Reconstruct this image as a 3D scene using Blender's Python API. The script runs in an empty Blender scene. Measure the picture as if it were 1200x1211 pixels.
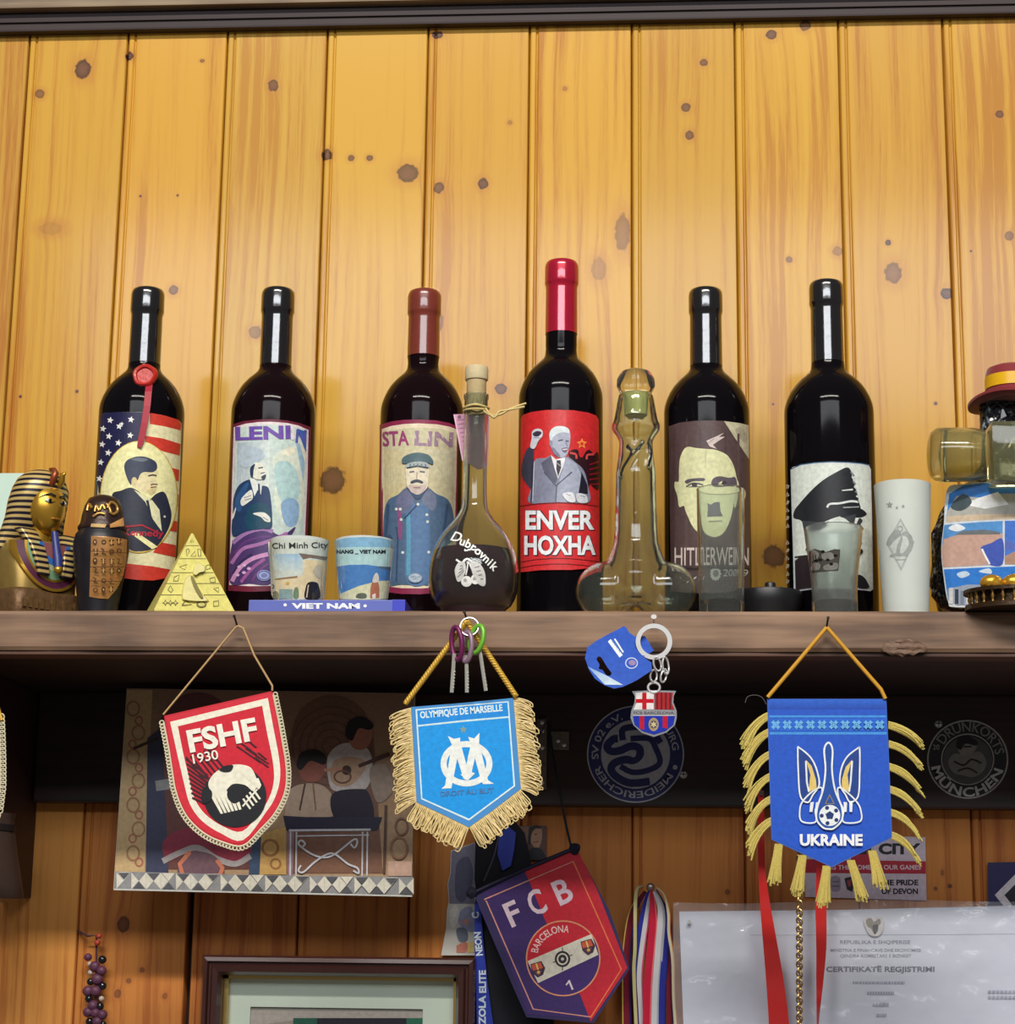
import bpy, bmesh, math, random
from mathutils import Vector, Matrix
from mathutils.geometry import tessellate_polygon

S = bpy.context.scene
C = S.collection
random.seed(7)

# ------------------------------------------------------------------ camera
CAM = Vector((0.1715, -1.9435, -0.2839))
PITCH, YAW, ROLL, FPX = 0.2166, 0.0694, -0.0127, 2400.0
RM = Matrix.Rotation(YAW, 3, 'Z') @ Matrix.Rotation(PITCH, 3, 'X') @ Matrix.Rotation(ROLL, 3, 'Y')
cd = bpy.data.cameras.new('camera')
cam = bpy.data.objects.new('camera', cd)
C.objects.link(cam)
cd.sensor_fit = 'HORIZONTAL'
cd.sensor_width = 36.0
cd.lens = FPX / 1200.0 * 36.0
cd.clip_start = 0.05
r_, f_, u_ = RM.col[0], RM.col[1], RM.col[2]
cam.matrix_world = Matrix(((r_.x, u_.x, -f_.x, CAM.x), (r_.y, u_.y, -f_.y, CAM.y), (r_.z, u_.z, -f_.z, CAM.z), (0, 0, 0, 1)))
S.camera = cam

# ------------------------------------------------------------------ world, lights, exposure
w = bpy.data.worlds.new('room_ambient')
S.world = w
w.use_nodes = True
w.node_tree.nodes['Background'].inputs[0].default_value = (1.0, 0.93, 0.86, 1)
w.node_tree.nodes['Background'].inputs[1].default_value = 0.10

def area(name, loc, target, sx, sy, power, col):
    d = bpy.data.lights.new(name, 'AREA')
    d.shape = 'RECTANGLE'; d.size = sx; d.size_y = sy; d.energy = power; d.color = col
    o = bpy.data.objects.new(name, d); C.objects.link(o)
    o.location = loc
    o.rotation_euler = (Vector(target) - Vector(loc)).to_track_quat('-Z', 'Y').to_euler()
    return o
area('ceiling_lamp_light', (0.15, -3.6, 2.85), (0.15, 0, 0.0), 3.2, 0.2, 146, (1.0, 0.94, 0.85))
area('window_light', (0.15, -4.3, 1.72), (0.15, 0, 0.1), 3.6, 0.62, 54, (0.93, 0.96, 1.0))
S.view_settings.view_transform = 'Standard'
S.view_settings.look = 'None'
S.view_settings.exposure = 0.38
S.view_settings.gamma = 1.0
S.view_settings.use_curve_mapping = False

# ------------------------------------------------------------------ pixel rays -> places in the room
def ray(px, py):
    return RM @ Vector(((px - 600.0) / FPX, 1.0, (605.5 - py) / FPX))
def at(px, py, Y):
    d = ray(px, py); return CAM + d * ((Y - CAM.y) / d.y)
def at_z(px, py, Z):
    d = ray(px, py); return CAM + d * ((Z - CAM.z) / d.z)
def at_cone(px, py, X0, Y0, r0, k):
    """first hit of the pixel's ray with the upright cone/cylinder r = r0 + k*z round (X0, Y0)"""
    d = ray(px, py); o = CAM - Vector((X0, Y0, 0))
    a = d.x * d.x + d.y * d.y - k * k * d.z * d.z
    rr = r0 + k * o.z
    b = o.x * d.x + o.y * d.y - rr * k * d.z
    c = o.x * o.x + o.y * o.y - rr * rr
    disc = b * b - a * c
    t = (-b - math.sqrt(max(disc, 0.0))) / a
    return CAM + d * t
def pxm(Y):                      # metres per pixel at depth Y
    return (Y - CAM.y) / FPX / math.cos(YAW) / 1.0

# ------------------------------------------------------------------ colour / material helpers
def lin(c):
    o = []
    for v in c[:3]:
        v = v / 255.0
        o.append(v / 12.92 if v <= 0.04045 else ((v + 0.055) / 1.055) ** 2.4)
    return (o[0], o[1], o[2], 1.0)
MATS = {}
def M(name, col, rough=0.5, metal=0.0, var=0.12, scale=60.0, bump=0.0, trans=0.0, ior=1.45, coat=0.0, spec=0.5, stretch=(1, 1, 1), sheen=0.0):
    if name in MATS: return MATS[name]
    m = bpy.data.materials.new(name); m.use_nodes = True
    nt = m.node_tree; b = nt.nodes['Principled BSDF']
    b.inputs['Roughness'].default_value = rough
    b.inputs['Metallic'].default_value = metal
    b.inputs['Transmission Weight'].default_value = trans
    b.inputs['IOR'].default_value = ior
    b.inputs['Coat Weight'].default_value = coat
    b.inputs['Coat Roughness'].default_value = 0.05
    b.inputs['Specular IOR Level'].default_value = spec
    b.inputs['Sheen Weight'].default_value = sheen
    c = lin(col)
    tc = nt.nodes.new('ShaderNodeTexCoord'); mp = nt.nodes.new('ShaderNodeMapping')
    mp.inputs['Scale'].default_value = stretch
    nt.links.new(tc.outputs['Object'], mp.inputs['Vector'])
    n = nt.nodes.new('ShaderNodeTexNoise'); n.inputs['Scale'].default_value = scale; n.inputs['Detail'].default_value = 4
    nt.links.new(mp.outputs[0], n.inputs['Vector'])
    mx = nt.nodes.new('ShaderNodeMix'); mx.data_type = 'RGBA'
    mx.inputs['A'].default_value = tuple(v * (1 - var) for v in c[:3]) + (1,)
    mx.inputs['B'].default_value = tuple(min(1, v * (1 + var)) for v in c[:3]) + (1,)
    nt.links.new(n.outputs['Fac'], mx.inputs['Factor'])
    nt.links.new(mx.outputs['Result'], b.inputs['Base Color'])
    if bump:
        bp = nt.nodes.new('ShaderNodeBump'); bp.inputs['Strength'].default_value = bump; bp.inputs['Distance'].default_value = 0.002
        nt.links.new(n.outputs['Fac'], bp.inputs['Height']); nt.links.new(bp.outputs[0], b.inputs['Normal'])
    MATS[name] = m
    return m
def print_mat(name, rough=0.45, weave=0.0, spec=0.4, metal=0.0, alpha=1.0, coat=0.0, mott=0.13):
    """printed surface: the ink comes from the colour stored on each printed shape, fine mottling from noise"""
    if name in MATS: return MATS[name]
    m = bpy.data.materials.new(name); m.use_nodes = True
    nt = m.node_tree; b = nt.nodes['Principled BSDF']
    b.inputs['Roughness'].default_value = rough; b.inputs['Specular IOR Level'].default_value = spec
    b.inputs['Metallic'].default_value = metal; b.inputs['Coat Weight'].default_value = coat; b.inputs['Alpha'].default_value = alpha
    a = nt.nodes.new('ShaderNodeVertexColor'); a.layer_name = 'ink'
    tc = nt.nodes.new('ShaderNodeTexCoord')
    n = nt.nodes.new('ShaderNodeTexNoise'); n.inputs['Scale'].default_value = 260; n.inputs['Detail'].default_value = 5
    nt.links.new(tc.outputs['Object'], n.inputs['Vector'])
    mr = nt.nodes.new('ShaderNodeMapRange'); mr.inputs['From Min'].default_value = 0.28; mr.inputs['From Max'].default_value = 0.72; mr.inputs['To Min'].default_value = 1 - mott; mr.inputs['To Max'].default_value = 1 + mott * 0.9
    nt.links.new(n.outputs['Fac'], mr.inputs['Value'])
    mu = nt.nodes.new('ShaderNodeVectorMath'); mu.operation = 'SCALE'
    nt.links.new(a.outputs['Color'], mu.inputs[0]); nt.links.new(mr.outputs[0], mu.inputs['Scale'])
    nt.links.new(mu.outputs[0], b.inputs['Base Color'])
    if weave:
        wv = nt.nodes.new('ShaderNodeTexNoise'); wv.inputs['Scale'].default_value = 1500
        nt.links.new(tc.outputs['Object'], wv.inputs['Vector'])
        bp = nt.nodes.new('ShaderNodeBump'); bp.inputs['Strength'].default_value = weave; bp.inputs['Distance'].default_value = 0.0006
        nt.links.new(wv.outputs['Fac'], bp.inputs['Height']); nt.links.new(bp.outputs[0], b.inputs['Normal'])
    MATS[name] = m
    return m

# ------------------------------------------------------------------ object helpers
def empty(name, loc, label, cat, group=None):
    o = bpy.data.objects.new(name, None); C.objects.link(o)
    o.empty_display_size = 0.02
    o.location = loc
    return tag(o, label, cat, group)
def tag(o, label=None, cat=None, group=None, kind=None):
    if label: o['label'] = label
    if cat: o['category'] = cat
    if group: o['group'] = group
    if kind: o['kind'] = kind
    return o
def wloc(o):
    v = Vector((0, 0, 0))
    while o is not None:
        v = v + o.location; o = o.parent
    return v
def obj(name, bm, mat, parent=None, loc=None, smooth=None):
    """links a bmesh given in world coordinates as ONE mesh; its origin is loc, or the parent's"""
    me = bpy.data.meshes.new(name)
    base = wloc(parent) if parent is not None else Vector((0, 0, 0))
    org = Vector(loc) if loc is not None else base
    bmesh.ops.translate(bm, verts=bm.verts, vec=-org)
    bm.to_mesh(me); bm.free()
    if mat is not None:
        for m in (mat if isinstance(mat, (list, tuple)) else [mat]): me.materials.append(m)
    if smooth is not None:
        for p in me.polygons: p.use_smooth = True
        me.set_sharp_from_angle(angle=math.radians(smooth))
    o = bpy.data.objects.new(name, me); C.objects.link(o)
    o.parent = parent
    o.location = org - base
    return o
def bx(bm, x0, x1, y0, y1, z0, z1, bev=0.0):
    vs = [bm.verts.new((x, y, z)) for z in (z0, z1) for y in (y0, y1) for x in (x0, x1)]
    fs = [bm.faces.new([vs[i] for i in q]) for q in ((0, 2, 3, 1), (4, 5, 7, 6), (0, 1, 5, 4), (2, 6, 7, 3), (0, 4, 6, 2), (1, 3, 7, 5))]
    if bev:
        es = {e for f in fs for e in f.edges}
        bmesh.ops.bevel(bm, geom=list(es), offset=bev, segments=2, profile=0.7, affect='EDGES')
    return vs
def lathe(bm, prof, cx, cy, seg=40, a0=0.0, a1=None, ex=1.0, ey=1.0):
    """revolves (r, z) points round the upright axis through (cx, cy)"""
    full = a1 is None
    n = seg if full else seg + 1
    span = 2 * math.pi if full else (a1 - a0)
    rings = []
    for r, z in prof:
        if r < 1e-6:
            rings.append([bm.verts.new((cx, cy, z))])
        else:
            rings.append([bm.verts.new((cx + ex * r * math.cos(a0 + span * i / seg), cy + ey * r * math.sin(a0 + span * i / seg), z)) for i in range(n)])
    for A, B in zip(rings[:-1], rings[1:]):
        for i in range(seg):
            j = (i + 1) % n if full else i + 1
            if len(A) == 1 and len(B) == 1: continue
            if len(A) == 1: bm.faces.new((A[0], B[j], B[i]))
            elif len(B) == 1: bm.faces.new((A[i], A[j], B[0]))
            else: bm.faces.new((A[i], A[j], B[j], B[i]))
    return rings
def tube(bm, pts, rad, seg=8, closed=False, caps=True):
    """round cord through pts; rad a number or one per point"""
    pts = [Vector(p) for p in pts]
    n = len(pts)
    rads = rad if isinstance(rad, (list, tuple)) else [rad] * n
    rings = []; up = None
    for i in range(n):
        a = pts[(i - 1) % n] if (closed or i > 0) else pts[i]
        b = pts[(i + 1) % n] if (closed or i < n - 1) else pts[i]
        t = (b - a)
        t = t.normalized() if t.length > 1e-9 else Vector((0, 0, 1))
        if up is None:
            up = Vector((0, 1, 0)) if abs(t.y) < 0.9 else Vector((1, 0, 0))
        s = t.cross(up)
        if s.length < 1e-6: s = t.orthogonal()
        s.normalize(); up = s.cross(t).normalized()
        rings.append([bm.verts.new(pts[i] + (s * math.cos(k * 2 * math.pi / seg) + up * math.sin(k * 2 * math.pi / seg)) * rads[i]) for k in range(seg)])
    for i in range(n if closed else n - 1):
        A, B = rings[i], rings[(i + 1) % n]
        for k in range(seg):
            bm.faces.new((A[k], A[(k + 1) % seg], B[(k + 1) % seg], B[k]))
    if caps and not closed:
        bm.faces.new(rings[0][::-1]); bm.faces.new(rings[-1])
def ball(bm, c, r, sub=2, sc=(1, 1, 1)):
    g = bmesh.ops.create_icosphere(bm, subdivisions=sub, radius=1.0)
    for v in g['verts']:
        v.co = Vector((v.co.x * r * sc[0], v.co.y * r * sc[1], v.co.z * r * sc[2])) + Vector(c)
    return g['verts']
def smooth_pts(pts, n=6, closed=True):
    out = []; N = len(pts)
    for i in range(N if closed else N - 1):
        g = lambda k: pts[k % N] if closed else pts[min(max(k, 0), N - 1)]
        p0, p1, p2, p3 = g(i - 1), g(i), g(i + 1), g(i + 2)
        for k in range(n):
            t = k / n
            out.append(tuple(0.5 * (2 * b + (c - a) * t + (2 * a - 5 * b + 4 * c - d) * t * t + (3 * b - a - 3 * c + d) * t ** 3) for a, b, c, d in zip(p0, p1, p2, p3)))
    if not closed: out.append(tuple(pts[-1]))
    return out
def bez(p0, p1, p2, n=10):
    return [tuple((1 - t) ** 2 * a + 2 * t * (1 - t) * b + t * t * c for a, b, c in zip(p0, p1, p2)) for t in [i / n for i in range(n + 1)]]

# ------------------------------------------------------------------ printed artwork
GLY = {}
def glyphs(s, bold):
    k = (s, bold)
    if k not in GLY:
        cu = bpy.data.curves.new('lettering', 'FONT'); cu.body = s; cu.size = 1.0; cu.offset = bold; cu.resolution_u = 3
        o = bpy.data.objects.new('lettering', cu)
        me = o.to_mesh()
        GLY[k] = ([(v.co.x, v.co.y) for v in me.vertices], [tuple(p.vertices) for p in me.polygons])
        o.to_mesh_clear(); bpy.data.objects.remove(o); bpy.data.curves.remove(cu)
    return GLY[k]
class Art:
    """flat shapes in the photograph's frame (crop coordinates: px = ox + x / s), laid on a real surface by build()"""
    def __init__(s, ox=0.0, oy=0.0, sc=1.0):
        s.ox, s.oy, s.sc = ox, oy, sc; s.sh = []; s.n = 0
    def _add(s, V, F, cols, up=True):
        V = [(s.ox + x / s.sc, s.oy + y / s.sc) for x, y in V]
        if up: s.n += 1
        s.sh.append((V, F, cols, s.n))
    def poly(s, pts, col, holes=(), up=True):
        loops = [list(pts)] + [list(h) for h in holes]
        flat = [p for l in loops for p in l]
        F = tessellate_polygon([[Vector((p[0], p[1], 0)) for p in l] for l in loops])
        s._add(flat, [tuple(f) for f in F], [lin(col)] * len(flat), up)
    def blob(s, pts, col, n=5, up=True): s.poly(smooth_pts(pts, n), col, up=up)
    def grad(s, quad, cols, up=True):
        s._add(quad, [(0, 1, 2, 3)], [lin(c) for c in cols], up)
    def rect(s, x0, y0, x1, y1, col, up=True): s.poly([(x0, y0), (x1, y0), (x1, y1), (x0, y1)], col, up=up)
    def ell(s, cx, cy, rx, ry, col, rot=0.0, n=28, up=True, a0=0, a1=360):
        c, q = math.cos(math.radians(rot)), math.sin(math.radians(rot)); P = []
        for i in range(n if a1 - a0 >= 360 else n + 1):
            t = math.radians(a0 + (a1 - a0) * i / n); x, y = rx * math.cos(t), ry * math.sin(t)
            P.append((cx + c * x - q * y, cy + q * x + c * y))
        s.poly(P, col, up=up)
    def ring(s, cx, cy, rx, ry, wd, col, n=40, up=True):
        o = [(cx + rx * math.cos(2 * math.pi * i / n), cy + ry * math.sin(2 * math.pi * i / n)) for i in range(n)]
        h = [(cx + (rx - wd) * math.cos(2 * math.pi * i / n), cy + (ry - wd) * math.sin(2 * math.pi * i / n)) for i in range(n)]
        V = o + h; F = [(i, (i + 1) % n, n + (i + 1) % n, n + i) for i in range(n)]
        s._add(V, F, [lin(col)] * (2 * n), up)
    def line(s, pts, wd, col, closed=False, up=True, w1=None):
        n = len(pts); V = []
        for i in range(n):
            a = pts[(i - 1) % n] if (closed or i > 0) else pts[i]; b = pts[(i + 1) % n] if (closed or i < n - 1) else pts[i]
            dx, dy = b[0] - a[0], b[1] - a[1]; L = math.hypot(dx, dy) or 1
            ww = (wd if w1 is None else wd + (w1 - wd) * i / max(1, n - 1)) / 2
            V += [(pts[i][0] - dy / L * ww, pts[i][1] + dx / L * ww), (pts[i][0] + dy / L * ww, pts[i][1] - dx / L * ww)]
        F = [(2 * i, 2 * i + 1, 2 * ((i + 1) % n) + 1, 2 * ((i + 1) % n)) for i in range(n if closed else n - 1)]
        s._add(V, F, [lin(col)] * len(V), up)
    def star(s, cx, cy, r, col, k=5, inner=0.45, rot=0.0, up=True):
        s.poly([(cx + (r if i % 2 == 0 else r * inner) * math.sin(rot + math.pi * i / k), cy - (r if i % 2 == 0 else r * inner) * math.cos(rot + math.pi * i / k)) for i in range(2 * k)], col, up=up)
    def text(s, t, x, y, h, col, width=None, rot=0.0, bold=0.0, align='l', shear=0.0, curve=None, up=True):
        """x, y = baseline start (or centre), h = capital height, width = total width to stretch to; curve = (cx, cy, r, start_deg, inside)"""
        V, F = glyphs(t, bold)
        if not V: return
        x0 = min(v[0] for v in V); x1 = max(v[0] for v in V); k = h / 0.7
        kx = (width / (x1 - x0)) if width else k
        c, q = math.cos(math.radians(rot)), math.sin(math.radians(rot)); W = []
        for vx, vy in V:
            a = (vx - x0) * kx - (0 if align == 'l' else (x1 - x0) * kx / 2); b = vy * k; a += shear * b
            if curve:
                ccx, ccy, r, st, inside = curve
                if inside: th = math.radians(st) - a / r; rr = r - b      # reads along the lower rim
                else: th = math.radians(st) + a / r; rr = r + b           # reads along the upper rim
                W.append((ccx + rr * math.sin(th), ccy - rr * math.cos(th)))
            else:
                W.append((x + a * c + b * q, y + a * q - b * c))
        s._add(W, F, [lin(col)] * len(W), up)
    def build(s, name, mat, parent, surf, strip=None, step=0.00003, lift=0.0, hidden_up=None):
        """surf(px, py, h) -> place h metres in front of the surface; strip = bisect width in pixels on curved surfaces"""
        bm = bmesh.new(); cl = bm.verts.layers.float_color.new('ink'); hl = bm.verts.layers.float.new('h')
        for V, F, cols, lay in s.sh:
            vs = []
            for (x, y), c in zip(V, cols):
                v = bm.verts.new((x, y, 0)); v[cl] = c; v[hl] = lay; vs.append(v)
            for f in F:
                try: bm.faces.new([vs[i] for i in f])
                except ValueError: pass
        if strip:
            xs = [v.co.x for v in bm.verts]; x = math.floor(min(xs) / strip) * strip
            while x < max(xs):
                bmesh.ops.bisect_plane(bm, geom=bm.verts[:] + bm.edges[:] + bm.faces[:], plane_co=(x, 0, 0), plane_no=(1, 0, 0), dist=1e-5)
                x += strip
        for v in bm.verts:
            v.co = surf(v.co.x, v.co.y, lift + step * v[hl])
        bm.verts.layers.float.remove(hl)
        bm.normal_update()
        for f in bm.faces:
            if f.normal.dot(f.calc_center_median() - CAM) > 0: f.normal_flip()
        return obj(name, bm, mat, parent)
def on_plane(Y):
    return lambda px, py, h: at(px, py, Y - h)
def on_cyl(X0, Y0, R, k=0.0):
    return lambda px, py, h: at_cone(px, py, X0, Y0, R + h, k)
# ================================================================== THE SETTING
PIT = 0.1056                 # board pitch
SH_D, SH_T = 0.275, 0.034    # shelf depth and thickness
ZB = 0.660                   # underside of the upper beam
KNOTS = [  # px, py, radius px, stretch, darkness
 (98,82,10,1.3,.9),(47,111,6,1,.7),(153,66,5,1.2,1),(239,72,3,.8,.7),(323,101,6.5,1.2,.8),(205,343,5.5,1.1,.8),(166,232,1.6,1,1),(210,231,1.6,1,1),
 (386,183,7,1,.9),(415,187,4,1,.8),(437,187,4,1,.8),(482,205,13,.9,.8),(517,41,7,.7,1),(519,222,6.5,1.1,.8),(571,217,6.5,1.1,.9),(832,74,5,1,.8),
 (811,127,5.5,1.1,.8),(815,160,5.5,1.1,.8),(912,41,6.5,1,.9),(952,30,7,1,.8),(933,307,4,1,.7),(990,297,6,1,.5),(1050,287,3.5,1,1),(1056,323,10,1.3,.7),
 (1120,347,8,.9,1),(1182,135,5,1,.8),(1193,279,5.5,1.1,.7),(1148,297,1.5,1,1),(736,275,9,2.6,.55),(708,318,9,1.6,.35),(592,460,7,1,.9),(514,380,11,1.2,.6),(302,393,8,1,.6),
 (393,568,15,1.1,.8),(915,658,13,1,.8),(914,478,1.6,1,1),(1106,477,2,1,1),(935,476,1.4,1,1),(24,469,2,1,1),(91,463,2,1,1),(146,1093,7,1.3,.8),(139,1175,4,1.2,.6),(168,1147,3,1,.6),
 (152,1160,3,1,.6),(1123,1048,2.4,1,.9),(1106,1051,2,1,.7),(1114,1032,2,1.6,.5),(860,1055,3,1,.6),(195,1178,3,1.2,.5),(668,105,3,1,.4),(603,145,3,1,.4),(60,270,14,.6,.18),(640,770,3,1,.6)]
KW = [(at(a, b, 0.0), r * pxm(0.0), s, d) for a, b, r, s, d in KNOTS]

def wood(name, light, dark, knots, seed, rough=0.42, coat=0.08, kdark=(62, 38, 30)):
    """varnished pine: stretched noise grain that bends round the board's own knots"""
    m = bpy.data.materials.new(name); m.use_nodes = True; nt = m.node_tree; N = nt.nodes; L = nt.links
    b = N['Principled BSDF']; b.inputs['Specular IOR Level'].default_value = 0.15; b.inputs['Roughness'].default_value = rough; b.inputs['Coat Weight'].default_value = coat; b.inputs['Coat Roughness'].default_value = 0.13
    tc = N.new('ShaderNodeTexCoord')
    sep = N.new('ShaderNodeSeparateXYZ'); L.new(tc.outputs['Object'], sep.inputs[0])
    def math_(op, a, b_=None, c_=None):
        n = N.new('ShaderNodeMath'); n.operation = op
        for i, v in enumerate((a, b_, c_)):
            if v is None: continue
            if isinstance(v, (int, float)): n.inputs[i].default_value = v
            else: L.new(v, n.inputs[i])
        return n.outputs[0]
    wob = N.new('ShaderNodeTexNoise'); wob.inputs['Scale'].default_value = 190; wob.inputs['Detail'].default_value = 2
    L.new(tc.outputs['Object'], wob.inputs['Vector'])
    dmin = None; warp = None; dark_f = None
    for (x, z, r, s, d) in knots:
        mp = N.new('ShaderNodeMapping'); mp.vector_type = 'POINT'
        mp.inputs['Location'].default_value = (-x / r, 0, -z / (r * s)); mp.inputs['Scale'].default_value = (1 / r, 0, 1 / (r * s))
        L.new(tc.outputs['Object'], mp.inputs['Vector'])
        ln = N.new('ShaderNodeVectorMath'); ln.operation = 'LENGTH'; L.new(mp.outputs[0], ln.inputs[0])
        d0 = math_('ADD', ln.outputs['Value'], math_('MULTIPLY', math_('SUBTRACT', wob.outputs['Fac'], 0.5), 0.7))
        core = N.new('ShaderNodeMapRange'); core.interpolation_type = 'SMOOTHSTEP'; L.new(d0, core.inputs['Value'])
        core.inputs['From Min'].default_value = 1.15; core.inputs['From Max'].default_value = 0.9; core.inputs['To Max'].default_value = d
        wv = math_('MULTIPLY', math_('EXPONENT', math_('MULTIPLY', d0, -0.75)), 0.0075 * min(1.0, r / 0.006))
        dark_f = core.outputs[0] if dark_f is None else math_('MAXIMUM', dark_f, core.outputs[0])
        dmin = d0 if dmin is None else math_('MINIMUM', dmin, d0)
        warp = wv if warp is None else math_('ADD', warp, wv)
    x = sep.outputs['X'] if warp is None else math_('ADD', sep.outputs['X'], warp)
    slow = N.new('ShaderNodeTexNoise'); slow.inputs['Scale'].default_value = 3.0; slow.inputs['Detail'].default_value = 1
    cs = N.new('ShaderNodeCombineXYZ'); cs.inputs['Y'].default_value = seed * 3.1
    L.new(math_('MULTIPLY', sep.outputs['X'], 2.2), cs.inputs['X']); L.new(math_('MULTIPLY', sep.outputs['Z'], 0.9), cs.inputs['Z']); L.new(cs.outputs[0], slow.inputs['Vector'])
    x2 = math_('ADD', x, math_('MULTIPLY', slow.outputs['Fac'], 0.022))
    cv = N.new('ShaderNodeCombineXYZ'); cv.inputs['Y'].default_value = seed * 1.7
    L.new(math_('MULTIPLY', x2, 1.0), cv.inputs['X']); L.new(math_('MULTIPLY', sep.outputs['Z'], 0.02), cv.inputs['Z'])
    g1 = N.new('ShaderNodeTexNoise'); g1.inputs['Scale'].default_value = 150; g1.inputs['Detail'].default_value = 2.0; g1.inputs['Roughness'].default_value = 0.55
    L.new(cv.outputs[0], g1.inputs['Vector'])
    cf = N.new('ShaderNodeCombineXYZ'); L.new(math_('MULTIPLY', x2, 1.0), cf.inputs['X']); L.new(math_('MULTIPLY', sep.outputs['Z'], 0.05), cf.inputs['Z'])
    g2 = N.new('ShaderNodeTexNoise'); g2.inputs['Scale'].default_value = 900; g2.inputs['Detail'].default_value = 2
    L.new(cf.outputs[0], g2.inputs['Vector'])
    gr = math_('ADD', math_('MULTIPLY', g1.outputs['Fac'], 0.8), math_('MULTIPLY', g2.outputs['Fac'], 0.2))
    gr = math_('ADD', gr, math_('MULTIPLY', math_('SUBTRACT', slow.outputs['Fac'], 0.5), 0.5))
    rp = N.new('ShaderNodeValToRGB'); L.new(gr, rp.inputs[0])
    rp.color_ramp.elements[0].position = 0.35; rp.color_ramp.elements[0].color = lin(dark)
    rp.color_ramp.elements[1].position = 0.57; rp.color_ramp.elements[1].color = lin(light)
    e = rp.color_ramp.elements.new(0.45); e.color = lin([a * 0.3 + c * 0.7 for a, c in zip(dark, light)])
    col = rp.outputs[0]
    if dmin is not None:
        hal = N.new('ShaderNodeMapRange'); hal.interpolation_type = 'SMOOTHSTEP'; L.new(dmin, hal.inputs['Value'])
        hal.inputs['From Min'].default_value = 2.6; hal.inputs['From Max'].default_value = 0.9; hal.inputs['To Max'].default_value = 0.42
        mx = N.new('ShaderNodeMix'); mx.data_type = 'RGBA'; L.new(hal.outputs[0], mx.inputs['Factor']); L.new(col, mx.inputs['A'])
        mx.inputs['B'].default_value = lin([c * 0.72 + k * 0.28 for c, k in zip(dark, (190, 110, 90))])
        mk = N.new('ShaderNodeMix'); mk.data_type = 'RGBA'; L.new(dark_f, mk.inputs['Factor']); L.new(mx.outputs['Result'], mk.inputs['A'])
        kr = N.new('ShaderNodeValToRGB'); L.new(dmin, kr.inputs[0]); kr.color_ramp.elements[0].position = 0.2; kr.color_ramp.elements[0].color = lin((104, 68, 56)); kr.color_ramp.elements[1].position = 0.9; kr.color_ramp.elements[1].color = lin(kdark)
        ke = kr.color_ramp.elements.new(0.62); ke.color = lin((92, 60, 50))
        L.new(kr.outputs[0], mk.inputs['B']); col = mk.outputs['Result']
    L.new(col, b.inputs['Base Color'])
    bp = N.new('ShaderNodeBump'); bp.inputs['Strength'].default_value = 0.12; bp.inputs['Distance'].default_value = 0.001
    L.new(gr, bp.inputs['Height']); L.new(bp.outputs[0], b.inputs['Normal'])
    return m

# ---- the boarded back wall: one plank per object
bm = bmesh.new(); bx(bm, -1.0, 1.15, 0.016, 0.05, -0.95, 0.95)
wall = obj('wall_back', bm, M('wall_backing', (40, 26, 18), 0.8)); tag(wall, 'backing behind the varnished pine boards', kind='structure')
TONES = [((204,153,57),(181,120,40)), ((196,152,62),(175,114,45)), ((204,156,58),(181,120,43)), ((210,158,57),(187,127,43)), ((204,160,64),(185,131,47)),
         ((210,162,60),(187,131,45)), ((206,156,58),(185,127,47)), ((210,160,57),(183,122,41)), ((200,153,54),(183,127,43)), ((208,160,55),(185,127,40)), ((202,153,57),(178,120,43)), ((206,158,57),(181,124,43))]
LOW = [((234,164,84),(206,130,64)), ((234,166,84),(206,132,66)), ((226,156,80),(196,122,60)), ((204,132,66),(174,102,52)), ((198,126,64),(168,96,50))]  # redder boards below; left ones coloured lighter as lit, right ones darker as shaded
for k in range(-2, 12):
    x0 = (k - 4.5) * PIT; wd = PIT
    prof = [(0.0, 0.006), (0.0009, 0.003), (0.0018, 0.0006), (0.0032, 0.0), (0.0062, 0.0), (0.0072, 0.0008), (0.0078, 0.0024), (0.0086, 0.0024), (0.0094, 0.0006), (0.0104, 0.0), (wd - 0.0014, 0.0), (wd - 0.0006, 0.0012), (wd - 0.0003, 0.006)]
    prof = prof + [(wd - 0.0003, 0.016), (0.0, 0.016)]
    n = len(prof)
    for low in (0, 1):
        za, zt = ((-0.02, 0.70), (-0.93, -0.022))[low]
        bm = bmesh.new()
        gap = 0.0045 if (low and k == 2) else 0.0
        A = [bm.verts.new((x0 + gap * (1 - px / wd) + px, py, za)) for px, py in prof]; B = [bm.verts.new((x0 + gap * (1 - px / wd) + px, py, zt)) for px, py in prof]
        for i in range(n): bm.faces.new((A[i], A[(i + 1) % n], B[(i + 1) % n], B[i]))
        bm.faces.new(A[::-1]); bm.faces.new(B)
        kn = [(p.x - x0, p.z, r, s, d) for p, r, s, d in KW if x0 - 0.004 < p.x < x0 + wd + 0.004 and za < p.z < zt]
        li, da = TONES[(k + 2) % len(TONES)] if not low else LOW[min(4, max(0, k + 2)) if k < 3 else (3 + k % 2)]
        obj('plank', bm, wood('pine_board_%d_%d' % (k + 2, low), li, da, kn, k + 3.3 + 7 * low, rough=0.55, coat=0.42 if not low else 0.05), wall, loc=(x0, 0, 0))

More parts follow.
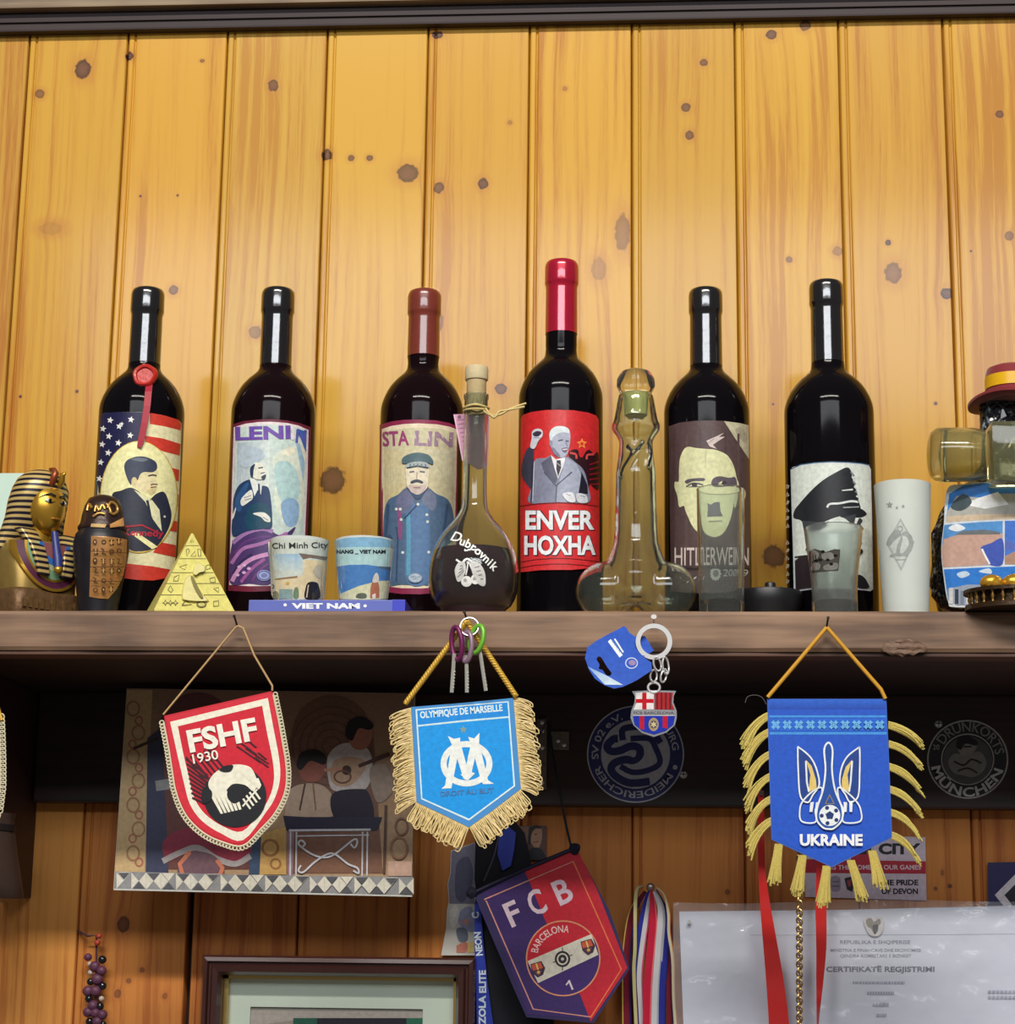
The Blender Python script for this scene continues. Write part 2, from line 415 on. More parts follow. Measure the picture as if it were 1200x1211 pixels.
# ---- upper beam, shelf, boards under the shelf
W_BROWN = M('dark_stained_board', (58, 36, 30), 0.55, var=0.35, scale=14, stretch=(1, 1, 12), bump=0.15)
zm = at(0, 14, -0.014).z
bm = bmesh.new(); bx(bm, -1.0, 1.15, -0.022, 0.0, zm, zm + 0.14, 0.002)
beam = obj('trim_1', bm, W_BROWN); tag(beam, 'weathered brown beam across the top of the boards', kind='structure')
bm = bmesh.new(); bx(bm, -1.0, 1.15, -0.011, 0.0, ZB, zm - 0.0002, 0.002); bx(bm, -1.0, 1.15, -0.0135, -0.0112, ZB + 0.009, ZB + 0.012, 0.0008)
obj('moulding', bm, M('beam_moulding', (44, 30, 32), 0.6, var=0.2, scale=30), beam)

def shelf_board(bm):
    n = 90; rows = []
    prof = [(0.0, 0.0), (-SH_D + 0.004, 0.0), (-SH_D + 0.0012, -0.0012), (-SH_D, -0.004), (-SH_D, -SH_T + 0.003), (-SH_D + 0.002, -SH_T), (0.0, -SH_T)]
    for i in range(n + 1):
        x = -1.0 + 2.15 * i / n
        j = 0.0007 * math.sin(x * 31) + 0.0005 * math.sin(x * 77 + 1)
        rows.append([bm.verts.new((x, y + (j if y < -0.1 else 0), z + (j * 0.6 if 0 > z > -0.02 else 0))) for y, z in prof])
    for a, b in zip(rows[:-1], rows[1:]):
        for q in range(len(prof)):
            bm.faces.new((a[q], b[q], b[(q + 1) % len(prof)], a[(q + 1) % len(prof)]))
    bm.faces.new(rows[0]); bm.faces.new(rows[-1][::-1])
shelf = empty('wall_shelf', (0, -SH_D / 2, -SH_T), 'long dark wooden shelf that carries the bottles and souvenirs', 'shelf')
bm = bmesh.new(); shelf_board(bm)
bmesh.ops.recalc_face_normals(bm, faces=bm.faces)
sb = obj('board', bm, None, shelf)
def long_grain(name, light, dark, rough=0.6):
    m = bpy.data.materials.new(name); m.use_nodes = True; nt = m.node_tree; b = nt.nodes['Principled BSDF']; b.inputs['Roughness'].default_value = rough
    tc = nt.nodes.new('ShaderNodeTexCoord'); mp = nt.nodes.new('ShaderNodeMapping'); mp.inputs['Scale'].default_value = (0.06, 1, 1)
    nt.links.new(tc.outputs['Object'], mp.inputs[0])
    n = nt.nodes.new('ShaderNodeTexNoise'); n.inputs['Scale'].default_value = 130; n.inputs['Detail'].default_value = 5; nt.links.new(mp.outputs[0], n.inputs['Vector'])
    n2 = nt.nodes.new('ShaderNodeTexNoise'); n2.inputs['Scale'].default_value = 9; n2.inputs['Detail'].default_value = 3; nt.links.new(tc.outputs['Object'], n2.inputs['Vector'])
    ad = nt.nodes.new('ShaderNodeMath'); ad.operation = 'ADD'; nt.links.new(n.outputs['Fac'], ad.inputs[0]); nt.links.new(n2.outputs['Fac'], ad.inputs[1])
    rp = nt.nodes.new('ShaderNodeValToRGB'); rp.color_ramp.elements[0].position = 0.38; rp.color_ramp.elements[1].position = 0.62
    hf = nt.nodes.new('ShaderNodeMath'); hf.operation = 'MULTIPLY'; hf.inputs[1].default_value = 0.5; nt.links.new(ad.outputs[0], hf.inputs[0]); nt.links.new(hf.outputs[0], rp.inputs[0])
    rp.color_ramp.elements[0].color = lin(dark); rp.color_ramp.elements[1].color = lin(light)
    nt.links.new(rp.outputs[0], b.inputs['Base Color'])
    bp = nt.nodes.new('ShaderNodeBump'); bp.inputs['Strength'].default_value = 0.25; bp.inputs['Distance'].default_value = 0.001
    nt.links.new(n.outputs['Fac'], bp.inputs['Height']); nt.links.new(bp.outputs[0], b.inputs['Normal'])
    return m
SHELF_M = long_grain('worn_shelf_wood', (150, 118, 92), (96, 72, 56))
sb.data.materials.append(SHELF_M)
for p in sb.data.polygons: p.use_smooth = False
beam.data.materials[0] = long_grain('worn_beam_wood', (150, 130, 104), (108, 88, 70))
bm = bmesh.new(); bx(bm, -1.0, 1.15, -SH_D + 0.004, -SH_D + 0.03, -SH_T - 0.0035, -SH_T, 0.001)
obj('edge_strip', bm, long_grain('strip_wood', (98, 66, 50), (60, 38, 30)), shelf)
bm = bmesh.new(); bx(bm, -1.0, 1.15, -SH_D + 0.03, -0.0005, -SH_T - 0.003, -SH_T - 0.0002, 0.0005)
obj('under_shade', bm, long_grain('under_shade_dark', (44, 27, 26), (26, 18, 20), 0.6), shelf)  # thin dark sheet added to deepen the shade under the shelf
bm = bmesh.new(); vs = ball(bm, at(1068, 766, -SH_D - 0.001), 0.011, 3, (1.7, 0.12, 0.6))
for v in vs: v.co += Vector((0.001 * math.sin(v.co.x * 900), 0.0006 * math.sin(v.co.z * 1300), 0.001 * math.sin(v.co.x * 700 + 1)))
obj('broken_knot', bm, M('shelf_knot', (112, 86, 68), 0.6, var=0.4, scale=220, bump=0.4), shelf, smooth=60)

def nail(px0, py0, px1, py1, head, mat, hr=0.0021):
    a = at(px0, py0, -SH_D - 0.010); b = at(px1, py1, -SH_D + 0.002)
    bm = bmesh.new(); tube(bm, [a, b], 0.00085, 8)
    d = (a - b).normalized()
    tube(bm, [a, a + d * 0.0009], hr, 12)
    return obj('nail', bm, mat, shelf)
STEEL = M('nail_steel', (70, 64, 60), 0.35, 0.9)
BRIGHT = M('bright_steel', (226, 226, 226), 0.25, 0.55)
nail(277, 729, 281, 742, 1, STEEL, 0.0012)
nail(549, 724, 553, 735, 1, STEEL, 0.0014)
nail(773, 730, 773, 741, 1, BRIGHT, 0.0024)
nail(979, 731, 977, 743, 1, STEEL, 0.0013)

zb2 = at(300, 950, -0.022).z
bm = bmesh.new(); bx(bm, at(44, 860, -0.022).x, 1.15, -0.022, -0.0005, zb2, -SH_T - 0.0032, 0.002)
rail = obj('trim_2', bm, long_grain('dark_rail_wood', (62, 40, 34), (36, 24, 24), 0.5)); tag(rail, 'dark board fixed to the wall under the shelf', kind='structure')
bm = bmesh.new()
xr = at(44, 822, -0.022).x
zl = at(30, 1062, -0.01).z
bx(bm, xr - 0.03, xr, -0.23, -0.0005, zl, -SH_T - 0.0032, 0.002)
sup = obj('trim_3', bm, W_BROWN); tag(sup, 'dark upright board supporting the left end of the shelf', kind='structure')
for px_, py_, d_ in ((648, 850, 0.064), (900, 938, 0.079), (971, 938, 0.079), (945, 942, 0.079)):
    q = at(px_, py_, -d_); bm = bmesh.new(); tube(bm, [q, Vector((q.x, -0.02, q.z - 0.002))], 0.0011, 8); tube(bm, [q, q + Vector((0, -0.001, 0.0))], 0.0022, 10)
    obj('nail', bm, STEEL, rail)
nail(-50, 736, -50, 745, 1, STEEL, 0.0013)
# ================================================================== WINE BOTTLES
GLASS_DARK = M('dark_bottle_glass', (13, 10, 14), 0.09, var=0.2, scale=20, coat=0.0, spec=0.13)
GLASS_WINE = M('dark_red_wine_glass', (20, 8, 12), 0.09, var=0.2, scale=20, spec=0.13)
LABEL = print_mat('label_paper', 0.42, spec=0.3, mott=0.16)
FOIL_BLACK = M('black_capsule_foil', (16, 15, 18), 0.16, var=0.3, scale=90, bump=0.1, coat=1.0, spec=0.9)
FOIL_BROWN = M('russet_capsule_foil', (118, 48, 36), 0.28, var=0.15, scale=120, bump=0.1, coat=0.8)
FOIL_RED = M('crimson_capsule_foil', (176, 18, 52), 0.22, 0.25, var=0.12, scale=120, bump=0.05, coat=0.8)
SHOULDER = [(430, 19.6), (437, 20.4), (441, 22.6), (446, 28), (452, 35.2), (459, 41.5), (466, 46), (473, 49.4), (480, 51.8), (485, 52.7), (490, 53)]
def bottle(label, cx, Y0, half, top, shift, foil, foil_end, glass=GLASS_DARK, collar=21.0, neck=19.3):
    """cx, half: body centre and half width in the photograph; top: lip; shift: moves the shoulder curve"""
    m = pxm(Y0); X0 = at(cx, 560, Y0).x; R = half * m
    Z = lambda py: at(cx, py, Y0).z
    root = empty('wine_bottle', (X0, Y0, 0), label, 'bottle', 'novelty wine bottles along the shelf')
    pr = [(0.0, 0.006), (R * 0.55, 0.003), (R * 0.86, 0.0), (R * 0.95, 0.0015), (R, 0.006)]
    pr += [(half * hw / 53.0 * m, Z(py + shift)) for py, hw in reversed(SHOULDER)]
    nk = neck * m
    pr += [(nk, Z(426 + shift)), (nk * 0.97, Z(top + 30)), (nk * 0.97, Z(top + 6)), (0.0, Z(top + 5))]
    bm = bmesh.new(); lathe(bm, pr, X0, Y0, 56); obj('body', bm, glass, root, smooth=50)
    co = collar * m
    fp = [(0.0, Z(top)), (co * 0.78, Z(top)), (co * 0.9, Z(top + 1.2)), (co * 0.97, Z(top + 4)), (co, Z(top + 8)), (co, Z(top + 25)), (co * 0.985, Z(top + 27.5)), (nk * 1.02, Z(top + 29)),
          (nk * 1.015, Z(top + 34)), (nk * 1.035, Z(foil_end - 1)), (nk * 1.035, Z(foil_end)), (nk * 0.9, Z(foil_end))]
    bm = bmesh.new(); lathe(bm, fp[::-1], X0, Y0, 40); obj('capsule', bm, foil, root, smooth=40)
    return root, X0, R
# placed as: centre px, depth, half width px, lip px
B1, X1, R1 = bottle('dark wine bottle with a red wax seal, ribbon and starred flag label', 164, -0.150, 52.5, 343, 0, FOIL_BLACK, 432)
B2, X2, R2 = bottle('black-necked wine bottle with a pale blue label, dark-coated man above purple drapery', 321, -0.150, 52.0, 343, 0, FOIL_BLACK, 434, GLASS_WINE)
B3, X3, R3 = bottle('wine bottle with russet capsule and an officer in blue greatcoat on its label', 497.5, -0.125, 51.0, 345, 0, FOIL_BROWN, 423, GLASS_WINE)
B4, X4, R4 = bottle('tallest wine bottle, crimson capsule and bright red label with a raised fist', 662.5, -0.125, 51.5, 310, -16, FOIL_RED, 396)
B5, X5, R5 = bottle('black wine bottle with a brown label filled by a posterised pale face', 836, -0.135, 51.8, 343, 0, FOIL_BLACK, 434)
B6, X6, R6 = bottle('black wine bottle with a low white label of a peaked-cap profile', 981.5, -0.155, 53.8, 334, 0, FOIL_BLACK, 430)

# ---- label 1: flag, oval, man in a dark suit
a = Art(105, 470, 5.265)
a.poly([(72,110),(95,95),(200,90),(330,92),(450,108),(560,140),(578,165),(565,560),(540,1000),(520,1118),(400,1140),(300,1136),(230,1127),(140,1112),(40,1085),(50,640)], (233,226,180))
a.poly([(72,110),(95,95),(200,90),(345,93),(330,300),(180,420),(110,560),(80,700),(48,760),(55,500)], (34,34,72))
RED = (206,62,48)
for q in ([(380,96),(470,112),(560,140),(577,168),(573,205),(470,180),(380,165)], [(350,238),(460,255),(572,290),(566,362),(460,335),(350,275)], [(510,435),(564,452),(560,520),(530,520)], [(530,605),(560,605),(556,680),(530,680)],
          [(515,765),(552,772),(548,838),(505,830)], [(440,900),(543,920),(540,995),(400,965)], [(40,1015),(140,1025),(245,1035),(400,1052),(528,1075),(520,1118),(400,1140),(300,1136),(230,1127),(140,1112),(40,1085)], [(50,900),(140,910),(250,940),(180,960),(46,950)]):
    a.poly(q, RED)
for x, y in ((133,142),(263,138),(88,195),(190,180),(125,242),(258,236),(83,292),(184,283),(121,345),(74,404),(66,506),(205,165)): a.star(x, y, 22 if x != 205 else 14, (236,236,232), rot=0.2)
a.ell(312, 620, 242, 350, (206,168,60), n=44); a.ell(312, 618, 236, 344, (236,232,172), n=44)
a.blob([(145,605),(200,580),(265,562),(330,600),(370,640),(420,600),(470,590),(500,660),(515,740),(490,830),(420,930),(330,958),(250,945),(190,860),(160,720)], (44,48,64))
a.poly([(280,575),(330,600),(400,760),(455,835),(440,700),(395,640),(350,650)], (222,220,178))
a.poly([(355,640),(372,640),(395,760),(375,720)], (40,42,60))
a.blob([(265,545),(262,500),(300,470),(360,460),(425,455),(420,500),(428,545),(415,590),(385,608),(350,590),(310,575)], (226,214,166))
a.blob([(220,430),(240,390),(300,368),(360,372),(415,400),(425,440),(400,465),(345,465),(320,480),(300,520),(270,510),(262,545),(235,495)], (58,66,86))
a.blob([(260,385),(310,376),(370,385),(330,400)], (104,112,124), 4)
a.ell(283, 522, 18, 26, (214,196,148)); a.line([(385,545),(400,540),(428,542)], 7, (96,66,54)); a.line([(370,488),(400,482),(422,488)], 9, (70,62,60)); a.line([(385,560),(420,556)], 6, (120,60,50))
a.poly([(360,575),(420,560),(415,590),(385,608)], (206,190,140))
a.poly([(265,850),(300,840),(430,930),(395,945)], (236,232,172)); a.ell(472, 742, 7, 7, (216,216,206))
a.text('Kennedy', 215, 858, 40, (188,46,66), width=250, bold=0.02, rot=2)
a.poly([(215,812),(330,800),(460,860),(450,845),(330,790),(225,800)], (170,40,56))
a.build('label', LABEL, B1, on_cyl(X1, -0.150, R1), 3.0, lift=0.0003)
# wax seal and ribbon
def ribbon(bm, pts, wd, th, nrm=Vector((0, -1, 0))):
    pts = [Vector(p) for p in pts]; F = []; 
    for i, p in enumerate(pts):
        t = (pts[min(i + 1, len(pts) - 1)] - pts[max(i - 1, 0)]).normalized(); s = t.cross(nrm).normalized()
        ww = wd[i] if isinstance(wd, (list, tuple)) else wd
        F.append([bm.verts.new(p + s * ww / 2 + nrm * th / 2), bm.verts.new(p - s * ww / 2 + nrm * th / 2), bm.verts.new(p - s * ww / 2 - nrm * th / 2), bm.verts.new(p + s * ww / 2 - nrm * th / 2)])
    for A, B in zip(F[:-1], F[1:]):
        for k in range(4): bm.faces.new((A[k], A[(k + 1) % 4], B[(k + 1) % 4], B[k]))
    bm.faces.new(F[0][::-1]); bm.faces.new(F[-1])
    bmesh.ops.recalc_face_normals(bm, faces=bm.faces)
bm = bmesh.new()
sc_ = at(173.5, 447, -0.150 - 0.024)
pts = [at(177, 450, -0.150 - 0.029), at(175.5, 463, -0.150 - 0.0365), at(174, 480, -0.150 - 0.0405), at(171, 500, -0.150 - 0.0412), at(167, 520, -0.150 - 0.0412), at(164.5, 529, -0.150 - 0.0410)]
ribbon(bm, pts, [0.0062, 0.0062, 0.0062, 0.006, 0.0058, 0.004], 0.0007, Vector((0, -1, 0.1)).normalized())
obj('ribbon', bm, M('red_satin_ribbon', (166, 22, 48), 0.45, sheen=0.3), B1)
bm = bmesh.new()
pr = [(0.0, 0.0014), (0.0072, 0.0014), (0.0080, 0.0034), (0.0098, 0.0040), (0.0112, 0.0026), (0.0118, 0.001), (0.0112, -0.0015), (0, -0.0015)]
lathe(bm, pr[::-1], 0, 0, 28)
for v in bm.verts:
    an = math.atan2(v.co.y, v.co.x); r = math.hypot(v.co.x, v.co.y) * (1 + 0.05 * math.sin(3 * an + 1) * 0.4 + 0.03 * math.sin(5 * an)); v.co.x, v.co.y = r * math.cos(an), r * math.sin(an)
bmesh.ops.transform(bm, matrix=Matrix.Translation(sc_ + Vector((0, -0.006, 0))) @ Matrix.Rotation(math.radians(82), 4, 'X'), verts=bm.verts)
seal = obj('wax_seal', bm, M('red_wax', (186, 40, 34), 0.35, var=0.2, scale=300, bump=0.2, coat=0.2), B1, smooth=45)

# ---- label 2: LENIN poster
a = Art(260, 490, 5.265)
a.poly([(78,62),(150,42),(240,32),(320,30),(420,38),(500,56),(568,80),(560,400),(545,760),(528,1060),(440,1090),(330,1100),(180,1105),(50,1098),(62,620)], (108,34,56))
a.poly([(86,80),(160,58),(240,48),(320,46),(420,54),(490,70),(552,98),(545,400),(530,760),(512,1046),(420,1060),(320,1068),(180,1070),(58,1062),(70,620)], (226,214,216))
a.poly([(98,95),(160,76),(240,66),(320,64),(420,72),(490,86),(540,108),(533,400),(518,760),(500,1030),(420,1045),(320,1052),(180,1054),(68,1046),(82,620)], (196,212,206))
a.grad([(110,180),(310,160),(300,600),(100,600)], [(168,186,200),(206,218,214),(222,228,214),(188,198,206)])
a.blob([(330,270),(420,210),(520,220),(528,420),(510,640),(420,700),(340,560),(345,400)], (214,222,206)); a.blob([(340,330),(400,290),(470,340),(500,480),(450,560),(370,520)], (176,206,206))
a.blob([(380,560),(440,520),(490,560),(480,680),(410,690)], (140,172,204)); a.blob([(390,240),(440,200),(470,230),(430,260)], (232,228,206)); a.blob([(120,230),(220,200),(280,260),(180,330),(120,310)], (178,194,206))
a.poly([(455,120),(470,110),(538,240),(530,300)], (222,216,196)); a.poly([(480,88),(540,108),(536,240)], (62,100,172)); a.poly([(470,160),(500,190),(528,300),(520,420)], (150,182,206))
a.text('LENI', 96, 158, 78, (112,78,168), width=345, bold=0.04, rot=-1.5)
a.poly([(445,72),(462,76),(462,160),(445,158)], (224,220,224)); a.text('N', 470, 172, 76, (84,92,172), width=66, bold=0.04, rot=4)
a.blob([(62,1046),(70,830),(110,760),(200,715),(290,705),(350,745),(400,748),(470,700),(440,760),(380,830),(320,900),(318,1052),(180,1054)], (74,52,104))
for p, wd, c in (([(80,800),(160,740),(260,712),(330,730)], 26, (156,116,172)), ([(70,930),(140,840),(240,810),(330,780),(420,740)], 22, (164,110,166)), ([(75,1040),(120,960),(200,900),(300,870)], 26, (196,140,186)), ([(90,870),(150,800),(230,770),(320,760)], 14, (96,56,120)),
                 ([(130,1045),(200,960),(280,900)], 20, (150,84,146)), ([(80,990),(130,920),(200,870)], 12, (52,40,84)), ([(200,1040),(240,980),(300,930)], 12, (110,60,120))):
    a.line(smooth_pts(p, 5, False), wd, c)
for x, y in ((120,950),(150,940),(180,960),(110,1000),(150,985)): a.ell(x, y, 12, 9, (206,168,206))
a.blob([(80,620),(85,520),(120,440),(190,405),(240,440),(300,455),(318,540),(325,640),(318,710),(250,712),(160,730),(90,760),(72,720)], (34,58,96))
a.blob([(200,560),(290,560),(318,640),(300,700),(180,715),(160,640)], (24,70,92)); a.blob([(100,520),(150,440),(180,430),(150,520),(130,600),(95,590)], (44,84,132))
a.poly([(185,400),(215,400),(240,440),(262,440),(255,500),(235,470),(215,510)], (222,228,222)); a.poly([(236,432),(248,432),(252,500),(240,510)], (40,56,92))
a.blob([(188,360),(195,320),(225,300),(262,310),(282,345),(286,375),(268,402),(235,405),(205,390)], (224,224,208))
a.blob([(188,365),(190,330),(218,308),(210,345),(205,390),(192,385)], (40,60,88)); a.blob([(258,388),(286,374),(281,398),(266,406)], (48,62,84)); a.line([(252,368),(280,362)], 6, (70,84,100)); a.line([(238,335),(268,330)], 8, (70,84,100))
a.blob([(128,540),(150,505),(195,470),(205,520),(180,545),(140,570)], (222,222,214)); a.line([(150,520),(195,505)], 5, (120,130,140)); a.line([(155,535),(198,522)], 5, (120,130,140))
a.blob([(205,618),(270,610),(310,640),(312,670),(280,665),(255,640)], (220,222,212)); a.line([(268,640),(300,660)], 4, (90,110,120)); a.blob([(72,650),(95,585),(100,590),(85,645)], (214,214,206), 4)
a.ell(275, 1003, 44, 34, (150,160,206)); a.ring(275, 1003, 40, 30, 7, (84,92,150)); a.ell(275, 1003, 20, 14, (110,120,170))
a.build('label', LABEL, B2, on_cyl(X2, -0.150, R2), 3.0, lift=0.0003)

# ---- label 3: officer in a greatcoat
a = Art(440, 490, 5.265)
a.poly([(46,66),(120,44),(200,34),(290,32),(400,38),(480,54),(530,74),(536,120),(530,560),(520,1080),(400,1112),(300,1120),(180,1118),(80,1106),(60,900),(46,400)], (140,42,78))
a.poly([(60,92),(120,72),(200,60),(290,56),(400,62),(480,76),(528,94),(524,400),(515,700),(505,1058),(400,1076),(300,1084),(180,1082),(84,1070),(70,800),(58,400)], (228,214,186))
a.poly([(76,112),(150,94),(230,84),(320,82),(420,90),(512,112),(508,480),(495,1040),(400,1056),(300,1062),(180,1060),(96,1050),(82,800),(72,400)], (202,196,160))
a.grad([(76,220),(512,220),(506,620),(76,620)], [(206,192,150),(206,204,176),(198,190,150),(196,180,132)])
a.text('STA', 66, 198, 88, (150,66,112), width=165, bold=0.03, rot=-3); a.text('LIN', 262, 190, 88, (158,128,150), width=240, bold=0.03, rot=3)
for i in range(9): a.line([(262 + i * 28, 112 + (i % 3) * 18), (272 + i * 28, 150 + (i % 2) * 14)], 7, (206,198,180))
a.blob([(80,1050),(70,820),(72,640),(95,540),(160,500),(215,460),(280,520),(345,460),(400,495),(470,530),(505,620),(505,760),(440,820),(410,900),(400,1056),(300,1062),(180,1060)], (78,102,130))
a.blob([(215,520),(270,560),(345,560),(360,800),(345,1040),(215,1040),(210,760)], (82,116,158)); a.line([(225,620),(228,800),(226,1000)], 26, (88,150,178)); a.line([(165,560),(175,700),(170,780)], 26, (136,80,122))
a.blob([(150,530),(215,465),(260,530),(200,620),(165,590)], (104,108,138)); a.blob([(345,465),(400,520),(380,600),(310,540)], (110,118,142)); a.line([(282,560),(200,650)], 9, (44,62,98)); a.line([(100,560),(84,760)], 18, (58,80,112)); a.line([(470,560),(440,780)], 16, (56,80,112))
a.line([(150,700),(160,780),(150,1040)], 10, (56,76,108)); a.line([(80,780),(120,760)], 30, (60,76,104))
for x, y in ((175,590),(180,655),(340,625),(345,668),(190,860),(352,858),(285,560),(150,590)): a.ell(x, y, 9, 9, (206,212,206))
a.blob([(212,450),(225,470),(282,530),(340,470),(345,450),(280,500)], (54,74,106))
a.blob([(212,330),(280,320),(350,330),(350,400),(340,460),(280,500),(222,455),(214,400)], (222,212,186)); a.blob([(225,440),(280,445),(338,440),(320,480),(280,498),(240,480)], (196,178,170))
a.blob([(240,418),(278,404),(315,418),(312,432),(278,424),(245,432)], (60,66,82)); a.line([(232,360),(262,356)], 9, (86,92,100)); a.line([(296,356),(328,360)], 9, (86,92,100)); a.line([(280,360),(276,400)], 8, (178,160,140)); a.line([(255,456),(300,456)], 6, (160,110,110))
a.blob([(186,300),(192,268),(240,244),(290,238),(350,252),(380,290),(375,312),(345,300),(280,290),(220,306)], (78,104,112)); a.blob([(212,312),(280,292),(345,304),(350,335),(280,322),(218,336)], (166,178,178)); a.line([(215,334),(280,322),(350,334)], 10, (52,66,76))
for i in range(5): a.line([(235 + i * 24, 308), (238 + i * 24, 326)], 8, (110,122,130))
a.ell(268, 1018, 46, 32, (170,184,196)); a.text('*Sh*', 268, 1030, 26, (90,110,140), width=60, align='c'); a.ring(268, 1018, 46, 32, 6, (110,130,160))
a.build('label', LABEL, B3, on_cyl(X3, -0.125, R3), 3.0, lift=0.0003)

# ---- label 4: red ENVER HOXHA label
a = Art(600, 480, 5.765)
a.poly([(90,90),(105,62),(160,42),(260,28),(350,26),(450,30),(550,46),(605,66),(622,95),(626,500),(628,1085),(540,1108),(440,1118),(340,1118),(220,1120),(150,1128),(90,1134),(85,700),(88,300)], (206,42,46))
a.grad([(250,32),(400,30),(400,640),(250,640)], [(206,46,46),(214,70,74),(206,44,46),(206,42,46)])
K = (46,14,24)
a.blob([(415,330),(440,300),(480,300),(490,340),(510,350),(535,310),(560,300),(590,330),(620,330),(622,560),(590,560),(560,540),(545,600),(510,470),(450,400)], K)
for i in range(5): a.line([(560, 400 + i * 34), (622, 380 + i * 38)], 9, (140,26,36))
a.line(smooth_pts([(425,320),(465,330),(470,360)], 4, False), 14, (206,76,76)); a.line(smooth_pts([(590,330),(545,335),(540,365)], 4, False), 14, (206,76,76))
a.star(507, 257, 38, (240,150,70)); a.star(507, 258, 20, (206,46,46))
SU = (132,136,158)
a.blob([(150,660),(160,560),(175,440),(190,365),(260,355),(300,340),(350,400),(400,345),(470,390),(520,440),(548,540),(552,660),(350,662)], SU)
a.poly([(340,560),(400,350),(470,395),(505,480),(480,600),(400,655),(335,658)], (164,170,190)); a.poly([(505,450),(545,540),(548,600),(485,600)], (30,28,44))
a.blob([(100,390),(130,300),(165,280),(180,310),(175,420),(170,560),(140,545),(95,470)], (60,60,78)); a.line([(175,360),(160,660)], 8, (46,44,62)); a.line([(182,380),(172,650)], 5, (206,206,216))
a.poly([(230,390),(295,340),(330,440),(340,500),(325,530),(245,440)], (92,94,114)); a.line([(250,450),(330,545),(440,450)], 8, (74,78,100)); a.line([(335,545),(328,660)], 7, (94,98,120))
a.poly([(295,335),(330,365),(395,350),(385,400),(345,495),(325,440)], (232,232,236)); a.poly([(335,370),(362,370),(366,420),(345,485),(332,430)], (50,44,62)); a.line([(338,390),(362,410)], 6, (166,160,176))
a.blob([(290,250),(285,190),(310,150),(350,138),(400,145),(425,180),(428,230),(420,280),(400,340),(360,352),(320,330),(300,290)], (172,176,196))
a.blob([(288,210),(292,170),(325,142),(375,138),(415,155),(420,185),(380,180),(340,190),(310,215),(300,250)], (214,226,230)); a.line([(345,238),(378,232)], 10, (84,84,108)); a.line([(396,238),(418,242)], 10, (84,84,108)); a.blob([(370,290),(412,285),(400,318),(378,314)], (110,96,120)); a.line([(376,298),(408,294)], 6, (226,226,232)); a.line([(396,245),(408,275)], 7, (126,128,152)); a.blob([(300,280),(330,300),(360,345),(320,330)], (120,122,148)); a.ell(296, 255, 10, 22, (146,148,170))
a.blob([(165,220),(168,175),(200,155),(235,165),(238,205),(210,240),(185,290),(155,280)], (206,210,220)); a.blob([(172,190),(200,172),(232,180),(215,205),(185,208)], (58,52,70)); a.line([(175,215),(225,220)], 5, (140,142,160))
a.blob([(375,605),(400,590),(440,590),(460,620),(460,655),(410,650)], (224,226,232)); a.blob([(470,600),(520,600),(545,625),(540,660),(480,655)], (206,208,216)); a.line([(400,600),(430,612)], 4, (130,132,150)); a.line([(490,610),(530,620)], 4, (130,132,150))
a.poly([(86,690),(86,680),(200,664),(350,655),(500,664),(627,684),(627,692),(500,674),(350,666),(200,674)], (116,20,26)); a.poly([(86,690),(200,674),(350,666),(500,674),(627,692),(628,1085),(540,1108),(440,1118),(340,1118),(220,1120),(150,1128),(90,1134)], (208,46,50))
for s_, y0, x0, wd in (('ENVER', 838, 122, 470), ('HOXHA', 1010, 114, 488)):
    a.text(s_, x0 + 4, y0 + 4, 124, (64,20,40), width=wd + 2, bold=0.06); a.text(s_, x0, y0, 122, (232,236,240), width=wd, bold=0.035)
for y0 in (1040, 1078): a.line([(88, y0 + 26), (180, y0 + 10), (300, y0), (400, y0), (520, y0 + 10), (627, y0 + 24)], 6, (112,18,28))
a.build('label', LABEL, B4, on_cyl(X4, -0.125, R4), 3.0, lift=0.0003)

# ---- label 5: brown posterised face
a = Art(780, 490, 5.265)
a.poly([(56,75),(120,52),(220,40),(320,38),(420,42),(500,55),(554,68),(556,280),(560,560),(562,1090),(440,1110),(300,1115),(160,1112),(70,1100),(62,560)], (86,68,68))
a.poly([(400,42),(500,55),(554,68),(556,280),(470,150)], (196,190,160)); a.blob([(470,100),(510,80),(545,150),(520,170)], (172,164,140), 4)
for i in range(6): a.line([(90 + i * 80, 90 + (i % 2) * 30), (85 + i * 80, 880)], 14, (94,76,74) if i % 2 else (80,62,64))
F_ = (214,214,168)
a.blob([(120,330),(130,260),(165,205),(230,210),(285,215),(350,222),(420,255),(460,320),(480,400),(492,440),(485,520),(470,600),(440,680),(400,740),(350,765),(300,760),(240,735),(200,690),(160,600),(150,570),(120,575),(110,510),(92,455),(95,420),(118,415)], F_)
a.blob([(485,470),(520,460),(535,500),(515,560),(485,580)], (206,206,166), 4)
a.line([(287,215),(284,330)], 8, (196,196,150)); a.poly([(290,165),(400,115),(370,140),(405,140),(330,190),(355,215),(310,200)], (206,190,186)); a.line([(300,180),(340,150)], 5, (160,140,140))
D_ = (92,84,92)
a.blob([(155,418),(185,402),(270,396),(276,414),(210,416),(172,432)], D_, 4); a.line(smooth_pts([(165,452),(195,432),(235,430),(270,440)], 4, False), 9, D_); a.ell(216, 440, 17, 13, (70,62,72)); a.line([(180,452),(262,450)], 4, D_)
a.blob([(328,405),(370,385),(430,395),(470,392),(480,445),(430,448),(330,450)], D_, 4); a.blob([(360,440),(390,415),(415,440)], (206,206,160), 4); a.ell(402, 428, 16, 14, (66,58,68))
a.poly([(280,555),(310,565),(335,550),(372,548),(378,605),(395,635),(276,640),(284,600)], (96,92,98)); a.line([(285,670),(390,665)], 8, (150,146,120)); a.line([(270,770),(330,772),(372,762)], 8, (100,92,84))
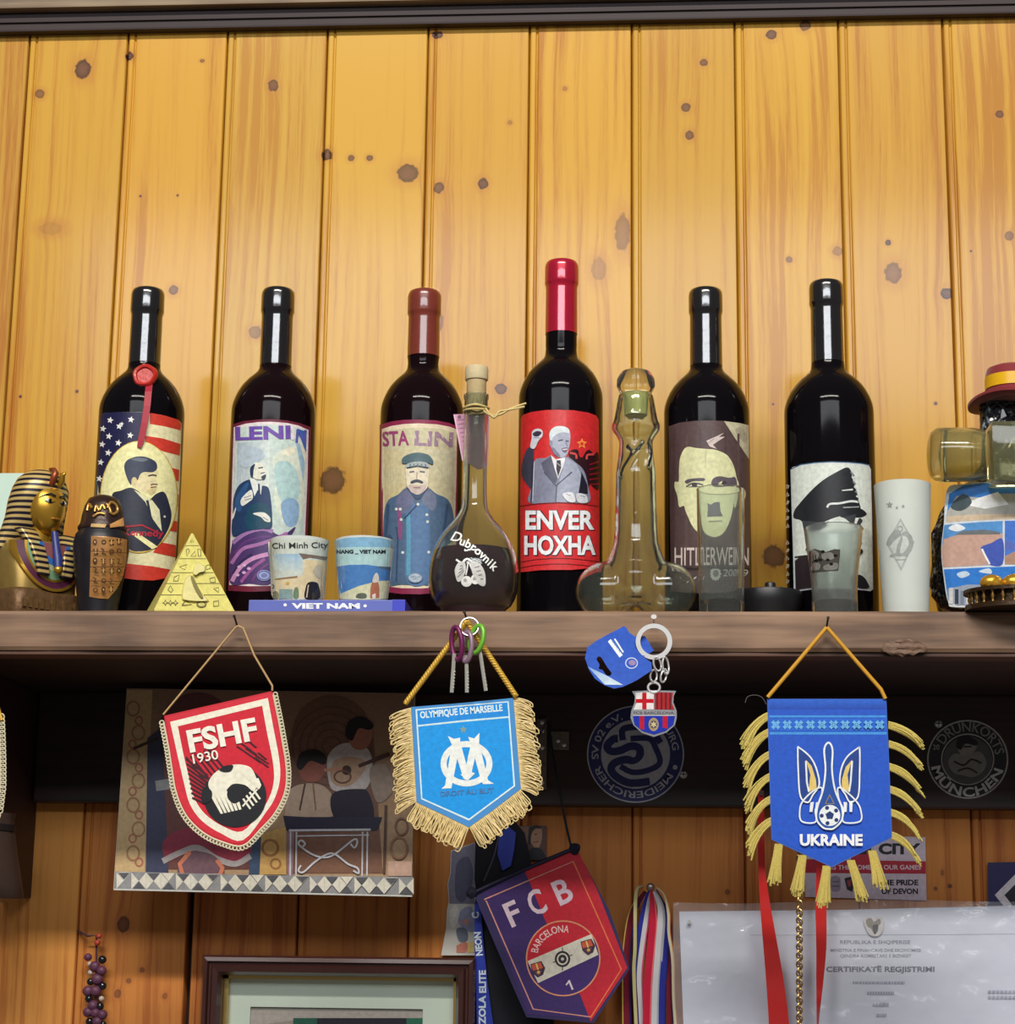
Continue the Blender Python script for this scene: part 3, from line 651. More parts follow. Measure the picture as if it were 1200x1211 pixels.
a.text('HITLERWEIN', 92, 940, 112, (222,206,200), width=462, bold=0.005)
a.text('2009', 395, 1010, 44, (196,196,190), width=150, shear=0.2); a.star(340, 995, 46, (206,204,198), k=12, inner=0.8); a.ell(342, 993, 22, 22, (130,122,120)); a.poly([(190,1030),(230,1008),(226,1020),(195,1040)], (206,204,198))
a.poly([(66,950),(560,955),(562,965),(66,962)], (60,50,50))
a.build('label', LABEL, B5, on_cyl(X5, -0.135, R5), 3.0, lift=0.0003)

# ---- label 6: white label with a peaked cap
a = Art(920, 530, 6.055)
WH = (214,222,214)
a.poly([(88,155),(100,138),(160,118),(260,104),(380,100),(500,104),(600,114),(650,124),(664,150),(672,500),(680,1010),(660,1024),(560,1012),(400,1005),(250,1010),(160,1022),(112,1034),(105,700),(95,400)], (206,212,220))
a.poly([(95,160),(110,146),(165,128),(260,114),(380,109),(500,113),(598,123),(640,132),(655,155),(664,500),(670,1000),(650,1012),(560,1002),(400,996),(250,1000),(160,1012),(120,1022),(112,700),(102,400)], WH)
a.line([(92,150),(160,118),(260,104),(380,98),(500,101),(600,110),(656,122)], 7, (54,92,120))
BK = (34,36,42)
a.blob([(112,500),(115,450),(150,400),(230,310),(320,230),(420,170),(490,138),(520,160),(535,230),(560,300),(580,390),(590,430),(560,470),(480,480),(400,500),(330,530),(350,545),(300,560),(200,580),(165,520)], BK, 4)
a.blob([(440,455),(540,435),(590,432),(635,470),(600,495),(540,500),(470,520)], BK, 4)
a.poly([(170,520),(340,530),(560,470),(540,560),(350,560),(200,640),(185,600)], (62,64,70)); a.blob([(345,548),(400,500),(470,500),(540,555),(600,570),(500,590),(400,580)], (206,214,206), 4)
a.poly([(455,300),(535,290),(535,302),(458,306)], (216,222,220)); a.line(smooth_pts([(350,425),(370,400),(440,395),(520,380),(575,385)], 4, False), 15, (214,220,218)); a.line([(370,412),(440,404),(560,392)], 4, BK); a.line([(465,425),(580,420)], 8, (160,166,168))
for i in range(7): a.line([(520 + i * 8, 170 + i * 34), (545 + i * 5, 200 + i * 30)], 12, (206,212,210) if i % 2 else (120,126,128))
a.blob([(585,500),(605,520),(590,545),(612,575),(590,580),(560,560),(570,520)], (60,60,64), 4)
for x, y, r in ((595,625,8),(590,680,11),(592,740,16),(580,760,10),(205,725,10)): a.ell(x, y, r, r * 1.2, BK)
a.poly([(118,775),(200,765),(240,770),(240,1000),(125,1012)], (44,34,40)); a.poly([(118,790),(145,785),(120,806)], WH)
a.blob([(570,910),(610,920),(640,960),(650,1000),(570,995)], BK, 4)
a.poly([(205,600),(560,570),(560,1000),(240,1000)], (176,184,180))
for i in range(13):
    if i != 6: yy = 262 + i * 56 + (8 if i > 6 else 0); a.line([(58, yy + 30), (62 + (i % 3) * 4, yy), (76, yy + 6 + (i % 2) * 14), (68, yy + 26)], 8, (206,198,172))
a.build('label', LABEL, B6, on_cyl(X6, -0.155, R6), 3.0, lift=0.0003)
# ================================================================== SOUVENIRS ON THE SHELF
CLEAR = M('clear_glass', (240, 246, 242), 0.04, var=0.01, trans=0.97, ior=1.38)
GREENISH = M('greenish_clear_glass', (230, 238, 230), 0.04, var=0.02, trans=0.985, ior=1.33)
HAZY = M('hazy_glass', (232, 238, 234), 0.16, var=0.03, trans=0.94, ior=1.36)
FROST = M('frosted_glass', (226, 234, 228), 0.55, var=0.03, trans=0.3, ior=1.4)
def on_lathe(X0, Y0, prof):
    """surface of a turned shape given as (r, z) points"""
    pr = sorted([(z, r) for r, z in prof])
    def rad(z):
        if z <= pr[0][0]: return pr[0][1]
        for (z0, r0), (z1, r1) in zip(pr[:-1], pr[1:]):
            if z0 <= z <= z1: return r0 + (r1 - r0) * (z - z0) / max(1e-9, z1 - z0)
        return pr[-1][1]
    rm = max(r for z, r in pr)
    def f(px, py, h):
        d = ray(px, py); ta = (Y0 - rm - 0.01 - CAM.y) / d.y; tb = (Y0 - CAM.y) / d.y
        g = lambda t: (lambda p: math.hypot(p.x - X0, p.y - Y0) - rad(p.z) - h)(CAM + d * t)
        n = 40; prev = ta
        for i in range(1, n + 1):
            t = ta + (tb - ta) * i / n
            if g(t) < 0:
                lo, hi = prev, t
                for _ in range(24):
                    md = (lo + hi) / 2
                    if g(md) < 0: hi = md
                    else: lo = md
                return CAM + d * hi
            prev = t
        return CAM + d * tb
    return f
def on_face(p0, nrm):
    nrm = nrm.normalized()
    def f(px, py, h):
        d = ray(px, py); q = p0 + nrm * h
        return CAM + d * ((q - CAM).dot(nrm) / d.dot(nrm))
    return f

# ---------------------------------------------------------------- pharaoh bust
GOLD = M('bust_gold', (204, 158, 58), 0.28, 0.75, var=0.15, scale=120)
BRONZE = M('bust_bronze', (104, 76, 48), 0.5, 0.4, var=0.45, scale=160, bump=0.5)
def stripes(name, ca, cb, freq, ax='Z', rough=0.35, metal=0.3):
    m = bpy.data.materials.new(name); m.use_nodes = True; nt = m.node_tree; b = nt.nodes['Principled BSDF']; b.inputs['Roughness'].default_value = rough; b.inputs['Metallic'].default_value = metal
    tc = nt.nodes.new('ShaderNodeTexCoord'); wv = nt.nodes.new('ShaderNodeTexWave'); wv.bands_direction = ax; wv.inputs['Scale'].default_value = freq; wv.inputs['Distortion'].default_value = 0.6; wv.inputs['Detail Scale'].default_value = 0.5
    rp = nt.nodes.new('ShaderNodeValToRGB'); rp.color_ramp.interpolation = 'LINEAR'; rp.color_ramp.elements[0].position = 0.44; rp.color_ramp.elements[1].position = 0.56
    rp.color_ramp.elements[0].color = lin(ca); rp.color_ramp.elements[1].color = lin(cb)
    nt.links.new(tc.outputs['Object'], wv.inputs['Vector']); nt.links.new(wv.outputs['Fac'], rp.inputs[0]); nt.links.new(rp.outputs[0], b.inputs['Base Color'])
    return m
STRIPE = stripes('gold_and_black_stripes', (34, 28, 40), (206, 178, 112), 62.0)
YP = -0.222; mp_ = pxm(YP)
px0 = at(38, 720, YP).x
root = empty('pharaoh_bust', (px0, YP, 0), 'gold pharaoh bust with dark striped headdress and coloured collar', 'figurine')
TURN = Matrix.Translation((px0, YP, 0)) @ Matrix.Rotation(math.radians(52), 4, 'Z') @ Matrix.Diagonal((mp_, mp_, mp_ * 1.06, 1))
def put(name, bm, mat, parent=None, smooth=60):
    bmesh.ops.recalc_face_normals(bm, faces=bm.faces)
    bmesh.ops.transform(bm, matrix=TURN, verts=bm.verts)
    return obj(name, bm, mat, parent or root, smooth=smooth)
def loft(bm, rows, n=32, p=2.0, cap=True):
    """rows: (z, half x, half y, centre y, exponent)"""
    R = []
    for row in rows:
        z, ax, ay, cy = row[:4]; e = row[4] if len(row) > 4 else p
        R.append([bm.verts.new((math.copysign(abs(math.cos(t)) ** (2 / e), math.cos(t)) * ax, cy + math.copysign(abs(math.sin(t)) ** (2 / e), math.sin(t)) * ay, z)) for t in [2 * math.pi * i / n for i in range(n)]])
    for A, B in zip(R[:-1], R[1:]):
        for i in range(n): bm.faces.new((A[i], A[(i + 1) % n], B[(i + 1) % n], B[i]))
    if cap: bm.faces.new(R[0][::-1]); bm.faces.new(R[-1])
    return R
bm = bmesh.new(); loft(bm, [(0, 50, 40, 0, 6), (4, 51, 41, 0, 6), (26, 50, 40, 0, 6), (30, 47, 37, 0, 5)]); base = put('base', bm, BRONZE)
for i in range(11):
    bm = bmesh.new(); x = -42 + i * 8.2; bx(bm, x, x + 4.5, -42.5, -40, 7, 20 if i % 2 else 16); put('hieroglyph', bm, M('glyph_gold', (128, 100, 62), 0.4, 0.6, var=0.4, scale=300), base)
bm = bmesh.new(); loft(bm, [(28, 46, 36, 0, 4), (50, 48, 36, 0, 3.5), (74, 47, 32, 2, 3), (88, 40, 26, 4, 2.6), (96, 20, 16, 2, 2)]); chest = put('chest', bm, M('bust_chest', (150, 124, 66), 0.4, 0.5, var=0.3, scale=90))
def uband(name, r1, r2, off, mat):
    bm = bmesh.new(); n = 22; V = []
    for i in range(n + 1):
        t = math.pi + math.pi * i / n
        for r in (r1, r2):
            x = r * 1.02 * math.cos(t); z = 84 + r * 1.12 * math.sin(t)
            yf = -36 * max(0.05, 1 - abs(x / 50.0) ** 3.4) ** (1 / 3.4) - off - 1.0
            V.append((x, yf, z))
    for dd in (0, 3.5): 
        for v in V: bm.verts.new((v[0], v[1] + dd, v[2]))
    bm.verts.ensure_lookup_table(); N = len(V); B = bm.verts
    for i in range(n):
        a_, b_, c_, d_ = 2 * i, 2 * i + 1, 2 * i + 3, 2 * i + 2
        bm.faces.new([B[k] for k in (a_, b_, c_, d_)]); bm.faces.new([B[k + N] for k in (d_, c_, b_, a_)])
        bm.faces.new([B[k] for k in (a_, d_, d_ + N, a_ + N)]); bm.faces.new([B[k] for k in (c_, b_, b_ + N, c_ + N)])
    return put(name, bm, mat, chest, 40)
PURP = M('collar_purple', (84, 36, 62), 0.4); TEAL = M('collar_green', (126, 166, 130), 0.4); BLUE = M('collar_blue', (52, 110, 186), 0.4)
uband('collar_band', 49, 46, 3.2, GOLD); uband('collar_band', 46, 39.5, 2.6, PURP); uband('collar_band', 39.5, 37, 3.0, GOLD); uband('collar_band', 37, 28, 2.4, TEAL); uband('collar_band', 28, 22, 2.6, M('collar_pale', (176, 186, 140), 0.4)); uband('collar_band', 22, 16, 3.0, BLUE); uband('collar_band', 16, 6, 3.0, M('collar_rose', (142, 84, 84), 0.4))
bm = bmesh.new(); loft(bm, [(78, 50, 15, 16), (92, 47, 19, 14), (104, 43, 22, 10), (118, 40, 26, 6), (136, 39, 30, 2), (152, 36, 31, -2), (164, 30, 27, -3), (172, 20, 19, -3), (176, 8, 8, -3)]); head = put('headdress', bm, STRIPE)
for s in (-1, 1):
    bm = bmesh.new(); vs = loft(bm, [(46, 8, 3, -42, 5), (60, 9, 3.5, -41.5, 5), (80, 11, 5, -35, 4), (100, 13, 9, -17, 3)], 16)
    for v in bm.verts: v.co.x += s * (16 + (v.co.z - 46) * 0.24)
    put('lappet', bm, STRIPE, head)
TURN0 = TURN
TURN = TURN0 @ Matrix.Translation((0, -17, 124)) @ Matrix.Diagonal((1.16, 1.08, 1.14, 1)) @ Matrix.Translation((0, 16, -120))
bm = bmesh.new(); ball(bm, (0, -17, 124), 1.0, 3, (21, 19, 28))
for v in bm.verts:
    if v.co.z < 118: v.co.x *= 1 - (118 - v.co.z) * 0.011
    if abs(v.co.x) < 3.4 and v.co.y < -28 and 114 < v.co.z < 130: v.co.y -= 4.0 * (1 - abs(v.co.x) / 3.4) * (131 - v.co.z) / 16
    if abs(v.co.x) < 9 and v.co.y < -26 and 105 < v.co.z < 111: v.co.y -= 1.4
face = put('face', bm, GOLD)
bm = bmesh.new(); loft(bm, [(72, 15, 13, -6), (88, 12, 11, -8), (104, 13, 12, -9)], 20); put('neck', bm, GOLD)
for s in (-1, 1):
    bm = bmesh.new(); ball(bm, (s * 8.4, -33.2, 129), 1.0, 2, (5.2, 1.6, 2.4)); put('eye', bm, M('bust_eye', (228, 226, 210), 0.3), face)
    bm = bmesh.new(); ball(bm, (s * 8.2, -34.6, 129), 1.0, 2, (2.2, 0.8, 2.2)); put('pupil', bm, M('bust_black', (20, 18, 24), 0.3), face)
    bm = bmesh.new(); tube(bm, [(s * 2.5, -36.4, 134.0), (s * 8, -34.8, 136.2), (s * 14, -29.6, 133.6), (s * 18, -24, 130)], 0.9, 6); put('eyebrow', bm, M('bust_black', (20, 18, 24), 0.3), face)
    bm = bmesh.new(); tube(bm, [(s * 2.6, -35.4, 128.4), (s * 8, -35.0, 126.4), (s * 13, -31.0, 127.6), (s * 18.4, -24, 127)], 0.55, 6); put('eye_line', bm, M('bust_black', (20, 18, 24), 0.3), face)
    bm = bmesh.new(); ball(bm, (s * 24, -8, 124), 1.0, 2, (4, 5.5, 9)); ear = put('ear', bm, GOLD)
    bm = bmesh.new(); ball(bm, (s * 27, -9.5, 125), 1.0, 2, (1.8, 2.6, 4.5)); put('ear_hollow', bm, M('ear_shade', (140, 84, 40), 0.5), ear)
bm = bmesh.new(); ball(bm, (0, -35.6, 111), 1.0, 2, (6, 1.6, 1.3)); put('lips', bm, M('bust_lips', (186, 130, 52), 0.35, 0.6), face)
bm = bmesh.new(); loft(bm, [(60, 4.6, 4.6, -45), (70, 4.8, 4.8, -43), (98, 3.6, 3.6, -34)], 14); put('beard', bm, M('lapis_beard', (44, 54, 120), 0.4, var=0.5, scale=700))
bm = bmesh.new(); ball(bm, (0, -46, 58), 5.2, 2, (1, 0.9, 0.9)); put('beard_tip', bm, GOLD)
bm = bmesh.new(); tube(bm, [(-4, -28, 146), (-5, -33, 152), (-3, -34, 158), (-3, -30, 162), (-3, -22, 164)], [3, 3.8, 3.6, 3, 1.4], 8); put('cobra', bm, M('cobra_red', (150, 74, 44), 0.35, 0.5), head)
bm = bmesh.new(); tube(bm, [(5, -28, 146), (6, -33, 152), (5, -35, 158), (6, -39, 159)], [3, 3.6, 3.2, 1.2], 8); put('vulture_head', bm, GOLD, head)

TURN = TURN0
# ---------------------------------------------------------------- canopic jar
YJ = -0.232; mj = pxm(YJ); JX = at(119, 660, YJ).x; ZJ = lambda py: at(119, py, YJ).z
root = empty('canopic_jar', (JX, YJ, 0), 'small dark canopic jar with copper-gold hieroglyph panel beside the pharaoh bust', 'jar')
JP = [(0, 0), (23 * mj, 0), (24.5 * mj, ZJ(716)), (27 * mj, ZJ(700)), (31 * mj, ZJ(675)), (33.8 * mj, ZJ(652)), (34 * mj, ZJ(643)), (32 * mj, ZJ(634)), (29 * mj, ZJ(630)), (28.5 * mj, ZJ(627)), (0, ZJ(627))]
JAR = M('jar_blackened', (30, 29, 36), 0.42, 0.2, var=0.5, scale=60, bump=0.15)
bm = bmesh.new(); lathe(bm, JP, JX, YJ, 44); obj('body', bm, JAR, root, smooth=40)
bm = bmesh.new(); lathe(bm, [(0, ZJ(628)), (29.5 * mj, ZJ(628)), (30 * mj, ZJ(625)), (27 * mj, ZJ(620)), (25.5 * mj, ZJ(610)), (23 * mj, ZJ(600)), (18.5 * mj, ZJ(591)), (10 * mj, ZJ(587)), (0, ZJ(586))], JX, YJ, 36); lid = obj('lid', bm, M('jar_lid', (52, 34, 30), 0.35, 0.3, var=0.5, scale=180, bump=0.3), root, smooth=50)
GJ = M('jar_gold', (206, 160, 84), 0.3, 0.7, var=0.25, scale=220)
jf = on_lathe(JX, YJ, [(30 * mj, ZJ(625)), (27 * mj, ZJ(620)), (25.5 * mj, ZJ(610)), (23 * mj, ZJ(600)), (18.5 * mj, ZJ(591))])
for pts in ([(103,604),(105,596),(109,601)], [(112,605),(114,598),(117,604)], [(118,603),(121,597),(124,602)], [(127,601),(131,594),(137,597),(139,604),(134,608),(129,605)], [(110,611),(117,607),(124,608)], [(131,606),(129,600),(126,596)]):
    bm = bmesh.new(); tube(bm, [jf(x, y, 0.0008) for x, y in smooth_pts(pts, 4, False)], 0.0013, 8); obj('gold_curl', bm, GJ, lid, smooth=60)
a = Art(); a.poly([(108,619),(126,620),(124,624),(107,623)], (206,170,110)); a.poly([(130,620),(146,612),(147,622),(130,624)], (206,150,90)); a.build('chin_panel', print_mat('gilt_print', 0.35, metal=0.15), lid, jf, 3.0, lift=0.0006)
a = Art(80, 600, 6.667)
jb = on_lathe(JX, YJ, JP[1:-1])
a.poly([(185,225),(300,228),(380,238),(470,255),(460,450),(430,560),(390,640),(320,722),(250,718),(170,705),(175,560),(180,400)], (166,118,66))
a.grad([(300,240),(466,262),(440,540),(320,560)], [(178,132,66),(180,120,70),(196,116,76),(190,120,70)], up=True)
random.seed(3)
for r in range(6):
    for c in range(4):
        x = 200 + c * 62 + random.uniform(-6, 6); y = 250 + r * 76 + random.uniform(-6, 6)
        if x > 455 - r * 22: continue
        k = random.choice('abcd'); dk = (84, 56, 34)
        if k == 'a': a.ring(x + 18, y + 22, 20, 18, 8, dk)
        elif k == 'b': a.line([(x, y), (x + 22, y + 10), (x + 8, y + 40), (x + 40, y + 46)], 9, dk)
        elif k == 'c': a.blob([(x, y + 30), (x + 12, y), (x + 34, y + 12), (x + 24, y + 46)], dk, 3); a.ell(x + 18, y + 22, 6, 8, (220,170,104))
        else: a.line([(x, y + 6), (x + 40, y + 4)], 8, dk); a.line([(x + 6, y + 40), (x + 40, y + 36)], 10, dk); a.line([(x + 20, y), (x + 20, y + 40)], 7, (226,180,110))
a.line([(182,345),(465,360)], 6, (96,62,40)); a.line([(178,470),(450,470)], 6, (96,62,40)); a.line([(174,580),(420,585)], 6, (96,62,40))
a.build('hieroglyph_panel', print_mat('gilt_print', 0.35, metal=0.15), root, jb, 3.0, lift=0.0006, step=0.00008)

# ---------------------------------------------------------------- brass pyramid
YY = -0.225; ap = at(227, 631, YY); PX = ap.x
root = empty('pyramid', (PX, YY, 0), 'small brass pyramid with a seated figure in relief', 'figurine')
hs = 50 * pxm(YY - 0.03); ang = math.radians(23)
def pr2(x, y, z): return Vector((PX + x * math.cos(ang) - y * math.sin(ang), YY + x * math.sin(ang) + y * math.cos(ang), z))
bm = bmesh.new()
low = [bm.verts.new(pr2(x, y, 0.0)) for x, y in ((-hs, -hs), (hs, -hs), (hs, hs), (-hs, hs))]; mid = [bm.verts.new(pr2(x, y, 0.0015)) for x, y in ((-hs, -hs), (hs, -hs), (hs, hs), (-hs, hs))]
tp = [bm.verts.new(pr2(x, y, ap.z)) for x, y in ((-.0008, -.0008), (.0008, -.0008), (.0008, .0008), (-.0008, .0008))]
for A, B in ((low, mid), (mid, tp)):
    for i in range(4): bm.faces.new((A[i], A[(i + 1) % 4], B[(i + 1) % 4], B[i]))
bm.faces.new(low[::-1]); bm.faces.new(tp)
BRASS = M('aged_brass', (214, 206, 116), 0.42, 0.2, var=0.22, scale=200, bump=0.15)
n0 = (pr2(hs, -hs, 0) - pr2(-hs, -hs, 0)).cross(ap - pr2(-hs, -hs, 0)).normalized()
if n0.y > 0: n0 = -n0
p00 = pr2(-hs, -hs, 0.0015)
obj('body', bm, BRASS, root)
pf = on_face(p00, n0)
a = Art(80, 600, 6.667); DB = (112,104,58)
for (xa, xb, y) in ((925,1035,302),(880,1090,405),(820,1150,515),(765,1200,600),(735,1240,690)): a.line([(xa, y), (xb, y)], 6, DB)
a.line([(968,270),(980,250),(996,272),(966,272)], 5, DB)
for q in ([(935,335),(950,325),(960,345),(940,385)], [(970,385),(1005,345),(1010,385)], [(1025,330),(1050,330),(1050,385),(1030,385)], [(880,470),(940,450),(925,490)], [(1090,460),(1120,450),(1125,480),(1095,490)], [(840,550),(880,530),(870,580),(835,580)], [(1120,560),(1160,550),(1165,590),(1125,590)], [(790,650),(810,615),(830,650),(815,670)], [(1150,640),(1190,630),(1190,670)]):
    a.line(q, 6, DB, closed=True)
for x in (760, 800, 840): a.star(x + 10, 752, 26, DB, k=4); a.star(x + 10, 752, 14, (196,188,112), k=4)
a.line([(900,770),(930,735),(980,765),(900,772)], 6, DB); a.ell(1055, 765, 40, 24, DB); a.ell(1055, 765, 26, 14, (196,188,112)); a.line([(1150,740),(1190,735),(1190,775),(1150,778)], 6, DB, closed=True)
a.build('engraving', print_mat('brass_print', 0.42, metal=0.1), root, pf, lift=0.0001)
def relief(name, pts, h, mat, parent):
    bm = bmesh.new(); P = smooth_pts(pts, 5); P = [(80 + x / 6.667, 600 + y / 6.667) for x, y in P]
    A = [bm.verts.new(pf(x, y, 0.0001)) for x, y in P]; cx, cy = sum(p[0] for p in P) / len(P), sum(p[1] for p in P) / len(P)
    B = [bm.verts.new(pf(cx + (x - cx) * .86, cy + (y - cy) * .9, h)) for x, y in P]; n = len(P)
    for i in range(n): bm.faces.new((A[i], A[(i + 1) % n], B[(i + 1) % n], B[i]))
    bm.faces.new(B); bmesh.ops.recalc_face_normals(bm, faces=bm.faces)
    return obj(name, bm, mat, parent)
R2 = M('brass_relief', (226, 218, 150), 0.35, 0.25, var=0.2, scale=200)
fig = relief('seated_figure', [(895,715),(905,620),(930,555),(965,530),(1000,560),(1040,650),(1110,730),(1100,745),(1000,745),(920,735)], 0.003, R2, root)
relief('figure_head', [(985,520),(1000,455),(1040,438),(1085,470),(1080,505),(1040,515),(1010,535)], 0.004, R2, root)
relief('figure_arm', [(965,550),(985,545),(1035,640),(1075,715),(1050,715),(1000,640)], 0.0045, M('brass_dark', (128, 120, 70), 0.45, 0.45), root)

# ---------------------------------------------------------------- blue stand and the two printed shot glasses
YT = -0.264; zt = at(385, 709.5, YT).z
tx0, tx1 = at(294, 715, YT).x, at(478, 715, YT).x
root = empty('shot_glass_stand', ((tx0 + tx1) / 2, YT + 0.03, 0), 'low blue stand lettered VIET NAM that carries two printed shot glasses', 'stand')
bm = bmesh.new(); bx(bm, tx0, tx1, YT, YT + 0.066, 0.0, zt, 0.0006); obj('base', bm, M('blue_stand', (92, 104, 186), 0.4, var=0.12, scale=40), root)
bm = bmesh.new(); bx(bm, at(464, 715, YT).x, tx1 + 0.0008, YT - 0.0006, YT + 0.05, 0.001, zt + 0.0002, 0.0003); obj('end_piece', bm, M('blue_stand_end', (58, 66, 196), 0.35), root)
a = Art(280, 620, 6.0); a.text('VIET NAM', 388, 597, 36, (236,240,246), width=485, bold=0.05); a.ell(343, 572, 12, 11, (236,240,246)); a.ell(910, 579, 12, 11, (236,240,246))
a.build('lettering', print_mat('stand_print', 0.4), root, on_plane(YT), lift=0.0002)
CERAMIC = M('printed_glass_white', (214, 220, 214), 0.12, var=0.04, coat=0.4)
def tumbler(root, X0, Y0, z0, z1, r0, r1, wall, floor_, mat, seg=44, mids=()):
    pr = [(0, z0), (r0 * 0.93, z0), (r0, z0 + 0.0008)] + [(r, z) for r, z in mids] + [(r1, z1 - 0.0005), (r1 - wall * 0.5, z1), (r1 - wall, z1 - 0.0005)] + [(r - wall, z) for r, z in reversed(mids) if z > z0 + floor_ + 0.001] + [(r0 - wall, z0 + floor_), (0, z0 + floor_)]
    bm = bmesh.new(); lathe(bm, pr, X0, Y0, seg); return obj('glass', bm, mat, root, smooth=50)
def shot(cx, label):
    Y0 = -0.236; m = pxm(Y0); X0 = at(cx, 675, Y0).x; z1 = at(cx, 639.5, Y0).z; r1, r0 = 36.0 * m, 28.6 * m
    z0 = zt
    root = empty('shot_glass', (X0, Y0, z0), label, 'shot glass', 'printed shot glasses on the blue stand')
    tumbler(root, X0, Y0, z0, z1, r0, r1, 0.0022, 0.006, CERAMIC)
    k = (r1 - r0) / (z1 - z0)
    return root, on_cyl(X0, Y0, r0 - k * z0, k)
GP = print_mat('glazed_print', 0.12, spec=0.6, coat=0.5)
r, sf = shot(353, 'printed shot glass reading Chi Minh City, at the left of the blue stand')
a = Art(280, 620, 6.0)
a.poly([(222,125),(300,108),(430,100),(560,106),(652,125),(620,525),(600,532),(430,534),(260,530),(245,500)], (206,214,204))
a.grad([(240,210),(460,210),(460,330),(245,330)], [(166,196,214),(158,192,216),(196,212,212),(206,216,208)])
a.poly([(270,385),(430,368),(432,380),(640,240),(615,525),(270,530)], (222,206,168)); a.poly([(440,205),(520,215),(645,232),(635,255),(520,238),(470,250)], (122,106,96)); a.poly([(480,250),(632,262),(610,525),(470,528)], (226,208,166)); a.poly([(270,385),(430,366),(430,380),(270,396)], (150,122,90))
a.blob([(485,528),(488,450),(505,415),(545,408),(580,430),(585,528)], (36,30,34)); a.line([(495,520),(508,430)], 8, (206,196,180)); a.blob([(400,520),(408,455),(430,448),(440,480),(435,525)], (110,134,108)); a.rect(300, 460, 395, 528, (138,164,160)); a.blob([(250,520),(258,480),(290,480),(295,525)], (128,134,110)); a.blob([(540,340),(570,290),(600,300),(590,380)], (196,186,166)); a.ell(360, 420, 12, 10, (206,170,80)); a.ell(255, 440, 9, 14, (70,74,70))
a.text('Chi Minh City', 248, 172, 40, (52,54,56), width=400, bold=0.01, rot=-1)
a.build('print', GP, r, sf, 3.0, lift=0.0003)
r, sf = shot(430.5, 'printed shot glass with a blue beach picture, at the right of the blue stand')
a = Art(280, 620, 6.0)
a.poly([(692,118),(780,96),(900,90),(1020,96),(1118,118),(1090,400),(1072,528),(900,536),(725,530),(705,300)], (176,212,214))
a.poly([(692,118),(780,96),(900,90),(1020,96),(1118,118),(1112,165),(900,160),(698,165)], (134,182,214)); a.poly([(712,300),(800,288),(920,286),(1000,298),(1092,302),(1085,400),(1000,405),(860,440),(740,490),(722,440)], (78,130,192)); a.poly([(725,500),(860,440),(1000,402),(1086,400),(1072,528),(900,536),(725,530)], (212,212,176)); a.poly([(1000,298),(1092,302),(1090,325),(1010,312)], (88,110,130))
a.poly([(945,525),(948,450),(965,395),(985,385),(1000,400),(1012,450),(1010,520),(985,528)], (176,110,84)); a.blob([(962,410),(975,360),(995,345),(1008,380),(1000,410)], (214,206,196)); a.poly([(960,500),(985,490),(985,528),(962,528)], (226,216,206)); a.blob([(845,520),(860,492),(910,490),(922,515),(900,528)], (96,104,90))
a.text('NANG _ VIET NAM', 706, 206, 24, (40,44,50), width=350, bold=0.05)
a.build('print', GP, r, sf, 3.0, lift=0.0003)

# ---------------------------------------------------------------- round-bellied decanter
YD = -0.222; md = pxm(YD); DX = at(560, 660, YD).x; ZD = lambda py: at(560, py, YD).z
root = empty('decanter', (DX, YD, 0), 'long-necked round decanter of plum-dark liqueur lettered Dubrovnik', 'decanter')
DP = [(720.5, 40), (716, 46), (708, 50.5), (700, 53), (688, 54.6), (675, 54.4), (664, 52.8), (655, 50.4), (645, 46.4), (635, 41), (625, 33.5), (616, 25.5), (608, 19.5), (601, 16.2), (590, 15), (560, 14.4), (500, 14.2), (474, 14.4), (471, 15.4), (467, 15.2)]
OUT = [(r_ * md, ZD(p)) for p, r_ in DP]; OUT = [(0, 0.0005), (34 * md, 0.0)] + [(r, z) for r, z in OUT if z > 0.001]
INN = [(max(0.002, r - 0.0018), z) for r, z in OUT[2:]]
bm = bmesh.new(); lathe(bm, OUT + [(r, z) for r, z in reversed(INN)] + [(0, 0.004)], DX, YD, 52); obj('glass', bm, GREENISH, root, smooth=60)
zl_ = ZD(653)
LQ = [(0, 0.0045), (36 * md, 0.0045)] + [(r - 0.0003, z) for r, z in INN if 0.006 < z < zl_] + [(49.2 * md - 0.0018, zl_), (0, zl_)]
bm = bmesh.new(); lathe(bm, LQ, DX, YD, 48); obj('liqueur', bm, M('plum_liqueur', (58, 12, 34), 0.08, var=0.15), root, smooth=50)
CK = M('pale_cork', (206, 190, 150), 0.7, var=0.15, scale=300, bump=0.1)
bm = bmesh.new(); lathe(bm, [(0, ZD(450)), (13.8 * md, ZD(450)), (14.4 * md, ZD(448)), (14.4 * md, ZD(437)), (13.6 * md, ZD(434.5)), (0, ZD(434))], DX, YD, 30); cap = obj('stopper', bm, CK, root, smooth=40)
bm = bmesh.new(); lathe(bm, [(0, ZD(480)), (11.2 * md, ZD(480)), (11.6 * md, ZD(465)), (12.2 * md, ZD(463)), (12.2 * md, ZD(450)), (0, ZD(450))], DX, YD, 30); obj('stopper_stem', bm, M('cork_stem', (190, 168, 124), 0.7, var=0.2, scale=300), root, smooth=40)
RAF = M('raffia', (206, 184, 120), 0.6, var=0.25, scale=400)
bm = bmesh.new(); tube(bm, [(DX + 15.6 * md * math.cos(t), YD + 15.6 * md * math.sin(t), ZD(483) + 0.0006 * math.sin(3 * t)) for t in [2 * math.pi * i / 28 for i in range(28)]], 0.0011, 6, closed=True)
tube(bm, [(DX + 15.4 * md * math.cos(t), YD + 15.4 * md * math.sin(t), ZD(487)) for t in [2 * math.pi * i / 28 for i in range(28)]], 0.0009, 6, closed=True)
tie = obj('raffia_tie', bm, RAF, root, smooth=60)
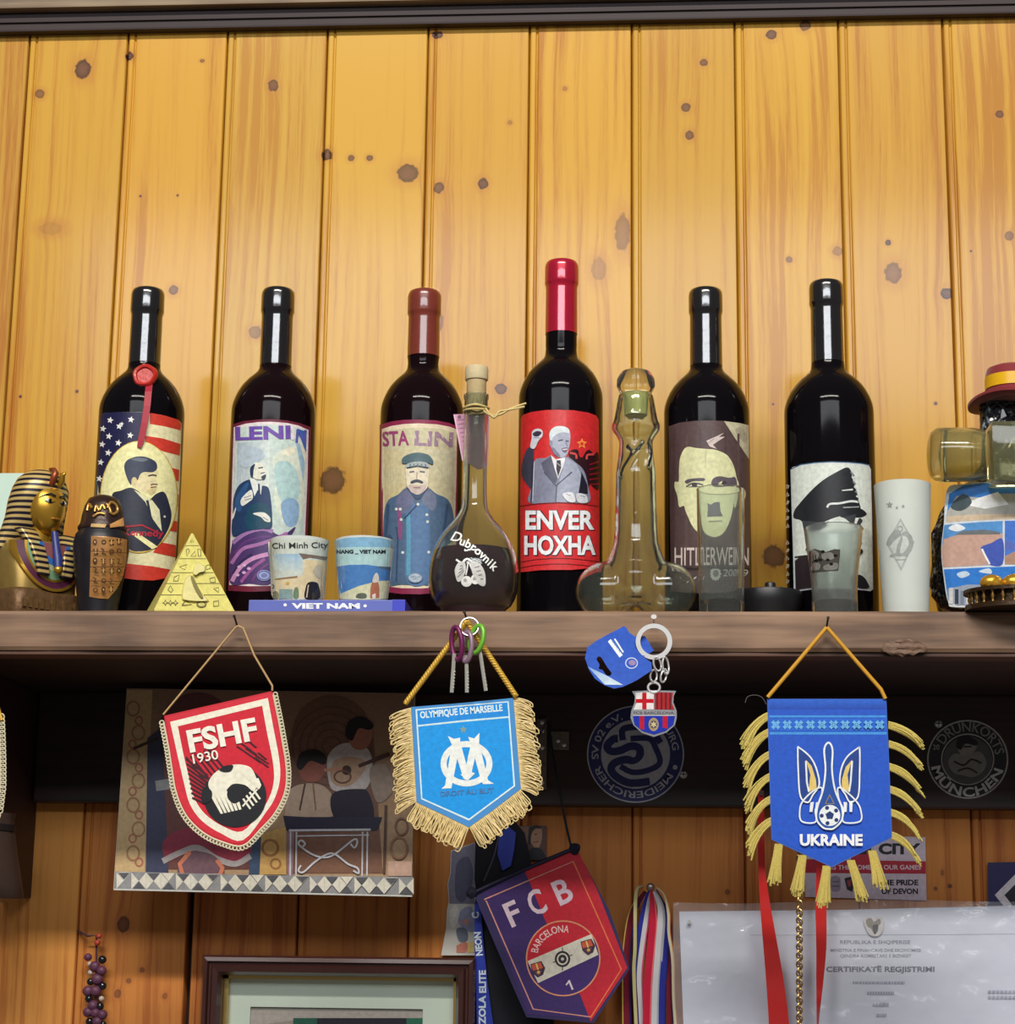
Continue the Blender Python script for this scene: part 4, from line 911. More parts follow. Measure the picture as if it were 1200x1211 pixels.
for pts in ([(572,486,-.236),(580,491,-.238),(592,490,-.238),(604,483,-.236),(622,477,-.234)], [(574,483,-.236),(584,494,-.239),(590,487,-.238),(600,485,-.237),(620,481,-.235)]):
    bm = bmesh.new(); tube(bm, [at(*p) for p in smooth_pts(pts, 4, False)], 0.0011, 6); obj('raffia_end', bm, RAF, tie, smooth=60)
a = Art(); a.poly([(536,490),(578,489),(577,552),(566,556),(556,550),(547,545)], (206,150,176))
for i in range(9): a.line([(540 + i * 1.3, 497 + i * 5), (548 + i * 0.6, 496 + i * 5)], 1.2, (150,96,130))
a.line([(537,491),(547,545)], 1.2, (226,196,210)); a.ell(543, 493, 2.2, 2.2, (120,80,110)); a.grad([(556,492),(577,491),(576,546),(558,546)], [(198,146,170),(214,168,188),(206,156,178),(190,140,164)])
tg = a.build('paper_tag', print_mat('tag_paper', 0.6), root, on_plane(YD + 15.6 * md), lift=0.0)
sd = tg.modifiers.new('thickness', 'SOLIDIFY'); sd.thickness = 0.0004
df = on_lathe(DX, YD, OUT[1:])
a = Art(500, 430, 4.038); WP = (236,236,232)
a.text('D', 130, 842, 46, WP, width=44, rot=14, bold=0.012, shear=0.3)
for ch, x, y, r_ in (('u', 172, 862, 20), ('b', 198, 872, 26), ('r', 224, 886, 32), ('o', 242, 900, 36), ('v', 264, 918, 40), ('n', 284, 938, 42), ('i', 306, 960, 42), ('k', 318, 974, 42)):
    a.text(ch, x, y, 40, WP, rot=r_, bold=0.022)
a.line(smooth_pts([(158,935),(185,950),(210,932),(232,945)], 4, False), 9, WP); a.line(smooth_pts([(215,945),(212,975),(205,1010)], 4, False), 6, WP); a.line(smooth_pts([(218,945),(235,985),(250,1010)], 4, False), 6, WP)
a.ell(208, 1040, 26, 26, WP); a.ell(250, 1030, 22, 24, WP); a.blob([(160,1030),(152,985),(170,950),(198,948),(205,985),(190,1025),(172,1042)], (206,206,202)); a.blob([(228,945),(270,955),(296,1000),(296,1060),(262,1050),(236,1000)], (206,206,202))
for i in range(4): a.line([(166 + i * 4, 1020 - i * 18), (196 - i * 2, 990 - i * 8)], 4, (110,96,106)); a.line([(245 + i * 10, 975 + i * 18), (270 + i * 6, 968 + i * 20)], 4, (110,96,106))
a.ell(202, 1034, 8, 8, (170,166,168)); a.ell(246, 1026, 7, 7, (170,166,168))
a.build('print', print_mat('white_enamel', 0.4), root, df, 3.0, lift=0.0003)

# ---------------------------------------------------------------- clear novelty bottle with two bulbs
YN = -0.215; mn = pxm(YN); NX = at(752, 690, YN).x; ZN = lambda py: at(752, py, YN).z
root = empty('novelty_bottle', (NX, YN, 0), 'clear novelty glass bottle with two round bulbs at its foot', 'bottle')
bm = bmesh.new()
lathe(bm, [(0, ZN(712)), (30 * mn, ZN(712)), (38 * mn, ZN(700)), (40 * mn, ZN(685)), (37 * mn, ZN(668)), (31 * mn, ZN(655)), (27 * mn, ZN(642)), (25.6 * mn, ZN(625)), (24.6 * mn, ZN(590)), (24.2 * mn, ZN(560)), (21 * mn, ZN(535)), (20.4 * mn, ZN(522)), (24 * mn, ZN(515)), (29 * mn, ZN(509)), (29.4 * mn, ZN(503)), (26.4 * mn, ZN(496)), (24.6 * mn, ZN(486)), (22.6 * mn, ZN(474)), (20.6 * mn, ZN(466)), (0, ZN(465))], NX, YN, 40)
for s in (-1, 1):
    r = 38.5 * mn
    ball(bm, (NX + s * 34 * mn, YN - 0.004, r * 0.94), r, 4, (1.0, 0.82, 0.94))
for pts in ([(-16, -20, 560), (-6, -25, 545), (4, -25, 535), (10, -22, 526)], [(-12, -22, 532), (-4, -24, 540), (-10, -23, 552), (-18, -17, 566)], [(14, -20, 556), (18, -16, 540), (16, -16, 528)]):
    tube(bm, [Vector((NX + x * mn, YN + y * mn, ZN(py))) for x, y, py in smooth_pts(pts, 4, False)], 0.0022, 8)
bmesh.ops.recalc_face_normals(bm, faces=bm.faces)
gl = obj('glass', bm, GREENISH, root)
rm_ = gl.modifiers.new('fuse', 'REMESH'); rm_.mode = 'VOXEL'; rm_.voxel_size = 0.0014; rm_.use_smooth_shade = True
sm = gl.modifiers.new('round', 'SMOOTH'); sm.factor = 0.6; sm.iterations = 8
so = gl.modifiers.new('wall', 'SOLIDIFY'); so.thickness = 0.0024; so.offset = -1
bm = bmesh.new(); lathe(bm, [(0, ZN(466)), (14 * mn, ZN(466)), (20 * mn, ZN(463.5)), (23.4 * mn, ZN(457)), (23 * mn, ZN(449)), (18.5 * mn, ZN(441)), (10 * mn, ZN(437.5)), (0, ZN(437))], NX, YN, 36); st = obj('stopper', bm, CLEAR, root, smooth=60)
bm = bmesh.new(); lathe(bm, [(0, ZN(492)), (13.5 * mn, ZN(492)), (15.5 * mn, ZN(470)), (15.5 * mn, ZN(467)), (0, ZN(467))], NX, YN, 28); obj('stopper_plug', bm, M('yellow_plug', (206, 200, 120), 0.5), root, smooth=40)

# ---------------------------------------------------------------- plain, hazy and frosted glasses
Yg = -0.235; mg = pxm(Yg)
gx = at(852.5, 650, Yg).x
root = empty('shot_glass', (gx, Yg, 0), 'tall clear straight shot glass standing in front of the brown face label', 'shot glass')
tumbler(root, gx, Yg, 0.0, at(852.5, 578.5, Yg).z, 26.6 * mg, 29 * mg, 0.0016, 0.0145, CLEAR)
gx = at(986, 670, Yg).x; zz = lambda py: at(986, py, Yg).z
root = empty('shot_glass', (gx, Yg, 0), 'hazy flared shot glass with silver emblem before the white label bottle', 'shot glass')
tumbler(root, gx, Yg, 0.0, zz(624), 27 * mg, 35 * mg, 0.002, 0.014, HAZY, mids=((27 * mg, zz(700)), (28 * mg, zz(680)), (30.5 * mg, zz(660)), (33.5 * mg, zz(640))))
a = Art(920, 530, 6.055); hf = on_lathe(gx, Yg, [(27 * mg, 0.0), (27 * mg, zz(700)), (28 * mg, zz(680)), (30.5 * mg, zz(660)), (33.5 * mg, zz(640)), (35 * mg, zz(624))])
a.poly([(222,740),(260,720),(340,745),(400,722),(446,726),(440,790),(430,880),(330,885),(240,895),(226,860)], (150,146,140))
for q in ([(240,730),(290,750),(280,790),(235,800)], [(310,760),(380,745),(400,790),(330,800)], [(250,820),(300,830),(290,870),(235,870)], [(330,840),(420,820),(420,865),(335,872)]): a.blob(q, (236,236,230), 3)
for x, y in ((300,800),(355,800),(410,770),(380,830),(270,805),(320,740)): a.ell(x, y, 14, 10, (70,66,60))
a.build('silver_emblem', print_mat('silver_foil', 0.18, metal=0.9), root, hf, 3.0, lift=0.0003)
fx = at(1069, 650, Yg - 0.002).x; Yf = -0.237; zf = lambda py: at(1069, py, Yf).z; mf = pxm(Yf)
root = empty('frosted_glass', (fx, Yf, 0), 'tall frosted drinking glass with a grey diamond and letter D emblem', 'glass')
r0, r1, z1 = 26.6 * mf, 33.6 * mf, zf(573.5)
tumbler(root, fx, Yf, 0.0, z1, r0, r1, 0.002, 0.01, FROST)
k = (r1 - r0) / z1
a = Art(920, 530, 6.055); EG = (150,156,152)
a.poly([(876,500),(975,672),(880,880),(775,680)], (168,174,170)); a.poly([(876,525),(958,672),(880,850),(790,680)], (190,197,192))
a.poly(smooth_pts([(855,580),(820,600),(785,650),(775,690),(800,700),(830,665),(880,630),(850,700),(840,750),(800,765),(900,775),(950,740),(968,680),(950,620),(905,595),(885,620),(925,640),(935,690),(900,745),(870,745),(890,660),(880,610)], 3), EG)
a.ring(873, 578, 22, 22, 9, EG); a.line([(800,772),(930,770)], 8, EG); a.line([(845,800),(915,798)], 8, EG); a.star(798, 405, 26, EG); a.star(850, 425, 12, EG); a.star(895, 415, 14, EG)
a.build('emblem', print_mat('frost_print', 0.6), root, on_cyl(fx, Yf, r0, k), 3.0, lift=0.0002)

# ---------------------------------------------------------------- black lid with knob
YL = -0.19; ml = pxm(YL); LX = at(908, 715, YL).x
root = empty('knobbed_cover', (LX, YL, 0), 'flat black lid with a small ribbed knob between two bottles', 'lid')
zl1 = at(908, 701, YL).z
bm = bmesh.new(); lathe(bm, [(0, 0), (30 * ml, 0), (40 * ml, zl1 * 0.6), (41 * ml, zl1 * 0.95), (40 * ml, zl1), (12 * ml, zl1 + 0.001), (0, zl1 + 0.001)], LX, YL, 40)
BLK = M('black_plastic', (24, 24, 28), 0.4, var=0.3, scale=80); obj('disc', bm, BLK, root, smooth=40)
bm = bmesh.new(); zk = at(911, 689, YL).z; lathe(bm, [(0, zl1), (6.4 * ml, zl1), (6.6 * ml, zk - 0.001), (5.6 * ml, zk), (0, zk)], LX + 3 * ml, YL, 20); obj('knob', bm, BLK, root, smooth=40)

# ---------------------------------------------------------------- postcard-covered flask with hat
YS = -0.175; ms = pxm(YS); SX = at(1190, 660, YS).x; zs = lambda py: at(1190, py, YS).z
root = empty('souvenir_flask', (SX, YS, 0), 'wide crinkled black souvenir flask covered with glossy beach postcards', 'flask')
bm = bmesh.new()
SP = [(0, 0), (82, 720), (87, 705), (89, 690), (88, 660), (84, 630), (76, 605), (64, 586), (50, 575), (38, 568), (30, 555), (27, 540), (25, 500), (25, 478), (0, 478)]
lathe(bm, [(0, 0)] + [(r * ms, max(0.0, zs(p))) for r, p in SP[1:]], SX, YS, 90, ey=0.55)
random.seed(5)
for v in bm.verts:
    rr = math.hypot(v.co.x - SX, (v.co.y - YS) / .55)
    if rr > 0.018 and v.co.z < zs(580): 
        q = 0.0016 * math.sin(v.co.z * 420 + 3 * math.sin(v.co.x * 300)) + 0.0012 * random.uniform(-1, 1); v.co.x += q * (v.co.x - SX) / rr; v.co.y += q * .55
bmesh.ops.subdivide_edges(bm, edges=bm.edges[:], cuts=1, use_grid_fill=True)
def flecked(name, dark, light, sc, thr):
    m = bpy.data.materials.new(name); m.use_nodes = True; nt = m.node_tree; b = nt.nodes['Principled BSDF']; b.inputs['Roughness'].default_value = 0.18
    tc = nt.nodes.new('ShaderNodeTexCoord'); n = nt.nodes.new('ShaderNodeTexVoronoi'); n.feature = 'DISTANCE_TO_EDGE'; n.inputs['Scale'].default_value = sc
    n3 = nt.nodes.new('ShaderNodeTexNoise'); n3.inputs['Scale'].default_value = sc * 0.7; n3.inputs['Detail'].default_value = 5
    rp = nt.nodes.new('ShaderNodeValToRGB'); rp.color_ramp.elements[0].position = thr; rp.color_ramp.elements[1].position = thr + 0.1; rp.color_ramp.elements[0].color = lin(dark); rp.color_ramp.elements[1].color = lin(light)
    bp = nt.nodes.new('ShaderNodeBump'); bp.inputs['Strength'].default_value = 0.9; bp.inputs['Distance'].default_value = 0.003
    nt.links.new(tc.outputs['Object'], n.inputs['Vector']); nt.links.new(tc.outputs['Object'], n3.inputs['Vector']); nt.links.new(n3.outputs['Fac'], rp.inputs[0]); nt.links.new(rp.outputs[0], b.inputs['Base Color'])
    nt.links.new(n.outputs['Distance'], bp.inputs['Height']); nt.links.new(bp.outputs[0], b.inputs['Normal'])
    return m
obj('body', bm, flecked('crinkled_black_foil', (16, 20, 26), (150, 162, 166), 150, 0.58), root, smooth=50)
a = Art(1080, 420, 3.908)
YPn = YS - 0.55 * 89 * ms - 0.004
a.poly(smooth_pts([(155,620),(230,596),(340,585),(480,580),(640,600),(700,800),(700,1140),(480,1160),(200,1165),(160,1140),(140,1030),(128,900),(140,780)], 4), (206,214,220))
a.poly([(165,640),(230,602),(340,590),(480,586),(640,606),(690,750),(440,758),(300,762),(150,772)], (56,126,206)); a.poly([(158,720),(200,650),(330,660),(400,640),(470,640),(680,650),(690,752),(440,758),(300,762),(150,772)], (176,176,170)); a.poly([(230,690),(300,660),(390,632),(440,690),(330,710)], (236,238,240)); a.poly([(150,772),(155,745),(300,735),(470,735),(690,740),(690,752),(440,758),(300,762)], (206,186,160)); a.blob([(170,700),(230,640),(270,680),(220,720)], (70,84,90), 3)
a.poly([(142,785),(300,772),(412,766),(412,965),(300,972),(136,980),(130,900)], (86,146,206)); a.poly([(140,850),(230,822),(330,818),(412,825),(412,850),(310,890),(330,930),(350,968),(300,972),(136,980),(130,900)], (196,160,146)); a.blob([(310,890),(360,868),(412,850),(412,965),(350,968),(330,930)], (70,92,180), 4); a.line(smooth_pts([(316,895),(330,925),(352,966)], 4, False), 9, (236,236,236)); a.poly([(190,830),(230,812),(330,806),(400,818),(400,828),(230,830)], (110,116,120)); a.blob([(160,800),(200,780),(240,800),(200,815)], (226,232,238), 3)
a.poly([(422,766),(560,762),(690,770),(690,960),(560,964),(422,966)], (74,120,206)); a.poly([(422,930),(480,900),(560,920),(690,900),(690,960),(560,964),(422,966)], (176,140,120)); a.poly([(422,850),(500,880),(470,900),(422,905)], (90,110,186))
a.poly([(140,990),(300,982),(470,976),(690,972),(690,1130),(480,1150),(200,1155),(160,1130)], (52,122,206)); a.poly([(158,1080),(250,1060),(480,1065),(690,1060),(690,1130),(480,1150),(200,1155),(160,1130)], (150,160,176)); a.blob([(200,1010),(240,998),(260,1015),(220,1030)], (196,214,232), 3); a.blob([(300,1000),(350,985),(360,1010)], (206,220,232), 3)
for i in range(9): a.rect(165 + i * 26, 1075 + (i * 37) % 30, 182 + i * 26, 1150, ((206,206,206), (56,64,80), (120,130,146))[i % 3])
def flask_front(px, py, h):
    p = at(px, py, YPn); xo = (p.x - SX) / (95 * ms)
    return at(px, py, YPn + 0.018 * xo * xo - h)
pc = a.build('postcard_front', print_mat('postcard_gloss', 0.1, spec=0.6, coat=0.6), root, flask_front, 6.0)
sd = pc.modifiers.new('thickness', 'SOLIDIFY'); sd.thickness = 0.004; sd.offset = -1
# hat on its neck
hx, hy = at(1196, 470, YS).x, YS
root = empty('toy_hat', (hx, hy, zs(484)), 'little maroon hat with a yellow band on the flask neck', 'hat')
MAR = M('maroon_felt', (128, 30, 38), 0.75, var=0.12, scale=300, bump=0.1, sheen=0.3)
bm = bmesh.new(); n = 44; Rr = []
for r, dz in ((24, 0.003), (34, 0.0), (44, -0.0015), (52, -0.001), (52.5, 0.0012), (44, 0.001), (34, 0.003), (24, 0.006)):
    Rr.append([bm.verts.new((hx + r * ms * math.cos(t), hy + r * ms * math.sin(t), zs(478) + dz + (0.006 * (math.cos(t + 0.4) ** 2) * ((r - 24) / 28.0) * -1 + 0.004 * (r - 24) / 28.0))) for t in [2 * math.pi * i / n for i in range(n)]])
for i in range(len(Rr)):
    A, B = Rr[i], Rr[(i + 1) % len(Rr)]
    for q in range(n): bm.faces.new((A[q], A[(q + 1) % n], B[(q + 1) % n], B[q]))
bmesh.ops.recalc_face_normals(bm, faces=bm.faces); obj('brim', bm, MAR, root, smooth=60)
bm = bmesh.new(); lathe(bm, [(0, zs(476)), (29.5 * ms, zs(476)), (30 * ms, zs(460)), (30 * ms, zs(444)), (28 * ms, zs(437)), (22 * ms, zs(434.5)), (0, zs(434))], hx, hy, 40); obj('crown', bm, MAR, root, smooth=45)
bm = bmesh.new(); lathe(bm, [(29.9 * ms, zs(461)), (31 * ms, zs(461)), (31 * ms, zs(447)), (29.9 * ms, zs(447))], hx, hy, 40); obj('band', bm, M('yellow_satin', (226, 176, 26), 0.3, var=0.08), root, smooth=30)
# horizontal glass across the flask's shoulder
YH = YS - 0.043; mh = pxm(YH)
c0 = at(1096, 538, YH); c1 = at(1205, 541, YH)
root = empty('glass_flacon', (c1.x, YH, c1.z), 'thick greenish glass flacon lying sideways across the neck of the flask', 'bottle')
def xlathe(bm, prof, cy, cz, seg=40):
    rg = []
    for x, r in prof:
        rg.append([bm.verts.new((x, cy, cz))] if r < 1e-6 else [bm.verts.new((x, cy + r * math.cos(2 * math.pi * i / seg), cz + r * math.sin(2 * math.pi * i / seg))) for i in range(seg)])
    for A, B in zip(rg[:-1], rg[1:]):
        for i in range(seg):
            j = (i + 1) % seg
            if len(A) == 1: bm.faces.new((A[0], B[i], B[j]))
            elif len(B) == 1: bm.faces.new((A[i], B[0], A[j]))
            else: bm.faces.new((A[i], B[i], B[j], A[j]))
    bmesh.ops.recalc_face_normals(bm, faces=bm.faces)
x0 = c0.x; L_ = c1.x - c0.x; r_o = 33 * mh
OLIVE = M('olive_tinted_glass', (206, 206, 160), 0.06, var=0.03, trans=0.9, ior=1.4)
bm = bmesh.new(); xlathe(bm, [(x0, 0), (x0 + 0.001, r_o * 0.5), (x0 + 0.003, r_o * 0.82), (x0 + 0.008, r_o * 0.98), (x0 + 0.014, r_o), (x0 + L_ * .5, r_o * 0.98), (x0 + L_ * .62, r_o * 0.9), (x0 + L_ * .62, r_o * 0.8), (x0 + L_ * .5, r_o * 0.86), (x0 + 0.016, r_o * 0.86), (x0 + 0.012, r_o * 0.7), (x0 + 0.011, 0)], YH, c0.z); obj('barrel', bm, OLIVE, root, smooth=50)
bm = bmesh.new(); xa = at(1166, 540, YH).x
bx(bm, xa, xa + 56 * mh, YH - 0.03, YH + 0.012, at(1180, 578, YH).z, at(1180, 507, YH).z, 0.006); obj('block', bm, OLIVE, root, smooth=50)

# ---------------------------------------------------------------- bronze stand with gilt shells
YB = -0.285; mb = pxm(YB)
bxx = at(1215, 715, YB).x
root = empty('bronze_ornament', (bxx, YB + 0.01, 0), 'dark bronze balustrade ornament topped with gilt shells, overhanging the shelf end', 'ornament')
DBZ = M('dark_bronze', (66, 48, 30), 0.35, 0.6, var=0.5, scale=140, bump=0.3)
def oval(bm, cx, cy, z0, z1, a_, b_, n=40):
    A = [bm.verts.new((cx + a_ * math.cos(2 * math.pi * i / n), cy + b_ * math.sin(2 * math.pi * i / n), z0)) for i in range(n)]
    B = [bm.verts.new((v.co.x, v.co.y, z1)) for v in A]
    for i in range(n): bm.faces.new((A[i], A[(i + 1) % n], B[(i + 1) % n], B[i]))
    bm.faces.new(A[::-1]); bm.faces.new(B)
ca, cb = 72 * mb, 0.034; zt_ = at(1160, 697, YB).z
bm = bmesh.new(); oval(bm, bxx, YB + 0.01, 0.0, 0.004, ca * 0.98, cb * 0.98); obj('foot_plate', bm, DBZ, root, smooth=40)
bm = bmesh.new(); oval(bm, bxx, YB + 0.01, 0.0135, 0.0165, ca, cb); obj('top_plate', bm, DBZ, root, smooth=40)
bm = bmesh.new(); oval(bm, bxx, YB + 0.01, 0.004, 0.0135, ca * 0.8, cb * 0.8); obj('core', bm, DBZ, root, smooth=40)
bp_ = M('baluster_gold', (140, 106, 58), 0.3, 0.8, var=0.3)
for i in range(30):
    t = 2 * math.pi * i / 30
    if math.sin(t) > 0.5: continue
    bm = bmesh.new(); lathe(bm, [(0, 0.004), (0.0016, 0.004), (0.001, 0.0065), (0.0019, 0.009), (0.001, 0.0115), (0.0016, 0.0135), (0, 0.0135)], bxx + ca * 0.9 * math.cos(t), YB + 0.01 + cb * 0.9 * math.sin(t), 10); obj('baluster', bm, bp_, root, smooth=50)
for px_, s_ in ((1172, 1.0), (1200, 1.1)):
    c = Vector((at(px_, 690, YB - 0.004).x, YB - 0.006, 0.0165))
    bm = bmesh.new(); ball(bm, c + Vector((0, 0, 0.004)), 0.0085 * s_, 3, (1.15, 0.7, 0.8))
    for v in bm.verts:
        an = math.atan2(v.co.z - c.z, v.co.x - c.x); v.co.y -= 0.0009 * (1 if math.sin(an * 18) > 0 else 0)
        v.co.z = max(v.co.z, c.z)
    obj('gilt_shell', bm, M('shell_gilt', (214, 162, 56), 0.3, 0.7, var=0.2, scale=200), root, smooth=40)

# ---------------------------------------------------------------- pale card behind the bust
a0, b0 = at(-14, 640, -0.075), at(44, 560, -0.075)
bm = bmesh.new(); bx(bm, a0.x, b0.x, -0.077, -0.075, 0.0, b0.z, 0.0004)
cardo = obj('card', bm, M('aqua_card', (196, 222, 208), 0.5, var=0.06, scale=30), loc=((a0.x + b0.x) / 2, -0.076, 0)); tag(cardo, 'pale aqua card standing behind the pharaoh bust', 'card')
# ================================================================== HANGING ON THE SHELF EDGE
CLOTH = print_mat('printed_satin', 0.5, weave=0.25, spec=0.35)
def cp(pts, ox, oy, s): return [(ox + x / s, oy + y / s) for x, y in pts]
def slab(name, pts, Y, th, mat, parent=None, loc=None):
    """a sheet cut to an outline (photo pixels) standing at depth Y, th metres thick"""
    bm = bmesh.new(); n = len(pts)
    A = [bm.verts.new(at(x, y, Y)) for x, y in pts]; B = [bm.verts.new(v.co + Vector((0, th, 0))) for v in A]
    for t in tessellate_polygon([[Vector((x, y, 0)) for x, y in pts]]):
        bm.faces.new([A[i] for i in t]); bm.faces.new([B[i] for i in reversed(t)])
    for i in range(n): bm.faces.new((A[i], A[(i + 1) % n], B[(i + 1) % n], B[i]))
    bmesh.ops.recalc_face_normals(bm, faces=bm.faces)
    return obj(name, bm, mat, parent, loc)
def cord(name, pts, Y, rad, mat, parent, n=5, ys=None):
    P = smooth_pts(pts, n, False) if n else pts
    bm = bmesh.new(); tube(bm, [at(p[0], p[1], p[2] if len(p) > 2 else Y) for p in P], rad, 8)
    return obj(name, bm, mat, parent, smooth=60)
def walk(pts, step):
    """points and outward normals every step pixels along an open path"""
    out = []; carry = 0.0
    for (x0, y0), (x1, y1) in zip(pts[:-1], pts[1:]):
        L = math.hypot(x1 - x0, y1 - y0); d = carry
        while d < L:
            t = d / L; out.append((x0 + (x1 - x0) * t, y0 + (y1 - y0) * t, (y1 - y0) / L, -(x1 - x0) / L)); d += step
        carry = d - L
    return out
def lace(name, path, Y, mat, parent, size=4.2, step=4.0, inward=1):
    bm = bmesh.new(); m = pxm(Y)
    for i, (x, y, nx, ny) in enumerate(walk(path, step)):
        nx, ny = nx * inward, ny * inward
        c = at(x + nx * size * 0.5, y + ny * size * 0.5, Y + 0.0006)
        tube(bm, [c + Vector((size * 0.62 * m * math.cos(t), -0.0004 * math.sin(2 * t), size * 0.62 * m * math.sin(t))) for t in [2 * math.pi * k / 9 for k in range(9)]], 0.00062, 5, closed=True)
    P = [at(x, y, Y + 0.0004) for x, y, a_, b_ in walk(path, step)]
    tube(bm, P, 0.0009, 5)
    o = obj(name, bm, mat, parent, smooth=60); o['kind'] = 'stuff'; return o
NP = -SH_D - 0.0085
# ---------------------------------------------------------------- red FSHF pennant
ox, oy, s_ = 170, 720, 4.174
out = smooth_pts([(700,760),(706,850),(685,940),(640,1020),(580,1085),(490,1168),(390,1150),(300,1108),(225,1040),(180,965),(152,880)], 4, False)
out = cp([(100,528),(635,405)] + out + [(125,700)], ox, oy, s_)
root = empty('pennant', tuple(at(281, 742, NP)), 'red shield pennant dated 1930 with a football, edged in white lace', 'pennant')
cl = slab('cloth', out, NP, 0.0012, M('red_pennant_cloth', (196, 26, 44), 0.6, var=0.08), root)
a = Art(ox, oy, s_)
REDP = (206,26,48)
a.poly([(112,535),(630,414)] + smooth_pts([(693,762),(698,850),(678,935),(634,1012),(574,1078),(489,1156),(392,1140),(305,1098),(232,1033),(188,960),(160,876)], 4, False) + [(134,700)], (212,40,58))
wi = [(130,558),(612,440)] + smooth_pts([(640,590),(668,740),(672,840),(648,930),(602,1005),(490,1142),(380,1108),(285,1045),(228,965),(203,880)], 4, False) + [(168,730)]
ii = [(168,580),(584,478)] + smooth_pts([(610,620),(636,750),(642,845),(620,930),(572,1005),(486,1098),(392,1074),(305,1015),(252,940),(228,855)], 4, False) + [(196,720)]
a.poly(wi, (238,234,214)); a.poly(ii, REDP)
for i in range(11): 
    t = i / 10.0; a.poly([(205 + i * 22, 735 - i * 8 + (i % 2) * 6), (212 + i * 22, 728 - i * 8), (330 + i * 18, 880 - i * 14), (318 + i * 18, 880 - i * 14)], (60,16,28)) if i < 6 else None
for i in range(9): a.poly([(205 + i * 4, 745 + i * 24), (208 + i * 4, 735 + i * 24), (320, 820 + i * 18), (310, 828 + i * 18)], (66,18,30))
for x, y, L in ((455,680,130),(500,690,120),(480,668,80),(545,735,75),(520,660,40),(560,712,50)): a.poly([(x, y), (x + 8, y - 4), (x + L, y + L * .62), (x + L - 12, y + L * .62)], (56,14,26))
a.ell(450, 925, 155, 153, (22,24,30), n=44)
a.blob([(318,870),(340,820),(390,785),(450,768),(510,775),(540,800),(560,860),(540,900),(500,870),(440,865),(400,900),(350,915)], (238,234,214), 4)
for i in range(6): a.poly([(316 + i * 24, 900 + i * 2), (336 + i * 24, 892), (392 + i * 18, 1010 - i * 4), (380 + i * 18, 1012 - i * 4)], (238,234,214))
for i in range(4): a.poly([(470 + i * 26, 800 + i * 12), (488 + i * 26, 800 + i * 12), (580 - (3 - i) * 2, 885 - i * 5), (566, 892)], (238,234,214))
for i in range(4): a.poly([(486 + i * 16, 940 - i * 16), (494 + i * 16, 934 - i * 16), (530 + i * 16, 985 - i * 16), (522 + i * 16, 990 - i * 16)], (238,234,214))
a.line([(488,975),(560,890)], 8, (238,234,214))
a.blob([(412,905),(440,868),(490,880),(492,930),(450,960),(418,940)], (22,24,30), 4); a.blob([(372,795),(400,775),(440,772),(430,800),(400,806)], (22,24,30), 4); a.blob([(285,905),(300,880),(335,900),(330,945),(290,960)], (22,24,30), 4)
a.text('FSHF', 228, 706, 104, (240,238,224), width=345, rot=-11, bold=0.035); a.text('1930', 245, 764, 46, (240,238,224), width=128, rot=-11, bold=0.012)
a.build('print', CLOTH, cl, on_plane(NP), lift=0.0002)
CREAM = M('cream_lace', (214, 206, 176), 0.8, var=0.15, scale=500)
lp = cp([(640,425),(668,560),(700,740)] + smooth_pts([(706,800),(704,870),(685,940),(640,1020),(580,1085),(490,1170),(390,1152),(300,1110),(225,1042),(180,966),(152,880)], 4, False) + [(125,700),(98,560)], ox, oy, s_)
lace('lace_trim', lp, NP, CREAM, root, 4.4, 4.0, 1)
cord('cord', cp([(96,522),(450,95),(465,84)], ox, oy, s_), NP - 0.001, 0.0009, M('tan_cord', (186, 152, 104), 0.7, var=0.2, scale=600), root, 0)
cord('cord', cp([(465,84),(490,95),(545,230),(634,380),(634,404)], ox, oy, s_), NP - 0.001, 0.0009, MATS['tan_cord'], root, 0)

# ---------------------------------------------------------------- sky blue pennant with looped fringe
YM = NP - 0.001; ox, oy, s_ = 450, 720, 4.175
root = empty('pennant', tuple(at(553, 735, YM)), 'sky blue pennant with a white letter M emblem and looped gold fringe', 'pennant')
cl = slab('cloth', cp([(150,485),(400,465),(655,440),(672,660),(692,888),(560,990),(435,1078),(300,1012),(178,955),(165,720)], ox, oy, s_), YM, 0.0014, M('blue_pennant_cloth', (64, 140, 206), 0.6, var=0.08), root)
a = Art(ox, oy, s_); SKY = (0,150,232)
a.poly([(172,496),(400,476),(632,456),(664,876),(436,1046),(200,940)], (214,236,240)); a.poly([(180,502),(400,482),(626,462),(656,872),(436,1036),(206,935)], SKY)
a.poly([(183,570),(182,502),(400,482),(626,462),(632,532),(400,552)], (0,138,224)); a.poly([(183,574),(400,550),(632,530),(632,538),(400,559),(183,582)], (206,232,236))
a.text('OLYMPIQUE DE MARSEILLE', 196, 540, 32, (222,238,240), width=408, rot=-5.2, bold=0.03)
a.star(408, 596, 20, (130,158,150))
MW = (236,240,236)
a.ring(424, 765, 128, 112, 30, MW); a.poly([(300,888),(318,872),(352,668),(392,668),(352,872),(350,886)], MW); a.poly([(446,664),(486,660),(530,846),(560,864),(506,866),(496,850)], MW); a.poly([(356,668),(394,664),(436,812),(420,846),(408,836)], MW); a.poly([(484,660),(446,664),(414,812),(428,848),(442,836)], MW); a.poly([(332,628),(362,642),(392,636),(394,672),(352,672)], MW); a.poly([(432,632),(462,640),(488,612),(486,662),(444,668)], MW); a.poly([(394,818),(428,850),(466,812),(430,800)], MW)
a.text('DROIT AU BUT', 296, 926, 24, (66,120,176), width=264, rot=-4, bold=0.03)
a.build('print', CLOTH, cl, on_plane(YM), lift=0.0002)
GF = M('gold_fringe', (226, 202, 142), 0.45, 0.0, var=0.25, scale=500)
